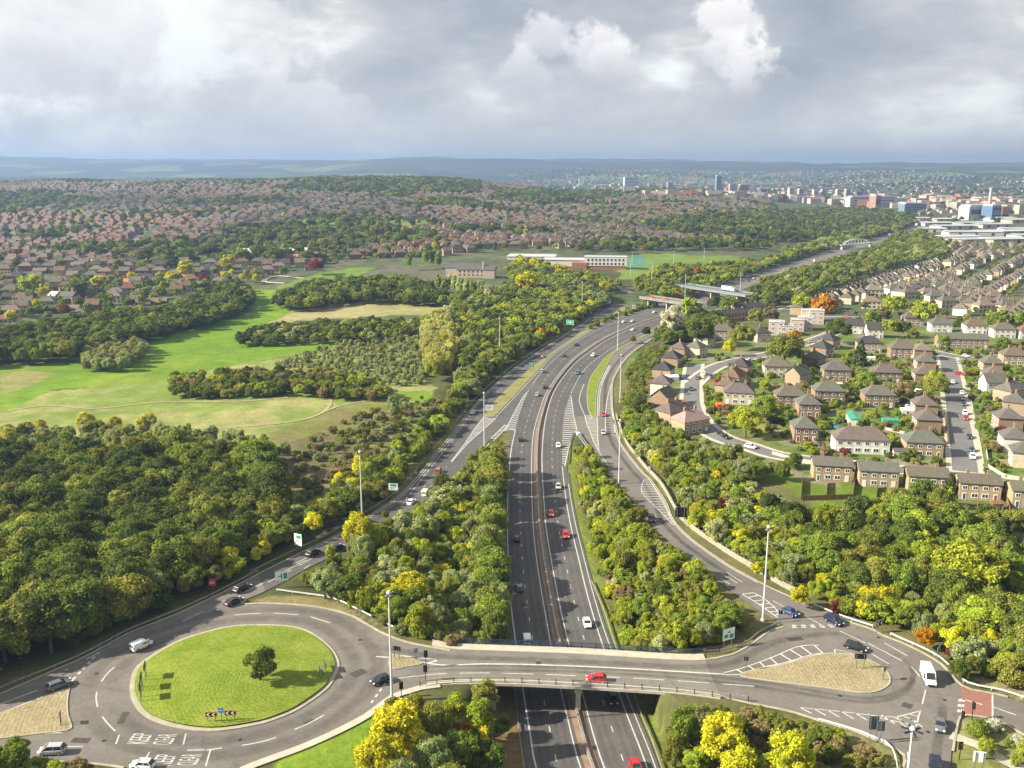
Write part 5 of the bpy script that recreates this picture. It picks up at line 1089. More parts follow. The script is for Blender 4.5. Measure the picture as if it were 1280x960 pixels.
for cx, cy, d, c, s in ((187, 730, 40, 'gg', 'willow'), (205, 735, 24, 'yg', 'round'), (240, 718, 30, 'ye', 'round'), (290, 685, 26, 'ye', 'round'), (84, 790, 26, 'ye', 'round'), (60, 785, 46, 'md', 'oak'), (20, 775, 56, 'md', 'oak'), (112, 780, 16, 'lt', 'round'), (425, 600, 22, 'ye', 'round'), (449, 578, 15, 'ye', 'tall'), (499, 576, 16, 'yg', 'round'), (385, 600, 20, 'gg', 'willow'), (330, 640, 20, 'or', 'shrub'), (265, 700, 22, 'lt', 'round'), (308, 672, 24, 'gg', 'willow')): canopy(cx, cy, d, c, 'in the roadside strip between the left wood and the slip road', s)
zone('in the brown scrub left of the slip road', [(340, 575), (400, 540), (440, 520), (520, 495), (560, 500), (585, 512), (560, 545), (500, 585), (440, 610), (380, 630), (345, 630)], 3.7, (1.4, 3.6), {'ol': 3, 'br': 2.5, 'gg': 2, 'md': 1}, {'shrub': 5, 'willow': 1}, dens=.58, clear=3)
for cx, cy, d, c, s in ((493, 508, 15, 'gg', 'tall'), (500, 530, 18, 'md', 'shrub'), (525, 535, 17, 'gg', 'round'), (355, 560, 20, 'gg', 'willow')): canopy(cx, cy, d, c, 'in the brown scrub left of the slip road', s)
W4 = 'in the wooded wedge between the left slip road and the motorway'
zone(W4, [(378, 722), (440, 668), (520, 618), (590, 575), (624, 545), (632, 560), (627, 620), (620, 690), (618, 750), (625, 790), (606, 806), (560, 800), (500, 786), (462, 768), (425, 745), (395, 738)], 5.2, (5.0, 8.0), {'gg': 4.5, 'yg': 3, 'lt': 2.6, 'ol': 2, 'pa': 1, 'md': .8, 'ye': .5}, {'round': 2.4, 'willow': 4.2, 'oak': .5, 'shrub': 1.2}, clear=2.6, base=4)
for cx, cy, d, c, s, hk in ((512, 735, 42, 'ye', 'round', 1.1), (565, 735, 30, 'ol', 'round', 1), (590, 745, 36, 'gg', 'willow', 1.2), (565, 797, 37, 'rd', 'shrub', .6), (614, 790, 32, 'lt', 'shrub', 1), (448, 662, 34, 'ye', 'round', 1.2), (500, 645, 42, 'pa', 'willow', 1), (437, 735, 40, 'md', 'round', 1), (408, 722, 14, 'ye', 'round', 1.2), (413, 690, 13, 'yg', 'tall', .9), (535, 700, 30, 'dk', 'round', 1), (575, 690, 26, 'yg', 'round', 1)): canopy(cx, cy, d, c, W4, s, hk)
for k_ in range(22): canopy(613+random.uniform(-4, 5)+(3 if k_ > 14 else 0), 572+k_*10.2, random.uniform(24, 30), random.choice(('gg', 'ol', 'md', 'lt')), W4, random.choice(('round', 'willow')), 1.62)
TREES[:] = [t_ if t_[5] != 'rd' else t_[:5]+('br',)+t_[6:] for t_ in TREES]
W5 = 'in the shrubby wedge between the motorway and the right slip road'
zone(W5, [(722, 566), (738, 562), (765, 598), (795, 630), (850, 688), (900, 738), (928, 766), (918, 775), (885, 800), (850, 812), (790, 808), (772, 780), (760, 730), (742, 670), (728, 610)], 3.7, (3.0, 5.6), {'yg': 5, 'ol': 2.6, 'lt': 2.4, 'gg': 1.4, 'pa': .8, 'br': .5, 'ye': .6}, {'shrub': 3, 'round': 1.8, 'willow': 3.2}, clear=2.4, base=4)
zone(W5, [(720, 562), (738, 560), (765, 596), (798, 632), (852, 690), (902, 740), (930, 768), (905, 795), (850, 812), (788, 810), (768, 780), (754, 730), (738, 670), (724, 610)], 2.7, (1.6, 3.2), {'yg': 4, 'ol': 3, 'lt': 2.4, 'gg': 1, 'br': .8, 'pa': .5}, {'shrub': 3, 'willow': 1.4}, clear=1.6, base=4)
for cx, cy, d, c, s in ((915, 770, 38, 'lt', 'oak'), (880, 780, 30, 'md', 'oak'), (845, 790, 34, 'yg', 'round'), (800, 760, 34, 'lt', 'oak'), (830, 735, 36, 'md', 'oak'), (782, 700, 28, 'ol', 'willow'), (735, 575, 20, 'br', 'shrub')): canopy(cx, cy, d, c, W5, s)
zone(W4, [(378, 722), (440, 668), (520, 618), (590, 575), (624, 545), (632, 560), (627, 620), (620, 690), (618, 750), (625, 800), (560, 805), (500, 790), (462, 770), (425, 745), (395, 738)], 3.2, (1.8, 3.4), {'yg': 3, 'gg': 3, 'lt': 2, 'ol': 2}, {'shrub': 3, 'willow': 2}, clear=1.8, base=4)
W6 = 'in the bushy bank outside the right slip road'
zone(W6, [(786, 512), (830, 545), (880, 562), (930, 590), (990, 650), (1010, 690), (1060, 715), (1130, 720), (1200, 765), (1290, 810), (1290, 868), (1240, 852), (1205, 835), (1165, 812), (1120, 790), (1060, 768), (1015, 750), (960, 715), (900, 674), (862, 645), (846, 610), (815, 585), (790, 555), (775, 528)], 4.4, (3.6, 7.0), {'yg': 4.8, 'lt': 3, 'ol': 2.6, 'gg': 2.2, 'md': .8, 'pa': .6, 'ye': .6, 'br': .3, 'rd': .05}, {'round': 2.2, 'shrub': 2.4, 'willow': 3.4}, clear=3.0)
for cx, cy, d, c, s in ((1052, 757, 26, 'rd', 'shrub'), (1157, 797, 26, 'or', 'round'), (1078, 760, 24, 'ye', 'round'), (1200, 835, 32, 'md', 'oak'), (1190, 810, 20, 'rd', 'shrub'), (1205, 818, 16, 'rd', 'shrub'), (1240, 800, 26, 'ye', 'round'), (985, 715, 30, 'gg', 'willow'), (925, 672, 24, 'ye', 'round'), (873, 645, 24, 'yg', 'round'), (895, 660, 30, 'pa', 'willow'), (945, 710, 20, 'ye', 'round'), (1215, 790, 26, 'yg', 'round'), (1260, 830, 34, 'yg', 'round'), (1000, 745, 26, 'ye', 'round'), (1107, 752, 26, 'yg', 'round'), (1145, 760, 24, 'gg', 'willow')): canopy(cx, cy, d, c, W6, s)
zone('in the belt of willows behind the near estate gardens', [(778, 500), (800, 495), (832, 530), (880, 555), (960, 572), (985, 590), (940, 600), (880, 580), (830, 560), (795, 535)], 5.6, (5, 8), {'gg': 4, 'lt': 2, 'ol': 2, 'md': 2}, {'willow': 3, 'round': 2})
W7 = 'in the big wood below the bottom row of houses'
zone(W7, [(935, 605), (985, 640), (1040, 640), (1090, 628), (1150, 612), (1200, 632), (1290, 662), (1290, 812), (1200, 768), (1130, 724), (1060, 716), (1005, 690), (985, 650)], 7.2, (7.5, 11), {'md': 4, 'lt': 4, 'yg': 3, 'ol': 2.4, 'dk': 1.4}, {'oak': 4, 'round': 3, 'willow': 1})
for cx, cy, d, c, s in ((1215, 710, 96, 'yg', 'oak'), (1130, 640, 64, 'lt', 'oak'), (1190, 648, 60, 'lt', 'oak'), (1085, 655, 34, 'br', 'willow'), (1130, 690, 50, 'md', 'oak'), (1270, 700, 44, 'yg', 'oak'), (1015, 665, 26, 'or', 'round'), (990, 655, 26, 'ol', 'round'), (1090, 675, 24, 'pa', 'willow'), (1250, 655, 40, 'md', 'oak')): canopy(cx, cy, d, c, W7, s, .8)
zone('in the wood beyond the right edge of the view', [(1290, 650), (1420, 700), (1420, 930), (1290, 868)], 7.5, (7, 11), {'md': 4, 'lt': 3, 'yg': 3, 'ol': 2}, {'oak': 3, 'round': 3})
zone('in the wood beyond the left edge of the view', [(-90, 560), (-90, 868), (-200, 900), (-200, 570)], 8, (9, 13), {'md': 4, 'dk': 4, 'ol': 3}, {'oak': 3, 'round': 2})
W8 = 'in the clump below the left end of the bridge'
for cx, cy, d, c, s, hk in ((497, 905, 52, 'ye', 'round', 1.15), (475, 945, 52, 'ye', 'round', 1.1), (520, 885, 40, 'ol', 'willow', 1), (545, 900, 42, 'ol', 'willow', 1.1), (568, 885, 34, 'yg', 'round', 1.1), (600, 900, 36, 'yg', 'tall', .8), (575, 935, 46, 'lt', 'round', 1), (610, 945, 44, 'md', 'round', 1), (606, 868, 38, 'ol', 'round', 1), (540, 945, 50, 'gg', 'willow', 1), (505, 975, 50, 'gg', 'willow', 1), (565, 975, 50, 'ol', 'round', 1), (460, 985, 44, 'ye', 'round', 1), (603, 925, 18, 'ye', 'tall', 1), (515, 930, 34, 'ye', 'round', 1), (625, 905, 30, 'md', 'round', 1), (490, 880, 26, 'ol', 'shrub', 1), (620, 985, 44, 'lt', 'round', 1), (585, 910, 30, 'or', 'shrub', .9)): canopy(cx, cy, d, c, W8, s, hk)
W9 = 'in the group of autumn trees right of the motorway below the bridge'
for cx, cy, d, c, s, hk in ((905, 925, 60, 'ye', 'round', 1.05), (925, 960, 54, 'ye', 'round', 1), (988, 945, 66, 'ye', 'round', 1), (960, 960, 36, 'yg', 'round', 1), (858, 905, 46, 'lt', 'willow', 1), (880, 898, 34, 'gg', 'willow', 1), (845, 935, 40, 'ol', 'willow', 1), (870, 950, 36, 'yg', 'round', 1), (1010, 990, 44, 'ye', 'round', 1)): canopy(cx, cy, d, c, W9, s, hk)
for cx, cy, d, c, s in ((18, 942, 46, 'lt', 'round'), (48, 958, 34, 'ol', 'shrub'), (84, 968, 36, 'br', 'shrub'), (118, 972, 34, 'ol', 'shrub'), (-12, 950, 44, 'ol', 'round'), (5, 962, 40, 'or', 'shrub')): canopy(cx, cy, d, c, 'in the hedge at the bottom left corner', s)
zone('in the low brown scrub below the junction road', [(845, 884), (890, 880), (925, 886), (990, 897), (1060, 918), (1092, 933), (1105, 955), (1105, 1000), (1000, 1000), (1020, 950), (940, 960), (850, 960), (835, 910)], 2.5, (1.4, 3.0), {'ol': 3, 'br': 2, 'md': 1.5, 'yg': 1}, {'shrub': 1}, clear=2.4)
zone('in the scrub corner right of the lower road', [(1200, 905), (1240, 905), (1290, 930), (1290, 960), (1250, 952), (1205, 925)], 3.6, (1.8, 3.4), {'yg': 2, 'ol': 2, 'lt': 2, 'wh': .8}, {'shrub': 3, 'willow': 1}, clear=2.6)
for cx, cy, d in ((1245, 905, 22), (1275, 925, 22)): canopy(cx, cy, d, 'wh', 'in the scrub corner right of the lower road', 'shrub')
zone('in the hedge at the bottom left corner', [(-60, 925), (0, 930), (35, 922), (55, 955), (130, 958), (150, 975), (-60, 985)], 3.0, (2.2, 4.2), {'ol': 2, 'lt': 2, 'yg': 1.4, 'br': 1}, {'shrub': 3, 'round': 2}, clear=2.6)
canopy(324, 829, 50, 'md', 'alone on the roundabout lawn', 'round', .92); TREES[-1] = TREES[-1][:2]+(5.7,)+TREES[-1][3:]
H1 = 'in the dark belt along the far side of the green field'
zone(H1, [(-60, 412), (0, 410), (60, 406), (130, 394), (200, 388), (250, 368), (300, 354), (316, 366), (306, 386), (250, 402), (180, 418), (100, 438), (40, 446), (-60, 450)], 8, (8.5, 12), {'dk': 4, 'md': 3, 'lt': 1.2, 'ol': 1}, {'oak': 3, 'round': 2})
zone('in the clump of willows standing in the green field', [(108, 432), (140, 420), (176, 422), (183, 445), (150, 455), (108, 457)], 6, (7, 9), {'gg': 3, 'ol': 1, 'br': .6}, {'willow': 3, 'oak': 1})
zone('in the hedge line between the two green fields', [(298, 416), (330, 407), (400, 404), (540, 400), (546, 412), (500, 419), (430, 424), (300, 427)], 6, (5, 7.6), {'dk': 2.4, 'md': 3, 'yg': 1, 'ol': 1.6, 'pa': .6}, {'oak': 2, 'round': 3})
zone('in the dark belt behind the pale meadow', [(345, 368), (390, 353), (440, 350), (500, 348), (540, 356), (552, 370), (600, 374), (618, 377), (560, 376), (480, 371), (430, 374), (380, 382), (346, 380)], 8, (8, 11.5), {'dk': 3, 'md': 3, 'ol': 2, 'lt': 1}, {'oak': 3, 'round': 2})
for k in range(16): canopy(546+k*4.5+random.uniform(-1, 1), 353+k*.7+random.uniform(-1.5, 1.5), 6.6, random.choice(('gg', 'lt', 'pa')), 'in the row of Lombardy poplars before the stone hall', 'tall', 1.25)
for cx, cy in ((511, 324), (532, 322), (540, 321), (548, 326)): canopy(cx, cy, 7.5, 'lt', 'in the group of tall poplars left of the stone hall', 'tall', 1.1)
zone('in the lower hedge above the rough meadow', [(212, 472), (300, 462), (380, 462), (440, 466), (480, 482), (500, 492), (440, 494), (330, 488), (215, 493)], 5.5, (4.5, 6.5), {'ol': 3, 'md': 3, 'yg': 1.4, 'dk': 1.5, 'br': 1}, {'oak': 2, 'round': 2, 'shrub': 2})
zone('in the young birch thicket', [(335, 452), (400, 436), (440, 422), (470, 412), (535, 410), (545, 440), (530, 478), (480, 480), (440, 468), (380, 464)], 3.8, (2.2, 4.2), {'gg': 5, 'ol': .8, 'pa': 3, 'lt': 1}, {'willow': 3, 'tall': 1.4, 'shrub': 1}, dens=.85)
zone('in the pale poplar stand', [(530, 402), (560, 388), (568, 420), (562, 458), (540, 462), (532, 440)], 5.0, (9, 12), {'py': 4, 'pa': 2, 'yg': 1}, {'willow': 3, 'tall': 1})
zone('in the wood left of the upper slip road', [(560, 380), (600, 368), (640, 354), (700, 346), (750, 360), (765, 372), (735, 392), (700, 414), (672, 432), (640, 455), (612, 478), (585, 500), (562, 505), (575, 470), (572, 430)], 6.4, (6, 9.5), {'lt': 3, 'yg': 3, 'md': 3, 'ol': 2, 'gg': 1.6, 'dk': 1.4, 'ye': .5, 'or': .05}, {'round': 4, 'oak': 2, 'willow': 1.5, 'shrub': 1}, clear=3.4)
zone('in the shrub strip between the slip road end and the motorway', [(735, 404), (755, 396), (790, 384), (812, 372), (822, 368), (822, 380), (795, 388), (760, 398), (738, 410)], 4, (2, 4), {'ol': 2, 'md': 2, 'lt': 1}, {'shrub': 1}, clear=2)
zone('around the school grounds', [(632, 336), (645, 322), (665, 326), (700, 332), (745, 342), (775, 352), (770, 362), (720, 350), (660, 350), (640, 348)], 9, (6.5, 9.5), {'yg': 3, 'lt': 2, 'ye': 2, 'ol': 2, 'or': .2}, {'round': 3, 'oak': 2}, dens=.8)
zone('in the wood by the far overbridges', [(790, 352), (830, 334), (860, 332), (940, 325), (970, 318), (1000, 316), (960, 332), (905, 352), (880, 362), (850, 372), (815, 372), (800, 362)], 9, (7, 10), {'yg': 2.6, 'lt': 2.4, 'ol': 2, 'md': 2, 'or': .3}, {'round': 3, 'oak': 2})
zone('in the wood right of the distant motorway', [(940, 362), (965, 345), (1010, 334), (1060, 318), (1100, 308), (1135, 300), (1180, 300), (1185, 318), (1130, 326), (1060, 350), (1000, 368), (960, 380), (930, 376)], 10, (7, 11), {'lt': 3, 'md': 3, 'ol': 3, 'pa': 1, 'dk': 1}, {'round': 3, 'oak': 2, 'willow': 1})
zone('along the left side of the distant motorway', [(960, 330), (1000, 318), (1060, 304), (1100, 292), (1130, 283), (1140, 278), (1060, 290), (980, 312)], 11, (8, 12), {'md': 3, 'ol': 2, 'lt': 1.5, 'yg': 1, 'pa': .8}, {'oak': 3, 'round': 2})
W20 = 'in the mass of trees where the right slip road leaves the motorway'
zone(W20, [(812, 412), (830, 400), (870, 390), (900, 396), (915, 412), (880, 418), (850, 420), (820, 424)], 7, (7, 10), {'md': 4, 'dk': 2, 'lt': 2}, {'oak': 3, 'round': 2}, clear=3)
canopy(838, 402, 34, 'wh', W20, 'round'); canopy(874, 410, 40, 'md', W20, 'oak'); canopy(862, 385, 26, 'yg', W20, 'round'); canopy(808, 414, 12, 'dk', W20, 'round'); canopy(791, 424, 9, 'ol', W20, 'round'); canopy(912, 380, 26, 'md', W20, 'oak'); canopy(895, 378, 22, 'dk', W20, 'oak')
zone('on the scrubby bank between the right slip road and the near gardens', [(785, 460), (800, 442), (818, 430), (830, 432), (822, 455), (812, 490), (792, 505), (782, 500)], 3.6, (1.8, 3.4), {'ol': 3, 'br': 1, 'md': 2, 'lt': 1}, {'shrub': 1}, clear=2.6)
for a in ((982, 437, 46, 'ol', 'oak'), (992, 425, 24, 'or', 'round'), (928, 420, 34, 'ol', 'oak'), (912, 433, 20, 'ye', 'round'), (945, 395, 24, 'ol', 'round'), (963, 393, 22, 'br', 'round'), (933, 525, 44, 'yg', 'oak'), (958, 510, 40, 'lt', 'oak'), (1003, 377, 28, 'yg', 'oak'), (1030, 382, 34, 'or', 'oak'), (1048, 412, 34, 'md', 'oak'), (1118, 380, 32, 'yg', 'oak'), (1157, 388, 36, 'yg', 'oak'), (1216, 393, 40, 'yg', 'oak'), (1249, 398, 32, 'lt', 'oak'), (1278, 399, 32, 'lt', 'oak'), (1090, 397, 26, 'lt', 'oak'), (1105, 392, 22, 'br', 'round'), (1113, 408, 22, 'yg', 'round'), (1130, 410, 24, 'dk', 'oak'), (1140, 418, 18, 'ol', 'round'), (1180, 427, 18, 'lt', 'round'), (1172, 483, 34, 'ol', 'oak'), (1170, 474, 30, 'yg', 'oak'), (1129, 488, 30, 'br', 'oak'), (1085, 476, 34, 'lt', 'oak'), (1076, 438, 17, 'dk', 'conifer'), (1255, 432, 26, 'md', 'round'), (1275, 434, 22, 'ol', 'round'), (993, 573, 30, 'md', 'shrub'), (1188, 603, 17, 'dk', 'conifer'), (1188, 618, 15, 'yg', 'conifer'), (907, 580, 22, 'or', 'shrub'), (793, 503, 30, 'md', 'oak'), (782, 513, 14, 'gg', 'round'), (956, 483, 16, 'yg', 'round'), (1004, 482, 16, 'br', 'round'), (1094, 517, 7, 'lt', 'tall'), (1113, 547, 18, 'yg', 'shrub'), (1227, 533, 18, 'lt', 'round'), (1100, 456, 20, 'md', 'shrub'), (1016, 464, 13, 'md', 'round'), (968, 495, 12, 'md', 'shrub'), (1185, 590, 14, 'lt', 'shrub'), (1062, 444, 12, 'yg', 'round')):
    canopy(a[0], a[1], a[2], a[3], 'in the gardens and greens of the near estate', a[4], .95)
zone('among the garden bushes of the near estate', [(840, 440), (1000, 455), (1150, 430), (1290, 440), (1290, 640), (1180, 600), (1060, 590), (960, 545), (860, 530)], 5.2, (1.4, 3.8), {'md': 3, 'lt': 3, 'yg': 2, 'ol': 2, 'br': 1, 'rd': .3}, {'shrub': 4, 'round': 1}, dens=.75)
zone('in the mature trees of the left estate', [(-40, 350), (0, 345), (60, 350), (110, 345), (170, 345), (240, 340), (300, 335), (340, 335), (330, 350), (250, 358), (200, 375), (130, 385), (50, 395), (-40, 400)], 15, (6, 10), {'yg': 2, 'lt': 2, 'gg': 1.5, 'ye': 1, 'md': 2, 'rd': .15}, {'round': 3, 'oak': 2}, dens=.75)
for a in ((95, 360, 26, 'md', 'oak'), (40, 355, 30, 'yg', 'oak'), (122, 352, 16, 'ye', 'round'), (57, 365, 20, 'py', 'round'), (285, 328, 18, 'ye', 'round'), (232, 335, 22, 'ye', 'round'), (212, 346, 12, 'ye', 'round'), (255, 348, 14, 'rd', 'round'), (395, 332, 20, 'rd', 'oak'), (355, 338, 12, 'lt', 'round'), (345, 318, 22, 'md', 'oak'), (300, 318, 22, 'lt', 'oak'), (263, 312, 18, 'dk', 'oak'), (658, 352, 26, 'ye', 'oak')): canopy(a[0], a[1], a[2], a[3], 'in the mature trees of the left estate', a[4])
# distant trees
DK = {'dk': 4, 'md': 3, 'ol': 1.5, 'br': .4}
zone('scattered through the far suburbs', [(-60, 345), (0, 345), (300, 330), (480, 328), (560, 318), (640, 312), (780, 316), (960, 312), (1000, 300), (960, 250), (640, 240), (250, 232), (0, 222), (-60, 222)], 24, (6, 12), {'dk': 4, 'md': 4, 'ol': 2, 'lt': 1.2, 'yg': .8, 'ye': .2, 'rd': .1}, {'oak': 3, 'round': 3}, dens=.72, lift=.2, clump=120)
zone('scattered through the far suburbs', [(-60, 345), (0, 345), (300, 330), (480, 328), (560, 318), (640, 312), (780, 316), (960, 312), (1000, 300), (960, 250), (640, 240), (250, 232), (0, 222), (-60, 222)], 21, (5, 9), {'dk': 4, 'md': 4, 'ol': 2, 'yg': 1.2, 'ye': .3}, {'oak': 3, 'round': 3}, dens=.6, lift=.2)
zone('scattered through the far suburbs', [(-60, 345), (0, 345), (300, 330), (480, 328), (560, 318), (640, 312), (780, 316), (960, 312), (1000, 300), (960, 250), (640, 240), (250, 232), (0, 222), (-60, 222)], 15, (7, 13), {'dk': 4, 'md': 4, 'ol': 2, 'lt': 1, 'br': .5}, {'oak': 3, 'round': 2}, dens=.8, lift=.2, gap=1)
zone('in the far estate right of the motorway', [(1000, 390), (1180, 318), (1290, 310), (1290, 410), (1100, 400)], 17, (3.5, 7.5), {'md': 3, 'yg': 2, 'ol': 2, 'dk': 1, 'rd': .3}, {'oak': 2, 'round': 3}, dens=.6)
zone('in the wooded slope before the city', [(800, 282), (870, 272), (960, 268), (1020, 262), (1080, 262), (1135, 270), (1145, 282), (1100, 294), (1040, 300), (985, 302), (930, 298), (880, 298), (840, 290)], 17, (9, 14), DK, {'oak': 4, 'round': 1}, lift=.2)
zone('on the skyline ridge of the far estate', [(380, 240), (430, 228), (480, 230), (560, 232), (600, 238), (600, 246), (520, 244), (440, 242)], 20, (10, 15), DK, {'oak': 4, 'round': 1}, lift=.2)
zone('on the wooded ridge in the middle distance', [(650, 244), (700, 240), (760, 242), (775, 248), (740, 252), (660, 250)], 20, (10, 15), DK, {'oak': 4, 'round': 1}, lift=.2)
zone('on the skyline ridge of the far estate', [(-40, 226), (60, 224), (180, 228), (330, 232), (330, 238), (150, 234), (-40, 232)], 26, (9, 14), DK, {'oak': 4, 'round': 1}, lift=.2, dens=.8)
zone('in the band of trees by the warehouses', [(1100, 312), (1200, 312), (1290, 322), (1290, 312), (1180, 304), (1150, 290), (1120, 292)], 17, (8, 11), {'ol': 3, 'md': 3, 'lt': 1}, {'oak': 1, 'round': 1}, lift=.2)
zone('in the green valley beyond the motorway', [(1000, 262), (1140, 268), (1290, 268), (1290, 278), (1140, 280)], 40, (8, 12), DK, {'oak': 1}, lift=.1, dens=.8)
zone('on the lower city slopes', [(640, 224), (1290, 226), (1290, 262), (1140, 262), (960, 246), (640, 238)], 75, (10, 16), DK, {'oak': 1}, lift=.1, dens=.8)
# drop trees that stand in houses / on parapets is handled by zone outlines
ORD = ['', 'second ', 'third ', 'fourth ', 'fifth ', 'sixth ', 'seventh ', 'eighth ']
# ================================================================ HOUSES
HT = {'semi': (12.6, 8.6, 5.4, 3.5, 'hip'), 'square': (8.8, 9.0, 5.4, 3.5, 'hip'), 'gabled': (9.4, 8.0, 5.3, 3.6, 'gable'), 'terrace': (27.0, 8.2, 5.4, 2.6, 'gable'), 'block': (12.0, 8.0, 5.4, 1.9, 'gable'), 'long_semi': (18.8, 8.8, 5.3, 3.7, 'hip'), 'bungalow': (11.5, 8.2, 2.7, 2.4, 'gable')}
def roof_geom(w, d, ze, rh, kind, ov=.45, m=0, mb=None):
    mb = mb or MB(); X, Y = w/2+ov, d/2+ov; z0 = ze-.12; th = .16
    if kind == 'hip':
        rx = max(w/2-d/2*.92, .35); ry = 0 if w >= d-.5 else d/2-w/2*.92
        V = [(-X, -Y, z0), (X, -Y, z0), (X, Y, z0), (-X, Y, z0), (-X, -Y, z0+th), (X, -Y, z0+th), (X, Y, z0+th), (-X, Y, z0+th), (-rx, 0, ze+rh), (rx, 0, ze+rh)]
        mb.add(V, [(0, 3, 2, 1), (0, 1, 5, 4), (1, 2, 6, 5), (2, 3, 7, 6), (3, 0, 4, 7), (4, 5, 9, 8), (6, 7, 8, 9), (5, 6, 9), (7, 4, 8)], m)
    else:
        V = [(-X, -Y, z0), (X, -Y, z0), (X, Y, z0), (-X, Y, z0), (-X, 0, ze+rh), (X, 0, ze+rh)]; U = [(x, y, z+th*1.2) for x, y, z in V]
        mb.add(V+U, [(0, 4, 5, 1), (3, 2, 5, 4), (6, 7, 11, 10), (9, 10, 11, 8), (0, 1, 7, 6), (2, 3, 9, 8), (0, 6, 10, 4), (4, 10, 9, 3), (1, 5, 11, 7), (5, 2, 8, 11)], m)
    return mb
def wall_geom(w, d, ze, rh, kind, mb=None, m=0):
    mb = mb or MB(); mb.box((0, 0, (ze-.6)/2), (w, d, ze+.6), m=m)
    if kind == 'gable': x, y = w/2, d/2; mb.add([(-x, -y, ze), (-x, y, ze), (-x, 0, ze+rh*.96)], [(0, 2, 1)], m); mb.add([(x, -y, ze), (x, y, ze), (x, 0, ze+rh*.96)], [(0, 1, 2)], m)
    return mb
def openings(t):
    w, d, ze, rh, kind = HT[t]; out = []; n = max(2, int(round(w/3.0))); two = ze > 4
    for side in (-1, 1):
        for k in range(n):
            x = -w/2+w*(k+.5)/n; door = (k in ((0, n-1) if side < 0 else (n//2,))) and t != 'bungalow' or (t == 'bungalow' and k == n//2)
            if two: out.append(('window', x, side, 3.95, 1.35, 1.15))
            if door: out.append(('door', x, side, 1.05, .95, 2.1))
            else: out.append(('window', x, side, 1.5, 1.75, 1.3))
    return out
WINM = {}
def win_mesh(kind, w, h):
    k = (kind, w, h)
    if k not in WINM:
        m = MB(); m.box((0, 0, 0), (w+.22, .12, h+.22), m=0)
        if kind == 'window':
            for q in (-.5, .5): m.quad((q*w*.5-w*.21, -.066, -h*.42), (q*w*.5+w*.21, -.066, -h*.42), (q*w*.5+w*.21, -.066, h*.42), (q*w*.5-w*.21, -.066, h*.42), m=1)
        else: m.quad((-w*.42, -.066, -h*.45), (w*.42, -.066, -h*.45), (w*.42, -.066, h*.45), (-w*.42, -.066, h*.45), m=1)
        WINM[k] = m.mesh(kind, [M['frame_white'], M['pane'] if kind == 'window' else M['door']])
    return WINM[k]
HM_ = {}
for t_, (w, d, ze, rh, kind) in HT.items():
    wm = wall_geom(w, d, ze, rh, kind).mesh('wall', [M['wall']]); far = wall_geom(w, d, ze, rh, kind)
    for (nm, x, s, z, ww, hh) in openings(t_):
        y = s*(d/2+.03); q = [(x-ww/2, y, z-hh/2), (x+ww/2, y, z-hh/2), (x+ww/2, y, z+hh/2), (x-ww/2, y, z+hh/2)]; far.quad(*(q if s < 0 else q[::-1]), m=1)
    fm = far.mesh('wall', [M['wall'], M['pane']]); rm = roof_geom(w, d, ze, rh, kind).mesh('roof', [M['roof']])
    ch = MB(); ch.box((0, 0, 0), (.95, .7, 1.7)); ch.box((0, 0, .9), (1.1, .85, .14)); ch.tube((-.22, 0, .9), (-.22, 0, 1.3), .12, .1, 6); ch.tube((.22, 0, .9), (.22, 0, 1.3), .12, .1, 6)
    HM_[t_] = (wm, fm, rm, ch.mesh('chimney', [M['chimney']]))
DOORC = [(.6, .6, .6), (.3, .03, .03), (.03, .08, .2), (.03, .15, .06), (.7, .7, .68)]
rh_ = random.Random(21)
def build_house(x, y, z, rot, t, wc, rc, label, group, near=True, name='house'):
    w, d, ze, rhh, kind = HT[t]; r = empty({'terrace': 'terraced_house', 'bungalow': 'bungalow'}.get(t, 'house'), (x, y, z), R(rot)); tag(r, label, 'bungalow' if t == 'bungalow' else 'house', group)
    wm, fm, rm, cm_ = HM_[t]; v = rh_.uniform(.92, 1.08)
    wo_ = bpy.data.objects.new('wall', wm if near else fm); link(wo_, r); wo_.color = (*[c*v for c in wc], 1); ro = bpy.data.objects.new('roof', rm); link(ro, r); ro.color = (*[c*rh_.uniform(.9, 1.1) for c in rc], 1)
    xs_ = {'terrace': (-9, 0, 9), 'long_semi': (-4, 4), 'semi': (-2.6, 2.6), 'block': (-3, 3)}.get(t, (0,))
    for cx in xs_: o = bpy.data.objects.new('chimney', cm_); link(o, ro); o.location = (cx, .35, ze+rhh+.15)
    if near:
        for (nm, px_, s, zz, ww, hh) in openings(t):
            o = bpy.data.objects.new(nm, win_mesh(nm, ww, hh)); link(o, r); o.location = (px_, s*(d/2+.03), zz); o.rotation_euler = (0, 0, 0 if s < 0 else math.pi); o.color = (*DOORC[rh_.randrange(5)], 1)
    return r
BRK, TAN, CRM, WHT, PNK, RED = (.29, .20, .138), (.38, .29, .18), (.54, .47, .34), (.66, .63, .56), (.38, .29, .20), (.24, .12, .08)
RGR, RBR, RDK, RRD, RTN, RPK = (.122, .112, .094), (.128, .112, .086), (.062, .058, .058), (.155, .092, .066), (.175, .145, .11), (.32, .22, .19)
WN = {BRK: 'brick', TAN: 'tan brick', CRM: 'cream', WHT: 'white', PNK: 'pinkish brick', RED: 'red brick'}; RN = {RGR: 'grey-brown', RBR: 'brown', RDK: 'dark slate', RRD: 'orange-red', RTN: 'pale tan', RPK: 'pink'}
TN = {'semi': 'semi-detached pair', 'square': 'square hipped house', 'gabled': 'gabled house', 'terrace': 'long terrace', 'block': 'low-roofed house pair', 'long_semi': 'long house pair', 'bungalow': 'bungalow'}
GN = 'houses of the near estate right of the motorway'
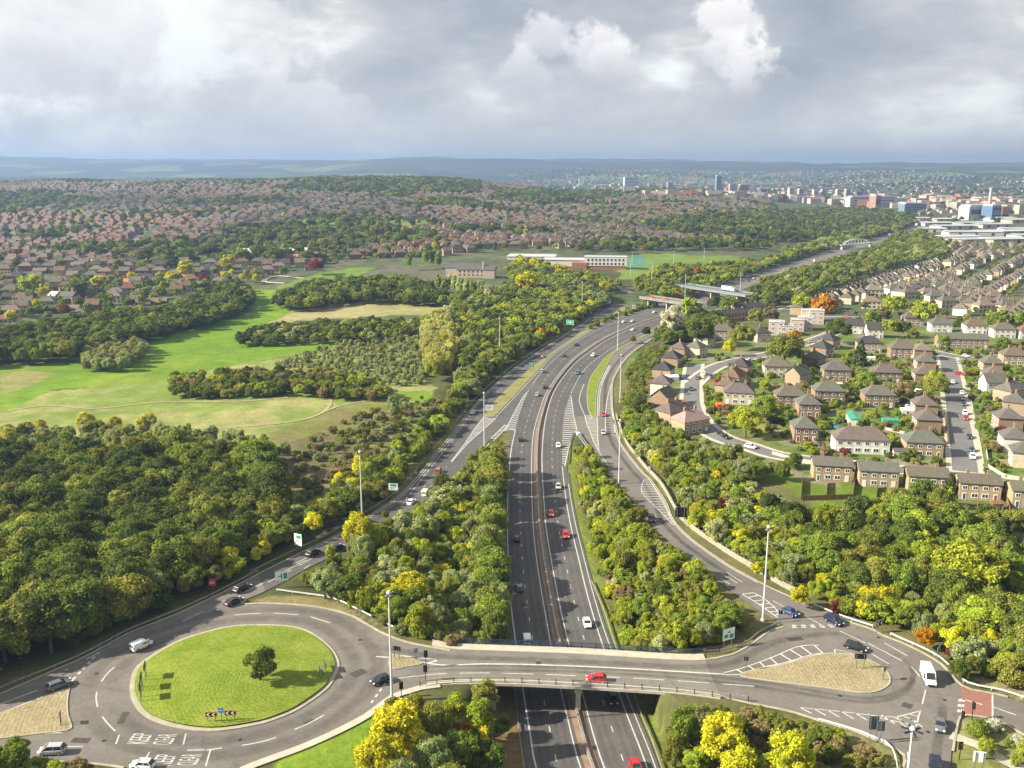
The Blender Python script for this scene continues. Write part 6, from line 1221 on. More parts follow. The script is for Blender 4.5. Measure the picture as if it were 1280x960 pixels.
HS = [ # base centre px, rot, type, wall, roof, where
 (1038, 599, -10, 'block', TAN, RGR, 'leftmost in the bottom row above the wood'), (1095, 606, -10, 'block', TAN, RGR, 'second from the left in the bottom row above the wood'), (1156, 613, -11, 'block', TAN, RBR, 'third in the bottom row behind the big light green oak'), (1220, 622, -12, 'block', TAN, RBR, 'fourth in the bottom row right of the dark conifer'), (1286, 632, -12, 'block', TAN, RBR, 'last in the bottom row cut by the picture edge'),
 (1074, 565, -8, 'long_semi', WHT, RBR, 'with pale walls facing the bottom row'), (1151, 569, -8, 'semi', TAN, RGR, 'at the corner of the straight street'), (1157, 540, 80, 'square', BRK, RGR, 'middle of three beside the straight street'), (1154, 521, 80, 'square', BRK, RGR, 'uppermost of three beside the straight street'),
 (1004, 550, -5, 'square', BRK, RGR, 'below its twin and above the curving street'), (1009, 520, -5, 'square', BRK, RGR, 'above its twin beside the gardens'), (987, 509, -6, 'semi', BRK, RGR, 'behind the yellow-olive tree'), (1034, 503, -5, 'semi', BRK, RGR, 'directly above the green-roofed shed'), (1096, 508, -6, 'semi', BRK, RGR, 'left of the brown street tree'),
 (970, 471, -6, 'semi', CRM, RBR, 'under the orange-topped tree'), (997, 482, 40, 'gabled', PNK, RBR, 'with a solar panel on its slope'), (1044, 476, -6, 'semi', BRK, RGR, 'with red shrubs at its left'), (1106, 479, -6, 'semi', BRK, RBR, 'behind the light green garden tree'), (1153, 481, 80, 'square', BRK, RGR, 'lowest in the column left of the yellow street tree'), (1155, 465, 80, 'square', BRK, RGR, 'middle of the column left of the yellow street tree'), (1151, 450, 80, 'square', BRK, RTN, 'top of the column left of the yellow street tree'),
 (1126, 448, -8, 'semi', BRK, RGR, 'above the pale static caravan'), (1085, 441, -8, 'semi', PNK, RDK, 'with dark panels on the roof beside the conical tree'), (1017, 461, 45, 'square', BRK, RBR, 'nearest of three dark hips by the orange-topped tree'), (1027, 447, 45, 'square', BRK, RDK, 'middle of three dark hips by the orange-topped tree'), (1036, 437, 45, 'square', BRK, RDK, 'furthest of three dark hips by the orange-topped tree'),
 (1266, 457, -8, 'semi', PNK, RBR, 'right of the street top with a yellow bush in front'), (1237, 467, 80, 'square', BRK, RBR, 'first beside the straight street on its right'), (1240, 482, 80, 'square', CRM, RGR, 'second beside the straight street on its right'), (1262, 502, 30, 'semi', PNK, RGR, 'below the sloping tarpaulin roof'), (1268, 518, 60, 'square', PNK, RGR, 'below the grey semi at the right edge'), (1258, 538, 80, 'square', BRK, RGR, 'fourth beside the straight street on its right'), (1266, 564, 75, 'square', WHT, RGR, 'with bright walls at the bend of the pale fence'), (1280, 583, 70, 'square', CRM, RGR, 'cut by the right edge above the pale fence'), (1240, 492, 0, 'gabled', WHT, RGR, 'small with white extension beside the straight street'),
 (1174, 416, -7, 'semi', WHT, RGR, 'left of three behind the long terrace'), (1217, 418, -7, 'semi', WHT, RRD, 'middle of three behind the long terrace'), (1252, 423, -7, 'semi', WHT, RGR, 'right of three behind the long terrace'), (1285, 425, -7, 'semi', WHT, RRD, 'cut by the edge beyond the long terrace'), (1201, 436, -7, 'terrace', BRK, RBR, 'beside the turquoise car'), (1140, 408, -5, 'semi', PNK, RGR, 'between dark trees and the round yellow-green one'),
 (1088, 387, -8, 'semi', CRM, RTN, 'at the left end of the second street'), (1092, 372, -8, 'semi', CRM, RTN, 'above its neighbour near the round trees'), (1092, 423, -8, 'gabled', WHT, RDK, 'bright modern with a gable front'), (1067, 418, -12, 'gabled', WHT, RDK, 'with dark roof left of the bright modern gable'),
 (829, 511, 55, 'gabled', BRK, RGR, 'with a gable beside the dark green garden tree'), (827, 493, 70, 'square', WHT, RBR, 'behind the brick gable'), (840, 529, 40, 'semi', TAN, RGR, 'above the pink roof'), (862, 541, 30, 'semi', TAN, RPK, 'sunk among the willows'), (829, 475, 65, 'square', PNK, RDK, 'dark hipped beside the blue pool'), (840, 460, 60, 'square', BRK, RDK, 'second dark hip up the near street'), (850, 448, 55, 'square', BRK, RBR, 'third hip up the near street'), (870, 447, 50, 'square', CRM, RGR, 'bright walled by the drive'), (880, 436, 50, 'square', CRM, RGR, 'top one below the tree mass'),
 (909, 496, 60, 'square', TAN, RBR, 'beside the orange shed garden'), (917, 484, 60, 'semi', BRK, RRD, 'with a reddish hip above the orange shed'), (926, 471, 60, 'square', BRK, RDK, 'with a dark hip by the far estate bend'), (923, 505, -12, 'semi', CRM, RGR, 'right of the orange shed'), (903, 425, -8, 'semi', TAN, RGR, 'half hidden below the dark tree mass'), (950, 428, 15, 'square', CRM, RDK, 'between two olive oaks')]
placed = []
for q in HS:
    px, py, rot, t, wc, rc, where = q; g = G([(px, py-2)])[0]
    lab = f'{WN[wc]} {TN[t]} with {RN[rc]} roof, {where}'; lab = lab.replace(' with '+RN[rc]+' roof', '') if len(lab.split()) > 16 else lab
    build_house(g[0], g[1], g[2]-.05, rot, t, wc, rc, lab, GN, g[1] < 640); placed.append((g[0], g[1], HT[t][0]*.62))
gt = G([(905, 402), (960, 385)])      # grey terraces beyond the tree mass
for k, (px, py, rot) in enumerate(((915, 401, 28), (932, 393, 28))): g = G([(px, py)])[0]; build_house(g[0], g[1], g[2], rot, 'terrace', TAN, RDK, ('nearer' if k == 0 else 'farther')+' of two long grey terraces behind the big dark tree mass', GN, False); placed.append((g[0], g[1], 14))
# flat-roofed cube flats
for k, (px, py, w, d_, h) in enumerate(((970, 418, 9, 9, 8.2), (983, 419, 8, 8, 6.2), (996, 413, 8, 8, 7.2), (1006, 412, 9, 8, 8.2), (1009, 402, 8, 8, 8.0), (1020, 404, 9, 9, 9.0))):
    g = G([(px, py)])[0]; r = empty('apartment_block', (*g[:2], g[2]), R(-14)); tag(r, f'{["leftmost", "second", "third", "fourth", "fifth", "rightmost"][k]} of the six pale cube-shaped flats with flat roofs', 'flats', 'cube-shaped flats of the near estate')
    m = MB(); m.box((0, 0, h/2-.3), (w, d_, h+.6)); wo_ = m.build('wall', M['wall'], r); wo_.color = (.50, .44, .38, 1); m = MB(); m.box((0, 0, h+.12), (w+.5, d_+.5, .22)); m.box((w*.1, 0, h+.5), (w*.4, d_*.4, .6)); m.build('roof', M['flat_roof'], r)
    for zz in (1.6, 4.4, 7.0):
        if zz+1 < h:
            for xx in (-w/4, w/4): o = bpy.data.objects.new('window', win_mesh('window', 1.75, 1.3)); link(o, r); o.location = (xx, -d_/2-.03, zz)
    placed.append((g[0], g[1], 6))
# streets of the near estate
def street(px, wd, name='street', mat='street', zoff=.10, pave=True):
    ln = resample(G(curve(px, 5))[:, :2], 4)
    def zf(X, Y): return gz(X, Y)+zoff
    STL.append((ln, wd)); l, r_ = offset(ln, wd/2), offset(ln, -wd/2)
    def strip(a, b, z, nm, mt):
        m = max(2, 3); V = []; 
        for i in range(len(a)):
            for k in range(4): p = a[i]+(b[i]-a[i])*k/3; V.append((*p, 0))
        V = np.array(V); V[:, 2] = gz(V[:, 0], V[:, 1])+z; F = [(4*i+k, 4*i+k+1, 4*i+k+5, 4*i+k+4) for i in range(len(a)-1) for k in range(3)]
        o = bpy.data.objects.new(nm, np_mesh(nm, V, [q[::-1] for q in F], [M[mt]])); link(o); o['kind'] = 'structure'
    strip(l, r_, zoff+street.n*.006, name, mat); street.n += 1
    if pave:
        for s in (1, -1): strip(offset(ln, s*(wd/2+1.9)) if s > 0 else offset(ln, s*wd/2), offset(ln, s*wd/2) if s > 0 else offset(ln, s*(wd/2+1.9)), zoff+.07+street.n*.003, 'pavement', 'footway')
street.n = 0; STL = []
street([(868, 455), (866, 470), (865, 485), (865, 505), (872, 522), (886, 538), (905, 549), (935, 558), (965, 568), (1000, 574), (1050, 579), (1100, 585), (1150, 590), (1190, 594), (1240, 600), (1300, 612)], 7)
street([(1207, 592), (1203, 560), (1199, 530), (1195, 505), (1191, 480), (1187, 458), (1184, 446)], 8)
street([(1145, 436), (1165, 440), (1184, 444), (1215, 449), (1250, 452), (1300, 458)], 8)
street([(866, 480), (880, 468), (897, 458), (925, 450), (955, 444), (985, 436), (1010, 428), (1030, 421), (1042, 416)], 7)
street([(1030, 398), (1060, 397), (1085, 399), (1105, 402)], 8); street([(980, 388), (1010, 379), (1050, 366), (1090, 352), (1130, 340), (1165, 330)], 8)
street([(1226, 580), (1222, 555), (1217, 530), (1212, 505), (1209, 480)], 2.2, 'path', 'footway', .12, False)
street([(1188, 920), (1210, 925), (1230, 937), (1252, 950), (1290, 968)], 2.4, 'path', 'footway', .12, False) ; street([(700, 356), (760, 352), (775, 360), (790, 366)], 6, 'street', 'street', .1, False)
M['track'] = pmat('dry_track', (.30, .26, .15), .95, var=.2, vscale=.5)
for p_, w_ in (([(195, 532), (260, 536), (320, 532), (360, 528), (392, 521), (410, 510), (413, 500), (404, 492)], 1.6), ([(392, 521), (430, 506), (480, 500), (520, 503)], 1.4), ([(0, 516), (60, 507), (120, 511), (200, 503), (300, 502), (360, 497)], 1.5), ([(500, 560), (470, 585), (455, 600)], 3), ([(545, 530), (566, 510), (569, 490)], 3.5)): street(p_, w_, 'dirt_track', 'track', .1, False)
street([(355, 354), (330, 352), (345, 345), (380, 348)], 5, 'path', 'footway', .1, False); street([(140, 322), (165, 305), (178, 292), (190, 280)], 9, 'street', 'street', .1, False); street([(438, 312), (445, 300), (450, 292), (452, 285)], 11, 'street', 'street', .1, False)
street([(700, 279), (760, 286), (820, 300), (850, 310)], 9, 'street', 'street', .1, False)
# procedural rows of the remaining estates
RH = []
def rows(poly, ang, sp, rowgap, types, walls, roofs, grp, seed, dens=.92, holes=(), wob=0, lift=2):
    rs = np.random.RandomState(seed); W = G(poly, lift)[:, :2]; c = W.mean(0); hol = [G(h)[:, :2] for h in holes]; rad = np.hypot(*(W-c).T).max()+20
    for blk in range(1):
        v = -rad; k = 0
        while v < rad:
            u = -rad+rs.rand()*sp
            while u < rad:
                a0 = R(ang)
                x = c[0]+u*math.cos(a0)-v*math.sin(a0); y = c[1]+u*math.sin(a0)+v*math.cos(a0)
                wv = wob*(vn(x, y, 260)-.5); x += wv*12; y += wv*28
                a = ang+wv*22
                if rs.rand() < dens and not (y > 1000 and x < 700 and gapmask(x, y)) and inpoly(W, np.array([x]), np.array([y]))[0] and not any(inpoly(h, np.array([x]), np.array([y]))[0] for h in hol):
                    if all((x-p[0])**2+(y-p[1])**2 > (p[2]+6)**2 for p in placed) and (y > 900 or road_clear(x, y, 14)) and (x < 100 or kdF[0].find((x, y, 0))[2] > 32):
                        t = types[rs.randint(len(types))]; fr_ = y > 1000 and x < 350; qn = vn(x+300, y, 210); wl_ = (walls if not fr_ else ((RED, BRK, RED, RED) if qn > .45 else (RED, TAN, PNK, BRK))); rl_ = (roofs if not fr_ else ((RBR, RRD, RRD) if qn > .45 else (RBR, RDK, RRD, RGR)))
                        RH.append((x, y, a+rs.uniform(-4, 4)+(180 if k % 2 else 0), t, wl_[rs.randint(len(wl_))], rl_[rs.randint(len(rl_))], grp))
                u += sp*rs.uniform(.92, 1.12)
            v += rowgap[k % len(rowgap)]; k += 1
PARKS = [[(345, 278), (400, 272), (470, 274), (545, 277), (548, 288), (470, 292), (430, 291), (390, 283)], [(640, 245), (680, 250), (770, 254), (775, 259), (740, 261), (655, 256), (612, 251)], [(775, 320), (790, 316), (915, 319), (935, 326), (900, 334), (810, 352), (772, 350)], [(640, 315), (665, 316), (660, 322), (635, 322)], [(80, 262), (105, 260), (108, 270), (82, 270)], [(800, 285), (850, 288), (890, 297), (870, 300), (840, 297)],
         [(555, 345), (555, 322), (625, 322), (640, 345)], [(655, 308), (720, 312), (790, 318), (785, 342), (700, 338), (650, 330)], [(300, 328), (310, 316), (380, 305), (400, 312), (390, 325)], [(130, 325), (160, 300), (190, 278), (200, 282), (180, 305), (160, 325)], [(410, 335), (470, 330), (600, 320), (640, 325), (640, 345), (400, 362)]]
rows([(1000, 392), (1085, 358), (1180, 322), (1300, 320), (1300, 412), (1240, 405), (1100, 366), (1060, 384)], 55, 17, (34, 24), ('semi', 'square', 'semi'), (CRM, TAN, WHT, WHT), (RTN, RGR, RBR, RGR), 'houses of the far estate right of the motorway', 5, wob=1.0, dens=.85)
rows([(985, 392), (1000, 396), (1085, 365), (1175, 330), (1160, 326), (1080, 350)], 55, 12.5, (26,), ('square', 'gabled'), (CRM, WHT, TAN), (RGR, RBR, RDK), 'houses of the far estate right of the motorway', 6)
rows([(1095, 366), (1140, 372), (1290, 402), (1290, 392), (1180, 345)], 8, 15.5, (24,), ('semi',), (WHT, CRM), (RTN, RGR), 'houses of the far estate right of the motorway', 16)
rows([(1120, 320), (1300, 322), (1300, 310), (1190, 306)], 20, 15.5, (24,), ('semi',), (PNK, CRM, BRK), (RTN, RBR), 'houses of the far estate right of the motorway', 17)
rows([(-60, 402), (0, 402), (55, 402), (130, 386), (200, 378), (250, 360), (300, 350), (345, 345), (400, 340), (400, 318), (300, 318), (-60, 330)], 12, 15, (24, 20), ('bungalow', 'gabled', 'semi', 'bungalow'), (RED, PNK, CRM, TAN, RED), (RBR, RGR, RRD, RTN, RDK), 'houses of the left estate beyond the dark tree belt', 7, dens=.62, holes=PARKS, wob=1.6)
rows([(1290, 330), (1420, 330), (1420, 640), (1290, 640)], -8, 16, (34, 24), ('semi', 'square'), (BRK, TAN, CRM), (RGR, RBR), 'houses of the near estate', 44, dens=.8)
farpoly = [(-70, 335), (0, 330), (300, 318), (400, 322), (480, 324), (560, 318), (640, 308), (780, 314), (960, 312), (930, 300), (870, 294), (810, 284), (860, 270), (965, 262), (960, 248), (800, 243), (640, 240), (430, 236), (250, 236), (0, 232), (-70, 232)]
FG = 'distant houses on the hillside suburbs'
rows(farpoly, 6, 14.5, (26, 19), ('semi', 'gabled', 'semi', 'square'), (RED, RED, PNK, BRK, CRM, TAN), (RBR, RRD, RGR, RBR, RDK), FG, 8, dens=.72, holes=PARKS, wob=2.6)
rows([(560, 316), (640, 309), (780, 314), (960, 312), (930, 300), (870, 294), (700, 286), (600, 286)], -12, 15, (26, 20), ('semi', 'square'), (RED, BRK, PNK), (RBR, RRD, RDK), FG, 9, dens=.5, holes=PARKS, wob=2)
rows([(1150, 268), (1300, 262), (1300, 245), (1150, 252)], 6, 24, (34,), ('semi',), (CRM, BRK), (RBR, RGR), FG, 10, dens=.7)
rows([(640, 238), (960, 244), (1140, 262), (1300, 262), (1300, 228), (1000, 222), (640, 222)], 8, 34, (90, 60), ('semi', 'terrace'), (CRM, PNK, BRK), (RBR, RTN), FG, 12, dens=.36, wob=3, lift=0)
rows([(300, 232), (640, 240), (640, 226), (300, 222)], 8, 40, (110, 70), ('semi',), (CRM, PNK), (RTN,), FG, 13, dens=.22, wob=3, lift=0)
def hs(q):
    x, y = q[:2]; z = float(gz(x, y)[0]); px, py, f = proj(np.array([x]), np.array([y]), np.array([z+3])); s = HT[q[3]][0]*FOC/f[0]
    return s if -10 < px[0] < 1285 else (.001 if -130 < px[0] < 1420 else 0)
def seg(p): return p
sc_ = sorted([(hs(q), i) for i, q in enumerate(RH)], reverse=True); nindiv = 300-len(HS)-8
ind = [i for s_, i in sc_[:nindiv]]; rest_h = [i for s_, i in sc_[nindiv:] if s_ > 0]
HL_ = [('the round yellow-green trees', 1157, 388), ('the cube-shaped flats', 995, 405), ('the long brick terrace', 1201, 436), ('the orange street tree', 1030, 382), ('the top of the far diagonal street', 1165, 330), ('the right picture edge', 1276, 350), ('the wooded bend of the far motorway', 1060, 335), ('the tall manor-like house', 85, 378), ('the red-leaved tree', 395, 332), ('the long white shed roof', 350, 310), ('the pale path by the green field', 350, 352), ('the left picture edge', 5, 360), ('the bright yellow tree', 232, 335), ('the distant street rising between roofs', 160, 305), ('the stone hall', 590, 332), ('the white school', 745, 333)]
HLP = G([(a[1], a[2]) for a in HL_])[:, :2]; rk = {}
for i in ind:
    x, y, a, t, wc, rc, grp = RH[i]; d = np.hypot(*(HLP-np.array((x, y))).T); k = int(np.argmin(d)); rk.setdefault((t, wc, rc, k), []).append((float(d[k]), i))
for (t, wc, rc, k), lst in rk.items():
    for j, (d, i) in enumerate(sorted(lst)):
        x, y, a, _, _, _, grp = RH[i]; look = f'{WN[wc]} {TN[t]}, {RN[rc]} roof'
        build_house(x, y, float(gz(x, y)[0])-.05, a, t, wc, rc, f'{look}, {ORD[min(j, 7)]}nearest {HL_[k][0]}', grp, False)
# all smaller, farther houses as one object
VV, FF, MI = [], [], []; WC = [RED, PNK, BRK, CRM, TAN, WHT]; RC = [RBR, RRD, RGR, RDK, RTN, RPK]; base = 0
mats = [pmat(f'far_wall_{k}', c, .9, var=.15, vscale=.2) for k, c in enumerate(WC)]+[pmat(f'far_roof_{k}', c, .9, var=.15, vscale=.2) for k, c in enumerate(RC)]
TPL = {t: (wall_geom(*HT[t]), roof_geom(*HT[t])) for t in HT}
tp = {}
for t, (a, b) in TPL.items():
    v = np.array(a.v+b.v); f = [tuple(i for i in q) for q in a.f]+[tuple(i+len(a.v) for i in q) for q in b.f]; n = len(a.v)
    ch_ = MB(); ch_.box((0, .3, HT[t][2]+HT[t][3]), (1.0, .8, 1.8)); f += [tuple(i+len(v) for i in q) for q in ch_.f]; v = np.r_[v, np.array(ch_.v)]; tp[t] = (v, f, len(a.f), len(b.f))
for i in rest_h:
    x, y, a, t, wc, rc, grp = RH[i]; v, f, na_, nb_ = tp[t]; c, s = math.cos(R(a)), math.sin(R(a)); z = float(gz(x, y)[0]); VV.append(np.stack([v[:, 0]*c-v[:, 1]*s+x, v[:, 0]*s+v[:, 1]*c+y, v[:, 2]+z-.1], 1))
    FF += [tuple(base+k for k in q) for q in f]; base += len(v); MI += [WC.index(wc)]*na_+[6+RC.index(rc)]*nb_+[2]*(len(f)-na_-nb_)
me = np_mesh('distant_houses', np.concatenate(VV), FF, mats, MI); o = bpy.data.objects.new('distant_houses', me); link(o); tag(o, 'mass of small distant houses on the far suburbs', kind='stuff')
print('HOUSES', len(RH), len(ind), len(rest_h))

# ================================================================ LARGER BUILDINGS
def building(name, px, rot, blocks, label, cat='building', dz=0, wins=None, group=None):
    """blocks: (part name, material, x, y, w, d, z0, h[, shape])"""
    g = G([px])[0]; r = empty(name, (g[0], g[1], g[2]+dz), R(rot)); tag(r, label, cat, group)
    for b in blocks:
        nm, mt, x, y, w, d_, z0, h = b[:8]; m = MB()
        if len(b) > 8 and b[8] == 'gable': m.add([(x-w/2, y-d_/2, z0), (x+w/2, y-d_/2, z0), (x+w/2, y+d_/2, z0), (x-w/2, y+d_/2, z0), (x-w/2, y, z0+h), (x+w/2, y, z0+h)], [(0, 1, 5, 4), (2, 3, 4, 5), (3, 0, 4), (1, 2, 5), (0, 3, 2, 1)])
        elif len(b) > 8 and b[8] == 'arch':
            n = 8; V = [(x+sx*w/2, y+d_/2*math.cos(math.pi*k/n), z0+h*math.sin(math.pi*k/n)) for sx in (-1, 1) for k in range(n+1)]; m.add(V, [(k, k+1, n+2+k, n+1+k) for k in range(n)]+[tuple(range(n, -1, -1)), tuple(range(n+1, 2*n+2))])
        else: m.box((x, y, z0+h/2), (w, d_, h))
        m.build(nm, M[mt], r)
    for (xs_, y, zs_, ww, hh) in (wins or []):
        for xx in xs_:
            for zz in zs_: m = MB(); m.box((xx, y, zz), (ww, .12, hh)); m.build('window', M['pane'], r)
    return r
lin = lambda a, b, n: [a+(b-a)*k/(n-1) for k in range(n)]
building('school', (757, 336), -6, [('wall', 'brick', 0, 0, 40, 14, -1, 4.5), ('upper_wall', 'pale_wall', 0, -.2, 41, 14.6, 3.5, 8.5), ('roof', 'flat_roof', 0, 0, 42, 15.4, 12, .5), ('wing', 'pale_wall', -38, 18, 48, 24, -1, 8.5), ('wing_roof', 'flat_roof', -38, 18, 49, 25, 7.5, .5), ('brick_wing', 'brick', -26, -2, 14, 12, -1, 7.5), ('far_wing', 'pale_wall', -78, 60, 50, 30, -1, 8), ('far_wing_roof', 'flat_roof', -78, 60, 51, 31, 7, .5)], 'large white school building with flat roof and brick base beside the playing field', 'school', wins=[(lin(-17, 17, 10), -7.6, (5.6, 9.4), 1.6, 2.1)])
building('stone_hall', (590, 346), -8, [('wall', 'stone', 0, 0, 26, 12, -1, 8), ('roof', 'slate', 0, 0, 27, 13, 7, 4, 'gable'), ('side_wing', 'stone', 17, -4, 10, 12, -1, 8.5), ('wing_roof', 'slate', 17, -4, 11, 13, 7.5, 3.5, 'gable'), ('chimney', 'stone', 11, -5, 1.8, 1.8, 5, 9), ('annex', 'stone', -18, 5, 12, 10, -1, 9), ('annex_roof', 'slate', -18, 5, 13, 11, 8, 3, 'gable')], 'pale stone hall with dark slate roof and tall chimney behind the Lombardy poplars', 'hall', wins=[(lin(-10, 10, 6), -6.1, (2.4, 5.4), 1.0, 1.5)])
building('manor_house', (84, 382), -14, [('wall', 'stone', 0, 0, 17, 9, -1, 8.5), ('roof', 'slate', 1, 0, 16, 10, 7.5, 3.4, 'gable'), ('pale_gable', 'pale_wall', -8.5, -1, 6.5, 10, -1, 8.8), ('gable_roof', 'flat_roof', -8.5, -1, 7, 10.8, 7.8, 3, 'gable'), ('chimney', 'chimney', 6, 0, 1.5, 1.2, 9.5, 4), ('chimney', 'chimney', -5, 0, 1.5, 1.2, 9.5, 4)], 'tall manor-like house with cream end gable and dark roof behind the tree belt', 'house', wins=[(lin(-3, 7, 4), -4.6, (2, 5.4), 1.1, 1.5)])
building('low_hall', (691, 355), -5, [('wall', 'brick', 0, 0, 26, 12, -1, 5), ('roof', 'pale_wall', 0, 0, 29, 14, 4, .6), ('side_room', 'pale_wall', 14, 1, 9, 8, -1, 5.4)], 'low brick building with pale pink flat roof among the trees left of the mast', 'building', wins=[(lin(-10, 10, 5), -6.1, (2.2,), 2.2, 1.4)])
building('white_shed', (345, 318), 8, [('wall', 'pale_wall', 0, 0, 66, 16, -1, 4), ('roof', 'sign_white', 0, 0, 68, 18, 3, 4, 'arch')], 'long white curved shed roof among the houses of the left estate', 'shed')
for k, (px, py, w_, h_) in enumerate(((228, 352, 14, 3), (168, 358, 16, 2.6), (358, 330, 12, 3), (374, 327, 10, 3), (388, 325, 10, 3), (400, 324, 10, 3))):
    building('orange_roofed_house', (px, py), (-8, 8, -20, 0, 0, 0)[k], [('wall', 'pale_wall' if k in (0, 1) else 'brick', 0, 0, w_, 8.5, -1, h_+2.6), ('roof', 'orange_roof', 0, 0, w_+1, 9.6, h_+1.6, 3, 'gable'), ('chimney', 'chimney', w_*.3, .5, .9, .9, h_+3.6, 2)], ['cream house with bright orange roof beside the yellow tree of the left estate', 'long orange-roofed bungalow left of centre in the left estate', 'nearest of four orange-roofed houses by the red tree', 'second of four orange-roofed houses by the red tree', 'third of four orange-roofed houses by the red tree', 'rightmost of four orange-roofed houses by the red tree'][k], 'house') if 'orange_roof' in M or M.setdefault('orange_roof', pmat('orange_roof', (.42, .19, .10), .9, var=.12)) else 0
# far overbridges
M['stained'] = pmat('stained_concrete', (.22, .21, .19), .9, var=.2, vscale=.3)
def overbridge(name, a, b, wd, z, label, para, lorry=None):
    A, B = at([a, b], z); c = (A+B)/2; L = float(np.hypot(*(B-A))); rz = math.atan2(*(B-A)[::-1]); r = empty(name, (c[0], c[1], 0), rz); tag(r, label, 'bridge')
    m = MB(); m.box((0, 0, z-.7), (L, wd, 1.2)); m.build('deck', M['stained'], r); m = MB(); m.box((0, 0, z-.08), (L, wd-2.4, .08)); m.build('road_surface', M['asphalt_pale'], r)
    for s in (-1, 1): m = MB(); m.box((0, s*(wd/2-.15), z+.4), (L, .2, .8)); m.build('parapet', M[para], r)
    for f in (-.36, 0, .36): m = MB(); m.box((L*f, 0, (z-1.2)/2-.5), (1.0, wd*.7, z-.2)); m.build('pier', M['concrete'], r)
    return r
overbridge('far_overbridge', (806, 370.5), (872, 380), 12, 7.5, 'nearer far overbridge carrying a pale road over the bend of the motorway', 'stained'); overbridge('far_overbridge', (852, 355.5), (940, 368.5), 14, 8, 'farther overbridge with a teal parapet and a white lorry on it', 'glasshouse')
def simple_lorry(px, rot, lab, z):
    p = at([px], z+1.5)[0]; r = empty('lorry', (*p, z), rot); tag(r, lab, 'lorry'); m = MB(); m.box((-1.5, 0, 2.3), (11, 2.5, 2.7)); m.build('trailer', M['sign_white'], r); m = MB(); m.box((5.6, 0, 1.7), (2.2, 2.4, 2.4)); m.build('cab', M['sign_white'], r)
    m = MB(); m.box((6.72, 0, 2.2), (.06, 2.1, .9)); m.build('windscreen', M['glass'], r)
    for xx in (-6, -4.8, -3.6, 1.5, 5.6):
        for s in (-1, 1): m = MB(); m.tube((xx, s*1.1-.15, .5), (xx, s*1.1+.15, .5), .5, .5, 12); m.build('wheel', M['tyre'], r)
q1, q2 = at([(852, 355.5), (940, 368.5)], 8); simple_lorry((911, 361.5), math.atan2(*(q2-q1)[::-1]), 'white lorry crossing the farther overbridge', 7.96)
for k, (px, lab) in enumerate((((815, 371), 'red car at the left end of the nearer far overbridge'), ((833, 373.6), 'red car in the middle of the nearer far overbridge'))): put_car(px, 'hatchback', 'red', (12, 1.7), lab, 'cars on the nearer far overbridge', 7.5)
for px, kd_, col, dr, lab in (((770, 355), 'hatchback', 'dark', (8, 3), 'dark car on the road left of the far mast'), ((942, 348), 'hatchback', 'white', (10, -4), 'white car on the motorway beyond the overbridges'), ((936, 351), 'hatchback', 'dark', (10, -4), 'dark car on the motorway beyond the overbridges'), ((1018, 326.5), 'panel_van', 'white', (10, -4), 'white van on the distant straight of the motorway'), ((1112, 293.5), 'panel_van', 'white', (10, -4), 'small white van far off beyond the arched footbridge')): put_car(px, kd_, col, dr, lab, 'vehicles on the distant motorway')
# arched footbridge
A, B = at([(1054, 306.3), (1086, 303.6)], 6); c = (A+B)/2; L = float(np.hypot(*(B-A))); r = empty('footbridge', (c[0], c[1], 0), math.atan2(*(B-A)[::-1])); tag(r, 'white arched footbridge over the distant motorway', 'footbridge')
m = MB(); m.box((0, 0, 6), (L*1.2, 3, .7)); m.build('deck', M['mast'], r)
for s in (-1, 1):
    m = MB(); P = [(L/2*math.cos(math.pi*k/12), s*1.5, 6+6.5*math.sin(math.pi*k/12)) for k in range(13)]; [m.tube(P[k], P[k+1], .38, .38, 6) for k in range(12)]; m.build('arch', M['sign_white'], r)
    for k in range(1, 12): m = MB(); m.tube(P[k], (P[k][0], P[k][1], 6), .12, .12, 5); m.build('hanger', M['sign_white'], r)
for f in (-.55, .55): m = MB(); m.box((L*f, 0, 2.5), (1.2, 3, 7)); m.build('pier', M['concrete'], r)
# city
CG = 'tower blocks of the distant city'
def tower(px, w, d_, h, mt, lab, cat='tower block', name='tower_block', base=0, rot=8, nwin=5):
    mt = {'pale_wall': 'city_pale', 'stone': 'city_wall', 'brick': 'city_brick'}.get(mt, mt) if name != 'hospital' else mt; g = G([px], 0, 10)[0]; r = empty(name, tuple(g), R(rot)); tag(r, lab, cat, CG if name == 'tower_block' else None); m = MB(); h *= .85; w *= .9; m.box((0, 0, h/2-5), (w, d_, h+10)); m.build('wall', M[mt], r); m = MB(); m.box((0, 0, h+1.5), (w*.9, d_*.9, 3)); m.build('roof', M['flat_roof'], r)
    for k in range(nwin): m = MB(); m.box((0, -d_/2-.1, h*(k+.6)/nwin), (w*.86, .4, h/nwin*.35)); m.build('window_band', M['pane'], r)
tower((789, 236.5), 80, 24, 62, 'pale_wall', 'large pale slab-like hospital building on the city hillside', 'hospital', 'hospital', nwin=8)
tower((769, 234), 26, 18, 22, 'pale_wall', 'low pale annex left of the hospital slab', 'building', 'office_block', nwin=2)
tower((837, 238), 26, 20, 40, 'stone', 'tan tower right of the hospital slab', nwin=6); tower((897, 243), 20, 18, 78, 'glasshouse', 'slender blue-glass tower standing alone above the city', nwin=12)
tower((915, 243), 24, 20, 42, 'pale_wall', 'white block right of the glass tower', nwin=5); tower((929, 243), 40, 22, 40, 'brick', 'reddish block with flat top right of the white one', nwin=5); tower((901, 241), 18, 16, 36, 'pale_wall', 'short white block at the foot of the glass tower', nwin=4)
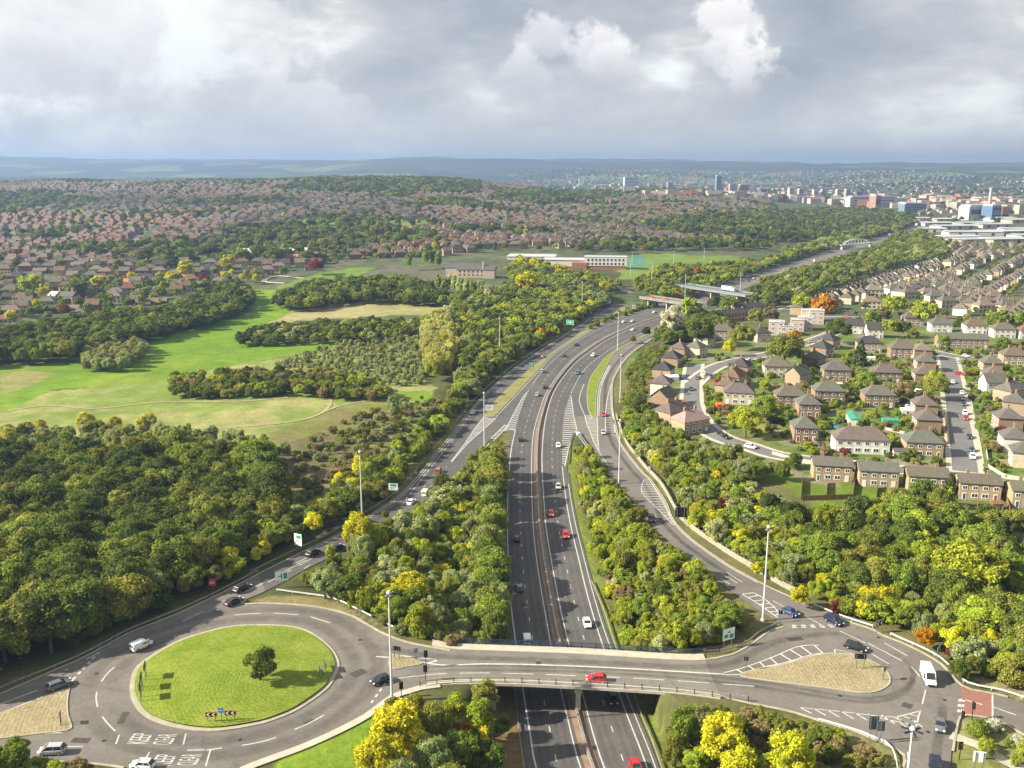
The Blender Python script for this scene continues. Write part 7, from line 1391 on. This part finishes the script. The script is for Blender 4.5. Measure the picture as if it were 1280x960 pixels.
for k, (px, h) in enumerate(((988, 40), (1000, 38), (1018.5, 36), (1028.5, 38), (1047.5, 38), (1058.5, 38))): tower((px, 249), 19, 17, h, 'stone' if k % 2 else 'pale_wall', ['leftmost', 'second', 'third', 'fourth', 'fifth', 'rightmost'][k]+' in the row of six slim tower blocks', nwin=7)
tower((1088, 258), 150, 30, 30, 'pale_wall', 'long cream mill-like building above the wooded slope', 'mill', 'mill_building', nwin=4); tower((1093, 262), 16, 34, 40, 'brick', 'orange brick stair tower in front of the long cream building', nwin=1)
tower((1140, 266), 60, 26, 24, 'glasshouse', 'grey-blue office block left of the incinerator', 'office', 'office_block', nwin=4); tower((1222, 274), 70, 36, 30, 'pale_wall', 'grey incinerator building with blue panel', 'incinerator', 'incinerator_building', nwin=1); M['blue_clad'] = pmat('blue_cladding', (.10, .17, .28), .6, var=.05)
tower((1238, 275), 22, 34, 32, 'blue_clad', 'blue-clad corner of the incinerator building', 'building', 'office_block', nwin=2)
g = G([(1235, 272)])[0]; r = empty('chimney_stack', tuple(g)); tag(r, 'tall slim white chimney stack above the incinerator', 'chimney'); m = MB(); m.tube((0, 0, -3), (0, 0, 60), 3.4, 2.4, 14); m.build('shaft', M['city_pale'], r)
g = G([(724, 233)])[0]; r = empty('water_tower', tuple(g)); tag(r, 'thin pale tower on the hillside left of the hospital', 'tower'); m = MB(); m.tube((0, 0, -3), (0, 0, 40), 4, 3.5, 12); m.build('shaft', M['pale_wall'], r)
rs = random.Random(4); WH = []; M['shed_roof'] = pmat('shed_roof', (.36, .37, .38), .8, var=.15, vscale=.05)
for k, (px, py, w_, d_) in enumerate(((1168, 282, 60, 30), (1192, 286, 70, 34), (1215, 282, 60, 30), (1180, 277, 50, 26), (1240, 284, 60, 30), (1215, 294, 80, 36), (1250, 293, 80, 36), (1275, 290, 60, 30), (1225, 303, 90, 36), (1195, 300, 60, 30), (1262, 303, 80, 36), (1165, 290, 40, 24), (1275, 278, 60, 30), (1250, 276, 50, 30), (1285, 298, 50, 30), (1205, 274, 40, 26), (1150, 276, 40, 20))):
    building('warehouse', (px, py), rs.choice((12, 14, -6)), [('wall', rs.choice(('city_wall', 'city_pale')), 0, 0, w_, d_, -2, 7), ('roof', 'shed_roof' if k % 3 else 'flat_roof', 0, 0, w_+1, d_+1, 6, 1.6, 'gable')], f'white-roofed warehouse in the industrial area beyond the far estate, {"small" if w_ < 60 else "large"}', 'warehouse', wins=[(lin(-w_*.3, w_*.3, 3), -d_/2-.1, (2.5,), 4, 4)], group='warehouses of the distant industrial area')
rs = np.random.RandomState(31); m = MB()
cityp = [(640, 226), (760, 229), (960, 238), (1140, 256), (1290, 256), (1290, 268), (1130, 268), (960, 252), (840, 244), (640, 236)]; P = G(cityp)[:, :2]
n = 0
while n < 420:
    px = rs.uniform(650, 1285); f = (px-640)/640; py = 229+f*30+rs.uniform(-5, 9)
    if rs.rand() > .35+.65*f: continue
    g = G([(px, py)])[0]; w_ = rs.uniform(14, 46); m.box((g[0], g[1], g[2]+4), (w_, rs.uniform(12, 26), rs.uniform(14, 30)), rs.uniform(-.3, .5), m=rs.choice([0, 0, 1, 1, 2, 3])); n += 1
o = m.build('distant_city', [M['city_wall'], M['stone'], M['brick'], M['slate']]); tag(o, 'low pale mass of distant city buildings in the valley', kind='stuff')

# ================================================================ SMALL THINGS OF THE ESTATE
def shed(px, rot, w, d_, h, wall, roofm, lab, cat='shed', name='garden_shed', rh=.8):
    g = G([px])[0]; r = empty(name, tuple(g), R(rot)); tag(r, lab, cat); m = MB(); m.box((0, 0, h/2-.2), (w, d_, h+.4)); m.build('wall', M[wall], r)
    m = MB(); X, Y = w/2+.15, d_/2+.15; m.add([(-X, -Y, h), (X, -Y, h), (X, Y, h), (-X, Y, h), (-X, 0, h+rh), (X, 0, h+rh)], [(0, 1, 5, 4), (2, 3, 4, 5), (3, 0, 4), (1, 2, 5), (0, 3, 2, 1)]); m.build('roof', M[roofm], r); m = MB(); m.box((0, -d_/2-.03, h*.42), (.9, .06, h*.8)); m.build('door', M['timber'], r)
M['green_felt'] = pmat('green_felt', (.05, .26, .16), .8, var=.25, vscale=.6); M['pool'] = pmat('pool_water', (.05, .35, .50), .2, var=.05); M['orange_tarp'] = pmat('orange_tarp', (.75, .14, .02), .7, var=.1)
shed((1067, 527), 80, 13, 5, 2.4, 'pale_wall', 'green_felt', 'long shed with striped green and pale roof in the garden centre', rh=.5); shed((1112, 531), -8, 6, 3.4, 2.2, 'green_felt', 'green_felt', 'green garden shed among shrubs left of the corner houses'); shed((900, 511), 0, 3.6, 3.2, 2.2, 'orange_tarp', 'orange_tarp', 'bright orange shed inside the brick-fenced garden'); shed((838, 476), 10, 7, 4, 2.3, 'frame_white', 'frame_white', 'white marquee beside the blue pool', 'marquee', 'marquee')
shed((1082, 452), -6, 9, 3.2, 2.6, 'frame_white', 'sign_white', 'pale static caravan behind the gardens', 'caravan', 'caravan', .3); shed((1246, 612), -10, 3.5, 2.5, 2.2, 'frame_white', 'pale_wall', 'white conservatory between two blocks of the bottom row', 'conservatory', 'conservatory'); shed((1245, 636), 0, 3, 2.4, 2, 'timber', 'timber', 'dark red timber shed at the wood edge below the bottom row'); shed((1060, 600), -8, 3, 3, 3.4, 'frame_white', 'slate', 'white lean-to between the first two blocks of the bottom row'); shed((1133, 520), -5, 5, 3, 2.8, 'frame_white', 'sign_white', 'white bay extension beside the parked white car', 'conservatory', 'conservatory')
shed((1125, 570), -8, 5, 3, 2.2, 'stone', 'slate', 'small garage left of the corner house'); shed((1045, 485), 0, 5, 2.6, 2.2, 'stone', 'flat_roof', 'flat garage behind the twin brick house'); shed((852, 508), 0, 4, 3, 2.3, 'timber', 'timber', 'brown shed beside the brick gable house'); shed((1028, 458), 10, 4, 3, 2.5, 'frame_white', 'pale_wall', 'white outbuilding by the dark hips')
for px, lab in (((1049, 533.5), 'round blue paddling pool beside the long shed'), ((803, 475.5), 'small blue pool behind the white marquee')):
    g = G([px])[0]; r = empty('paddling_pool', tuple(g)); tag(r, lab, 'pool'); m = MB(); m.tube((0, 0, -.1), (0, 0, .6), 2.2, 2.3, 18, cap=False); m.build('rim', M['sign_blue'], r); m = MB(); m.tube((0, 0, .3), (0, 0, .5), 2.15, 2.15, 18); m.build('water', M['pool'], r)
def fence(px, lab, h=1.5, mat='timber', step=2.2):
    ln = resample(G(px)[:, :2], step); z = gz(ln[:, 0], ln[:, 1]); c = ln.mean(0); r = empty('garden_fence', (c[0], c[1], 0)); tag(r, lab, 'fence', 'garden fences of the near estate'); n = normals(ln); m = MB()
    m.loft([[(*(ln[i]+n[i]*.04-c), z[i]), (*(ln[i]-n[i]*.04-c), z[i]), (*(ln[i]-n[i]*.04-c), z[i]+h), (*(ln[i]+n[i]*.04-c), z[i]+h)] for i in range(len(ln))], sm=False); m.build('panels', M[mat], r); pm_ = post_mesh(('gf', h), .12, .12, h+.15, mat)
    for i in range(len(ln)): o = bpy.data.objects.new('post', pm_); link(o, r); o.location = (*(ln[i]-c), z[i])
FN = [([(1001, 625), (1003, 602)], 'timber fence at the left end of the bottom row gardens'), ([(1033, 621), (1034, 604)], 'timber fence through the first garden of the bottom row'), ([(1066, 622), (1069, 600)], 'timber fence between the first and second blocks'), ([(1095, 626), (1097, 610)], 'timber fence through the second garden of the bottom row'), ([(1221, 650), (1222, 630)], 'fence at the left of the fourth garden of the bottom row'), ([(1224, 648), (1250, 653), (1253, 640)], 'white fence round the fourth garden of the bottom row'), ([(1262, 640), (1256, 620)], 'fence between the last two gardens of the bottom row'), ([(1003, 626), (1066, 624)], 'hedge-side fence along the foot of the first gardens'),
 ([(965, 568), (990, 575), (1015, 580)], 'pale wall along the curving street'), ([(1100, 536), (1140, 545), (1145, 560)], 'fence behind the long pale house'), ([(1045, 550), (1098, 545)], 'fence behind the green garden shed'), ([(1029, 560), (1017, 556), (1018, 540)], 'fence beside the square brick house'), ([(1232, 560), (1236, 585), (1255, 597), (1285, 602)], 'pale curved fence at the bottom of the straight street'), ([(893, 520), (930, 518)], 'brick-red fence of the orange shed garden'), ([(893, 505), (892, 520)], 'short red fence left of the orange shed'), ([(800, 487), (822, 487)], 'fence below the dark green tree lawn'), ([(798, 478), (818, 480)], 'fence beside the marquee garden'), ([(1180, 520), (1185, 555)], 'dark hedge fence left of the straight street'), ([(1055, 530), (1054, 545)], 'fence left of the long shed'), ([(985, 535), (1000, 533)], 'fence above the curving street garden'), ([(1122, 460), (1145, 462)], 'fence below the caravan house'), ([(1010, 495), (1060, 490)], 'fence between the two rows of twin houses')]
for k, (p, lab) in enumerate(FN): fence(p, lab, 1.2 if 'pale' in lab else 1.7, 'concrete' if 'pale' in lab or 'white' in lab else ('brick' if 'red' in lab else 'timber'))
# goal-like posts and floodlights on the playing field
for k, px in enumerate(((790, 332), (842, 330), (788, 345), (880, 326))):
    g = G([px])[0]; r = empty('floodlight', tuple(g)); tag(r, ['first', 'second', 'nearest', 'farthest'][k]+' slim floodlight column on the green playing field', 'floodlight', 'floodlights of the playing field'); m = MB(); m.tube((0, 0, -.5), (0, 0, 13), .18, .1, 6); m.build('pole', M['mast'], r); m = MB(); m.box((0, 0, 13.2), (1.4, .4, .5)); m.build('lamp', M['mast'], r)
# ================================================================ HAZE
x0, x1, y0_, y1_ = float(GX.min())-400, float(GX.max())+400, -400.0, 13500.0; zt = float(max(GZ.max(), CAMH))+45; zb_ = float(GZ.min())-3
m = MB(); m.box(((x0+x1)/2, (y0_+y1_)/2, (zt+zb_)/2), (x1-x0, y1_-y0_, zt-zb_)); mt, t, out = new_mat('haze')
pv_ = t('ShaderNodeVolumePrincipled'); pv_.inputs['Color'].default_value = (.32, .47, .76, 1); pv_.inputs['Density'].default_value = 1.25e-4; pv_.inputs['Anisotropy'].default_value = .3
t.l.new(pv_.outputs[0], out.inputs['Volume']); o = m.build('haze', mt); tag(o, 'thin blue haze over the distance', kind='stuff')
# ---------------- build the trees
def vis(t):
    x, y, z, h = t[:4]; px, py, f = proj(np.array([x]), np.array([y]), np.array([z+h*.55])); px, py, f = float(px[0]), float(py[0]), float(f[0])
    if px < -25 or px > 1305 or py > 985 or py < 200: return 0, px, py
    edge = 1.0 if (0 < px < 1280 and py < 962) else .35
    return h*FOC/f*edge, px, py
# trees whose crowns would stand in front of small things the photo shows are left out
KEEP = [(911, 792, 7), (1100, 779, 6), (1174, 811, 5), (532, 616, 4), (514, 627, 4), (491, 608, 7), (372, 674, 8), (352, 720, 8), (265, 728, 6), (851, 641, 8), (422, 684, 3), (391, 691, 5), (814, 648, 4), (1217, 885, 5), (712, 403, 5), (1201, 908, 4)]
KG = []
for kx, ky, kr in KEEP: g = G([(kx, ky)], 2)[0]; KG.append(float(proj(g[0], g[1], g[2]+2)[2]))
def hides(t):
    x, y, z, h, s = t[:5]; px, py, f = proj(x, y, z+h*.55); px, py, f = float(px), float(py), float(f); rad = h*{'oak': .42, 'round': .34, 'tall': .13, 'willow': .33, 'shrub': .5, 'conifer': .2}[s]*FOC/f; hh = h*.46*FOC/f
    return any(f < kf-1 and abs(px-kx) < rad+kr*.7 and abs(py-ky) < hh+kr*.7 for (kx, ky, kr), kf in zip(KEEP, KG))
TREES[:] = [t for t in TREES if t[1] > 700 or not hides(t)]
# nothing grows on the estate streets or through the houses
SP = np.concatenate([np.c_[resample(ln, 2), np.full(len(resample(ln, 2)), wd/2)] for ln, wd in STL if wd >= 6.5])
def blocked(t):
    x, y, z, h, s = t[:5]; r = h*{'oak': .1, 'round': .1, 'tall': .08, 'willow': .25, 'shrub': .45, 'conifer': .18}[s]
    if (((SP[:, 0]-x)**2+(SP[:, 1]-y)**2) < (SP[:, 2]+r+1.2)**2).any(): return True
    return any((x-p[0])**2+(y-p[1])**2 < (p[2]*.62+r)**2 for p in placed)
TREES[:] = [t for t in TREES if not (t[1] < 1000 and t[0] > 0 and ('garden' in t[6] or 'scattered' in t[6] or 'far estate' in t[6]) and blocked(t))]
LANDM = [('the mast at the left end of the bridge', 490, 850), ('the chevron boards on the roundabout lawn', 276, 890), ('the white van on the roundabout', 177, 806), ('the red square sign', 265, 728), ('the tall white board', 372, 674), ('the white board with green corner', 352, 720),
  ('the mast among yellow trees', 453, 640), ('the white sign with green panel', 491, 608), ('the mast by the left hatching', 605, 545), ('the green nose of the left hatching', 632, 542), ('the white van before the bridge', 658, 799), ('the navy car in the tree shade', 646, 673),
  ('the pale green sign right of the bridge', 911, 792), ('the mast on the right slip road', 955, 760), ('the black stepped sign', 851, 640), ('the mast in the yellow wedge', 773, 590), ('the yellow framed chevrons above the bend', 1100, 778), ('the large white panel van', 1160, 842), ('the orange-yellow bush by the bend', 1173, 811),
  ('the two grey sign backs', 1096, 905), ('the far right crash barrier end', 1262, 868), ('the bottom row of brick houses', 1100, 603), ('the pink-roofed house', 860, 530), ('the right end of the near parapet', 935, 876), ('the left end of the near parapet', 507, 862), ('the lone green tree on the roundabout', 324, 828),
  ('the left edge of the wood', 0, 700), ('the brown scrub patch', 380, 585), ('the willow clump in the green field', 145, 438), ('the green field corner', 415, 432), ('the large green direction sign', 712, 403), ('the white sign on the grass strip', 611, 509), ('the long pale house', 1074, 565), ('the cube-shaped flats', 990, 400), ('the top of the straight street', 1190, 450), ('the stone hall', 590, 335), ('the white school', 745, 333)]
LP = G([(a[1], a[2]) for a in LANDM])[:, :2]
scored = sorted([(vis(t)[0], i) for i, t in enumerate(TREES)], reverse=True)
isbush = lambda t: t[4] == 'shrub'
big, bsh, lomb = [], [], []
for s_, i in scored:
    if s_ <= 0: break
    t = TREES[i]
    if isbush(t):
        if len(bsh) < 210: bsh.append(i)
    elif len(big) < 292: big.append(i)
chosen = set(big+bsh)
rank = {}
for i in big+bsh:
    t = TREES[i]; nm = 'bush' if isbush(t) else 'tree'; d = np.hypot(*(LP-np.array(t[:2])).T); k = int(np.argmin(d)); rank.setdefault((nm, t[4], t[5], k), []).append((float(d[k]), i))
LAB = {}
for (nm, sp_, c, k), lst in rank.items():
    for j, (d, i) in enumerate(sorted(lst)):
        look = f'{CNAME[c]} {SNAME[sp_]} {nm}' if SNAME[sp_] != 'bushy' else f'{CNAME[c]} {nm}'
        LAB[i] = f'{look}, {ORD[j]}nearest {LANDM[k][0]}' if j < 8 else f'{look} well away from {LANDM[k][0]}'
rt = random.Random(3)
from collections import Counter
CNT = Counter(LAB.values())
for i in big+bsh:
    x, y, z, h, s, c, zn = TREES[i]; nm = 'bush' if s == 'shrub' else {'conifer': 'conifer_tree', 'tall': 'slender_tree'}.get(s, 'tree')
    r = empty(nm, (x, y, z-.1), rt.uniform(0, 6.28), 1.0); k = h*rt.uniform(.97, 1.03); r.scale = (k*rt.uniform(.82, 1.2), k*rt.uniform(.82, 1.2), k)
    tag(r, LAB[i], 'bush' if nm == 'bush' else 'tree', (('bushes ' if nm == 'bush' else 'trees ')+zn) if CNT[LAB[i]] == 1 else 'alike: '+LAB[i])
    o = bpy.data.objects.new('crown', CROWN[s][rt.randrange(5)]); link(o, r); col = COLR[c]; v = rt.uniform(.84, 1.16); hsh = rt.uniform(.92, 1.08)
    o['tint'] = (col[0]*v*hsh, col[1]*v, col[2]*v); o.color = (col[0]*v*hsh, col[1]*v, col[2]*v, 1)
    o2 = bpy.data.objects.new('trunk', TRUNK[s]); link(o2, r)
def tree_stuff(name, items, label, meshes):
    """one object whose points carry instanced crowns"""
    P = np.array([(TREES[i][0], TREES[i][1], TREES[i][2]-.1) for i in items], np.float32)
    me = bpy.data.meshes.new(name); me.vertices.add(len(P)); me.vertices.foreach_set('co', P.ravel())
    def attr(nm, typ, data, key='value'):
        a = me.attributes.new(nm, typ, 'POINT'); a.data.foreach_set(key, np.asarray(data, np.float32 if typ != 'INT' else np.int32).ravel())
    rs = np.random.RandomState(9); n = len(items); keys = list(meshes)
    attr('hgt', 'FLOAT', [TREES[i][3]*rs.uniform(.93, 1.07) for i in items]); attr('yaw', 'FLOAT', rs.uniform(0, 6.28, n))
    cols = np.array([COLR[TREES[i][5]] for i in items])*rs.uniform(.82, 1.18, (n, 1)); attr('tint', 'FLOAT_COLOR', np.c_[cols, np.ones(n)], 'color')
    attr('pick', 'INT', [keys.index(TREES[i][4])*2+rs.randint(2) for i in items])
    ng = bpy.data.node_groups.new(name, 'GeometryNodeTree'); ng.interface.new_socket('Geometry', in_out='INPUT', socket_type='NodeSocketGeometry'); ng.interface.new_socket('Geometry', in_out='OUTPUT', socket_type='NodeSocketGeometry')
    t = NT(ng); gi = t('NodeGroupInput'); go_ = t('NodeGroupOutput')
    def na(nm, typ): q = t('GeometryNodeInputNamedAttribute', data_type=typ); q.inputs['Name'].default_value = nm; return q.outputs[0]
    mp = t('GeometryNodeMeshToPoints'); t.l.new(gi.outputs[0], mp.inputs[0]); cur = mp.outputs[0]; join = t('GeometryNodeJoinGeometry')
    objs = [q for k in keys for q in meshes[k]]
    for j, ob in enumerate(objs):
        oi = t('GeometryNodeObjectInfo', transform_space='ORIGINAL'); oi.inputs['Object'].default_value = ob
        try: oi.inputs['As Instance'].default_value = True
        except Exception: pass
        cmp_ = t('FunctionNodeCompare', data_type='INT', operation='EQUAL'); t.l.new(na('pick', 'INT'), [s_ for s_ in cmp_.inputs if s_.type == 'INT'][0]); [s_ for s_ in cmp_.inputs if s_.type == 'INT'][1].default_value = j
        ip = t('GeometryNodeInstanceOnPoints'); t.l.new(cur, ip.inputs['Points']); t.l.new(cmp_.outputs[0], ip.inputs['Selection']); t.l.new(oi.outputs['Geometry'], ip.inputs['Instance'])
        cx = t('ShaderNodeCombineXYZ'); t.l.new(na('yaw', 'FLOAT'), cx.inputs[2]); t.l.new(cx.outputs[0], ip.inputs['Rotation'])
        t.l.new(na('hgt', 'FLOAT'), ip.inputs['Scale']); t.l.new(ip.outputs[0], join.inputs[0])
    t.l.new(join.outputs[0], go_.inputs[0])
    o = bpy.data.objects.new(name, me); link(o); md = o.modifiers.new('scatter', 'NODES'); md.node_group = ng; o['kind'] = 'stuff'; o['label'] = label; return o
# the shapes of the stuff are taken from real crowns standing in the scene
SRC = {}
far_need = {k: [] for k in KIND}
rest = [i for s_, i in scored if i not in chosen and TREES[i][4] in KIND and (s_ > 0 or -220 < vis(TREES[i])[1] < 1440)]
# a few individually built far trees carry the light crowns that the stuff reuses
proto_ids = {}
for k in KIND:
    c_ = [i for i in rest if TREES[i][4] == k and vis(TREES[i])[0] > 0][:2]
    if len(c_) < 2: c_ = [i for i in rest if TREES[i][4] == k][:2]
    lst = []
    for j, i in enumerate(c_):
        x, y, z, h, s, c, zn = TREES[i]; nm = 'bush' if s == 'shrub' else {'conifer': 'conifer_tree', 'tall': 'slender_tree'}.get(s, 'tree'); r = empty(nm, (x, y, z-.1), j*1.3, h)
        lb_ = f'{CNAME[c]} {SNAME[s]} {nm.split("_")[-1]} {zn}'.split(); lb_ = ' '.join(lb_ if len(lb_) <= 16 else lb_[:1]+lb_[2:]); lb_ = ' '.join(lb_.split()[:16]) if len(lb_.split()) > 16 else lb_
        tag(r, lb_, 'bush' if nm == 'bush' else 'tree', ('bushes ' if nm == 'bush' else 'trees ')+zn)
        o = bpy.data.objects.new('crown', CROWNFAR[k][j]); link(o, r); o['tint'] = COLR[c]; o.color = (*COLR[c], 1); lst.append(o); link(bpy.data.objects.new('trunk', TRUNK[k]), r); rest.remove(i)
    if len(lst) == 2: SRC[k] = lst
rest = [i for i in rest if TREES[i][4] in SRC]
nearrest = [i for i in rest if TREES[i][1] < 560]; farrest = [i for i in rest if TREES[i][1] >= 560]
SRCN = {}
done = {}
for o in bpy.data.objects:
    if o.name.startswith('crown') and o.parent:
        for k in KIND:
            if o.data in CROWN[k] and len(done.setdefault(k, [])) < 2: done[k].append(o)
SRCN = {k: v for k, v in done.items() if len(v) == 2}
nearrest_ok = [i for i in nearrest if TREES[i][4] in SRCN]; farrest += [i for i in nearrest if TREES[i][4] not in SRCN]
if nearrest_ok: tree_stuff('woodland', nearrest_ok, 'smaller trees and undergrowth of the woods around the junction', SRCN)
if farrest: tree_stuff('distant_woodland', farrest, 'distant trees of the fields, suburbs and ridges', SRC)
print('TREES', len(TREES), 'big', len(big), 'bush', len(bsh), 'near stuff', len(nearrest_ok), 'far stuff', len(farrest))
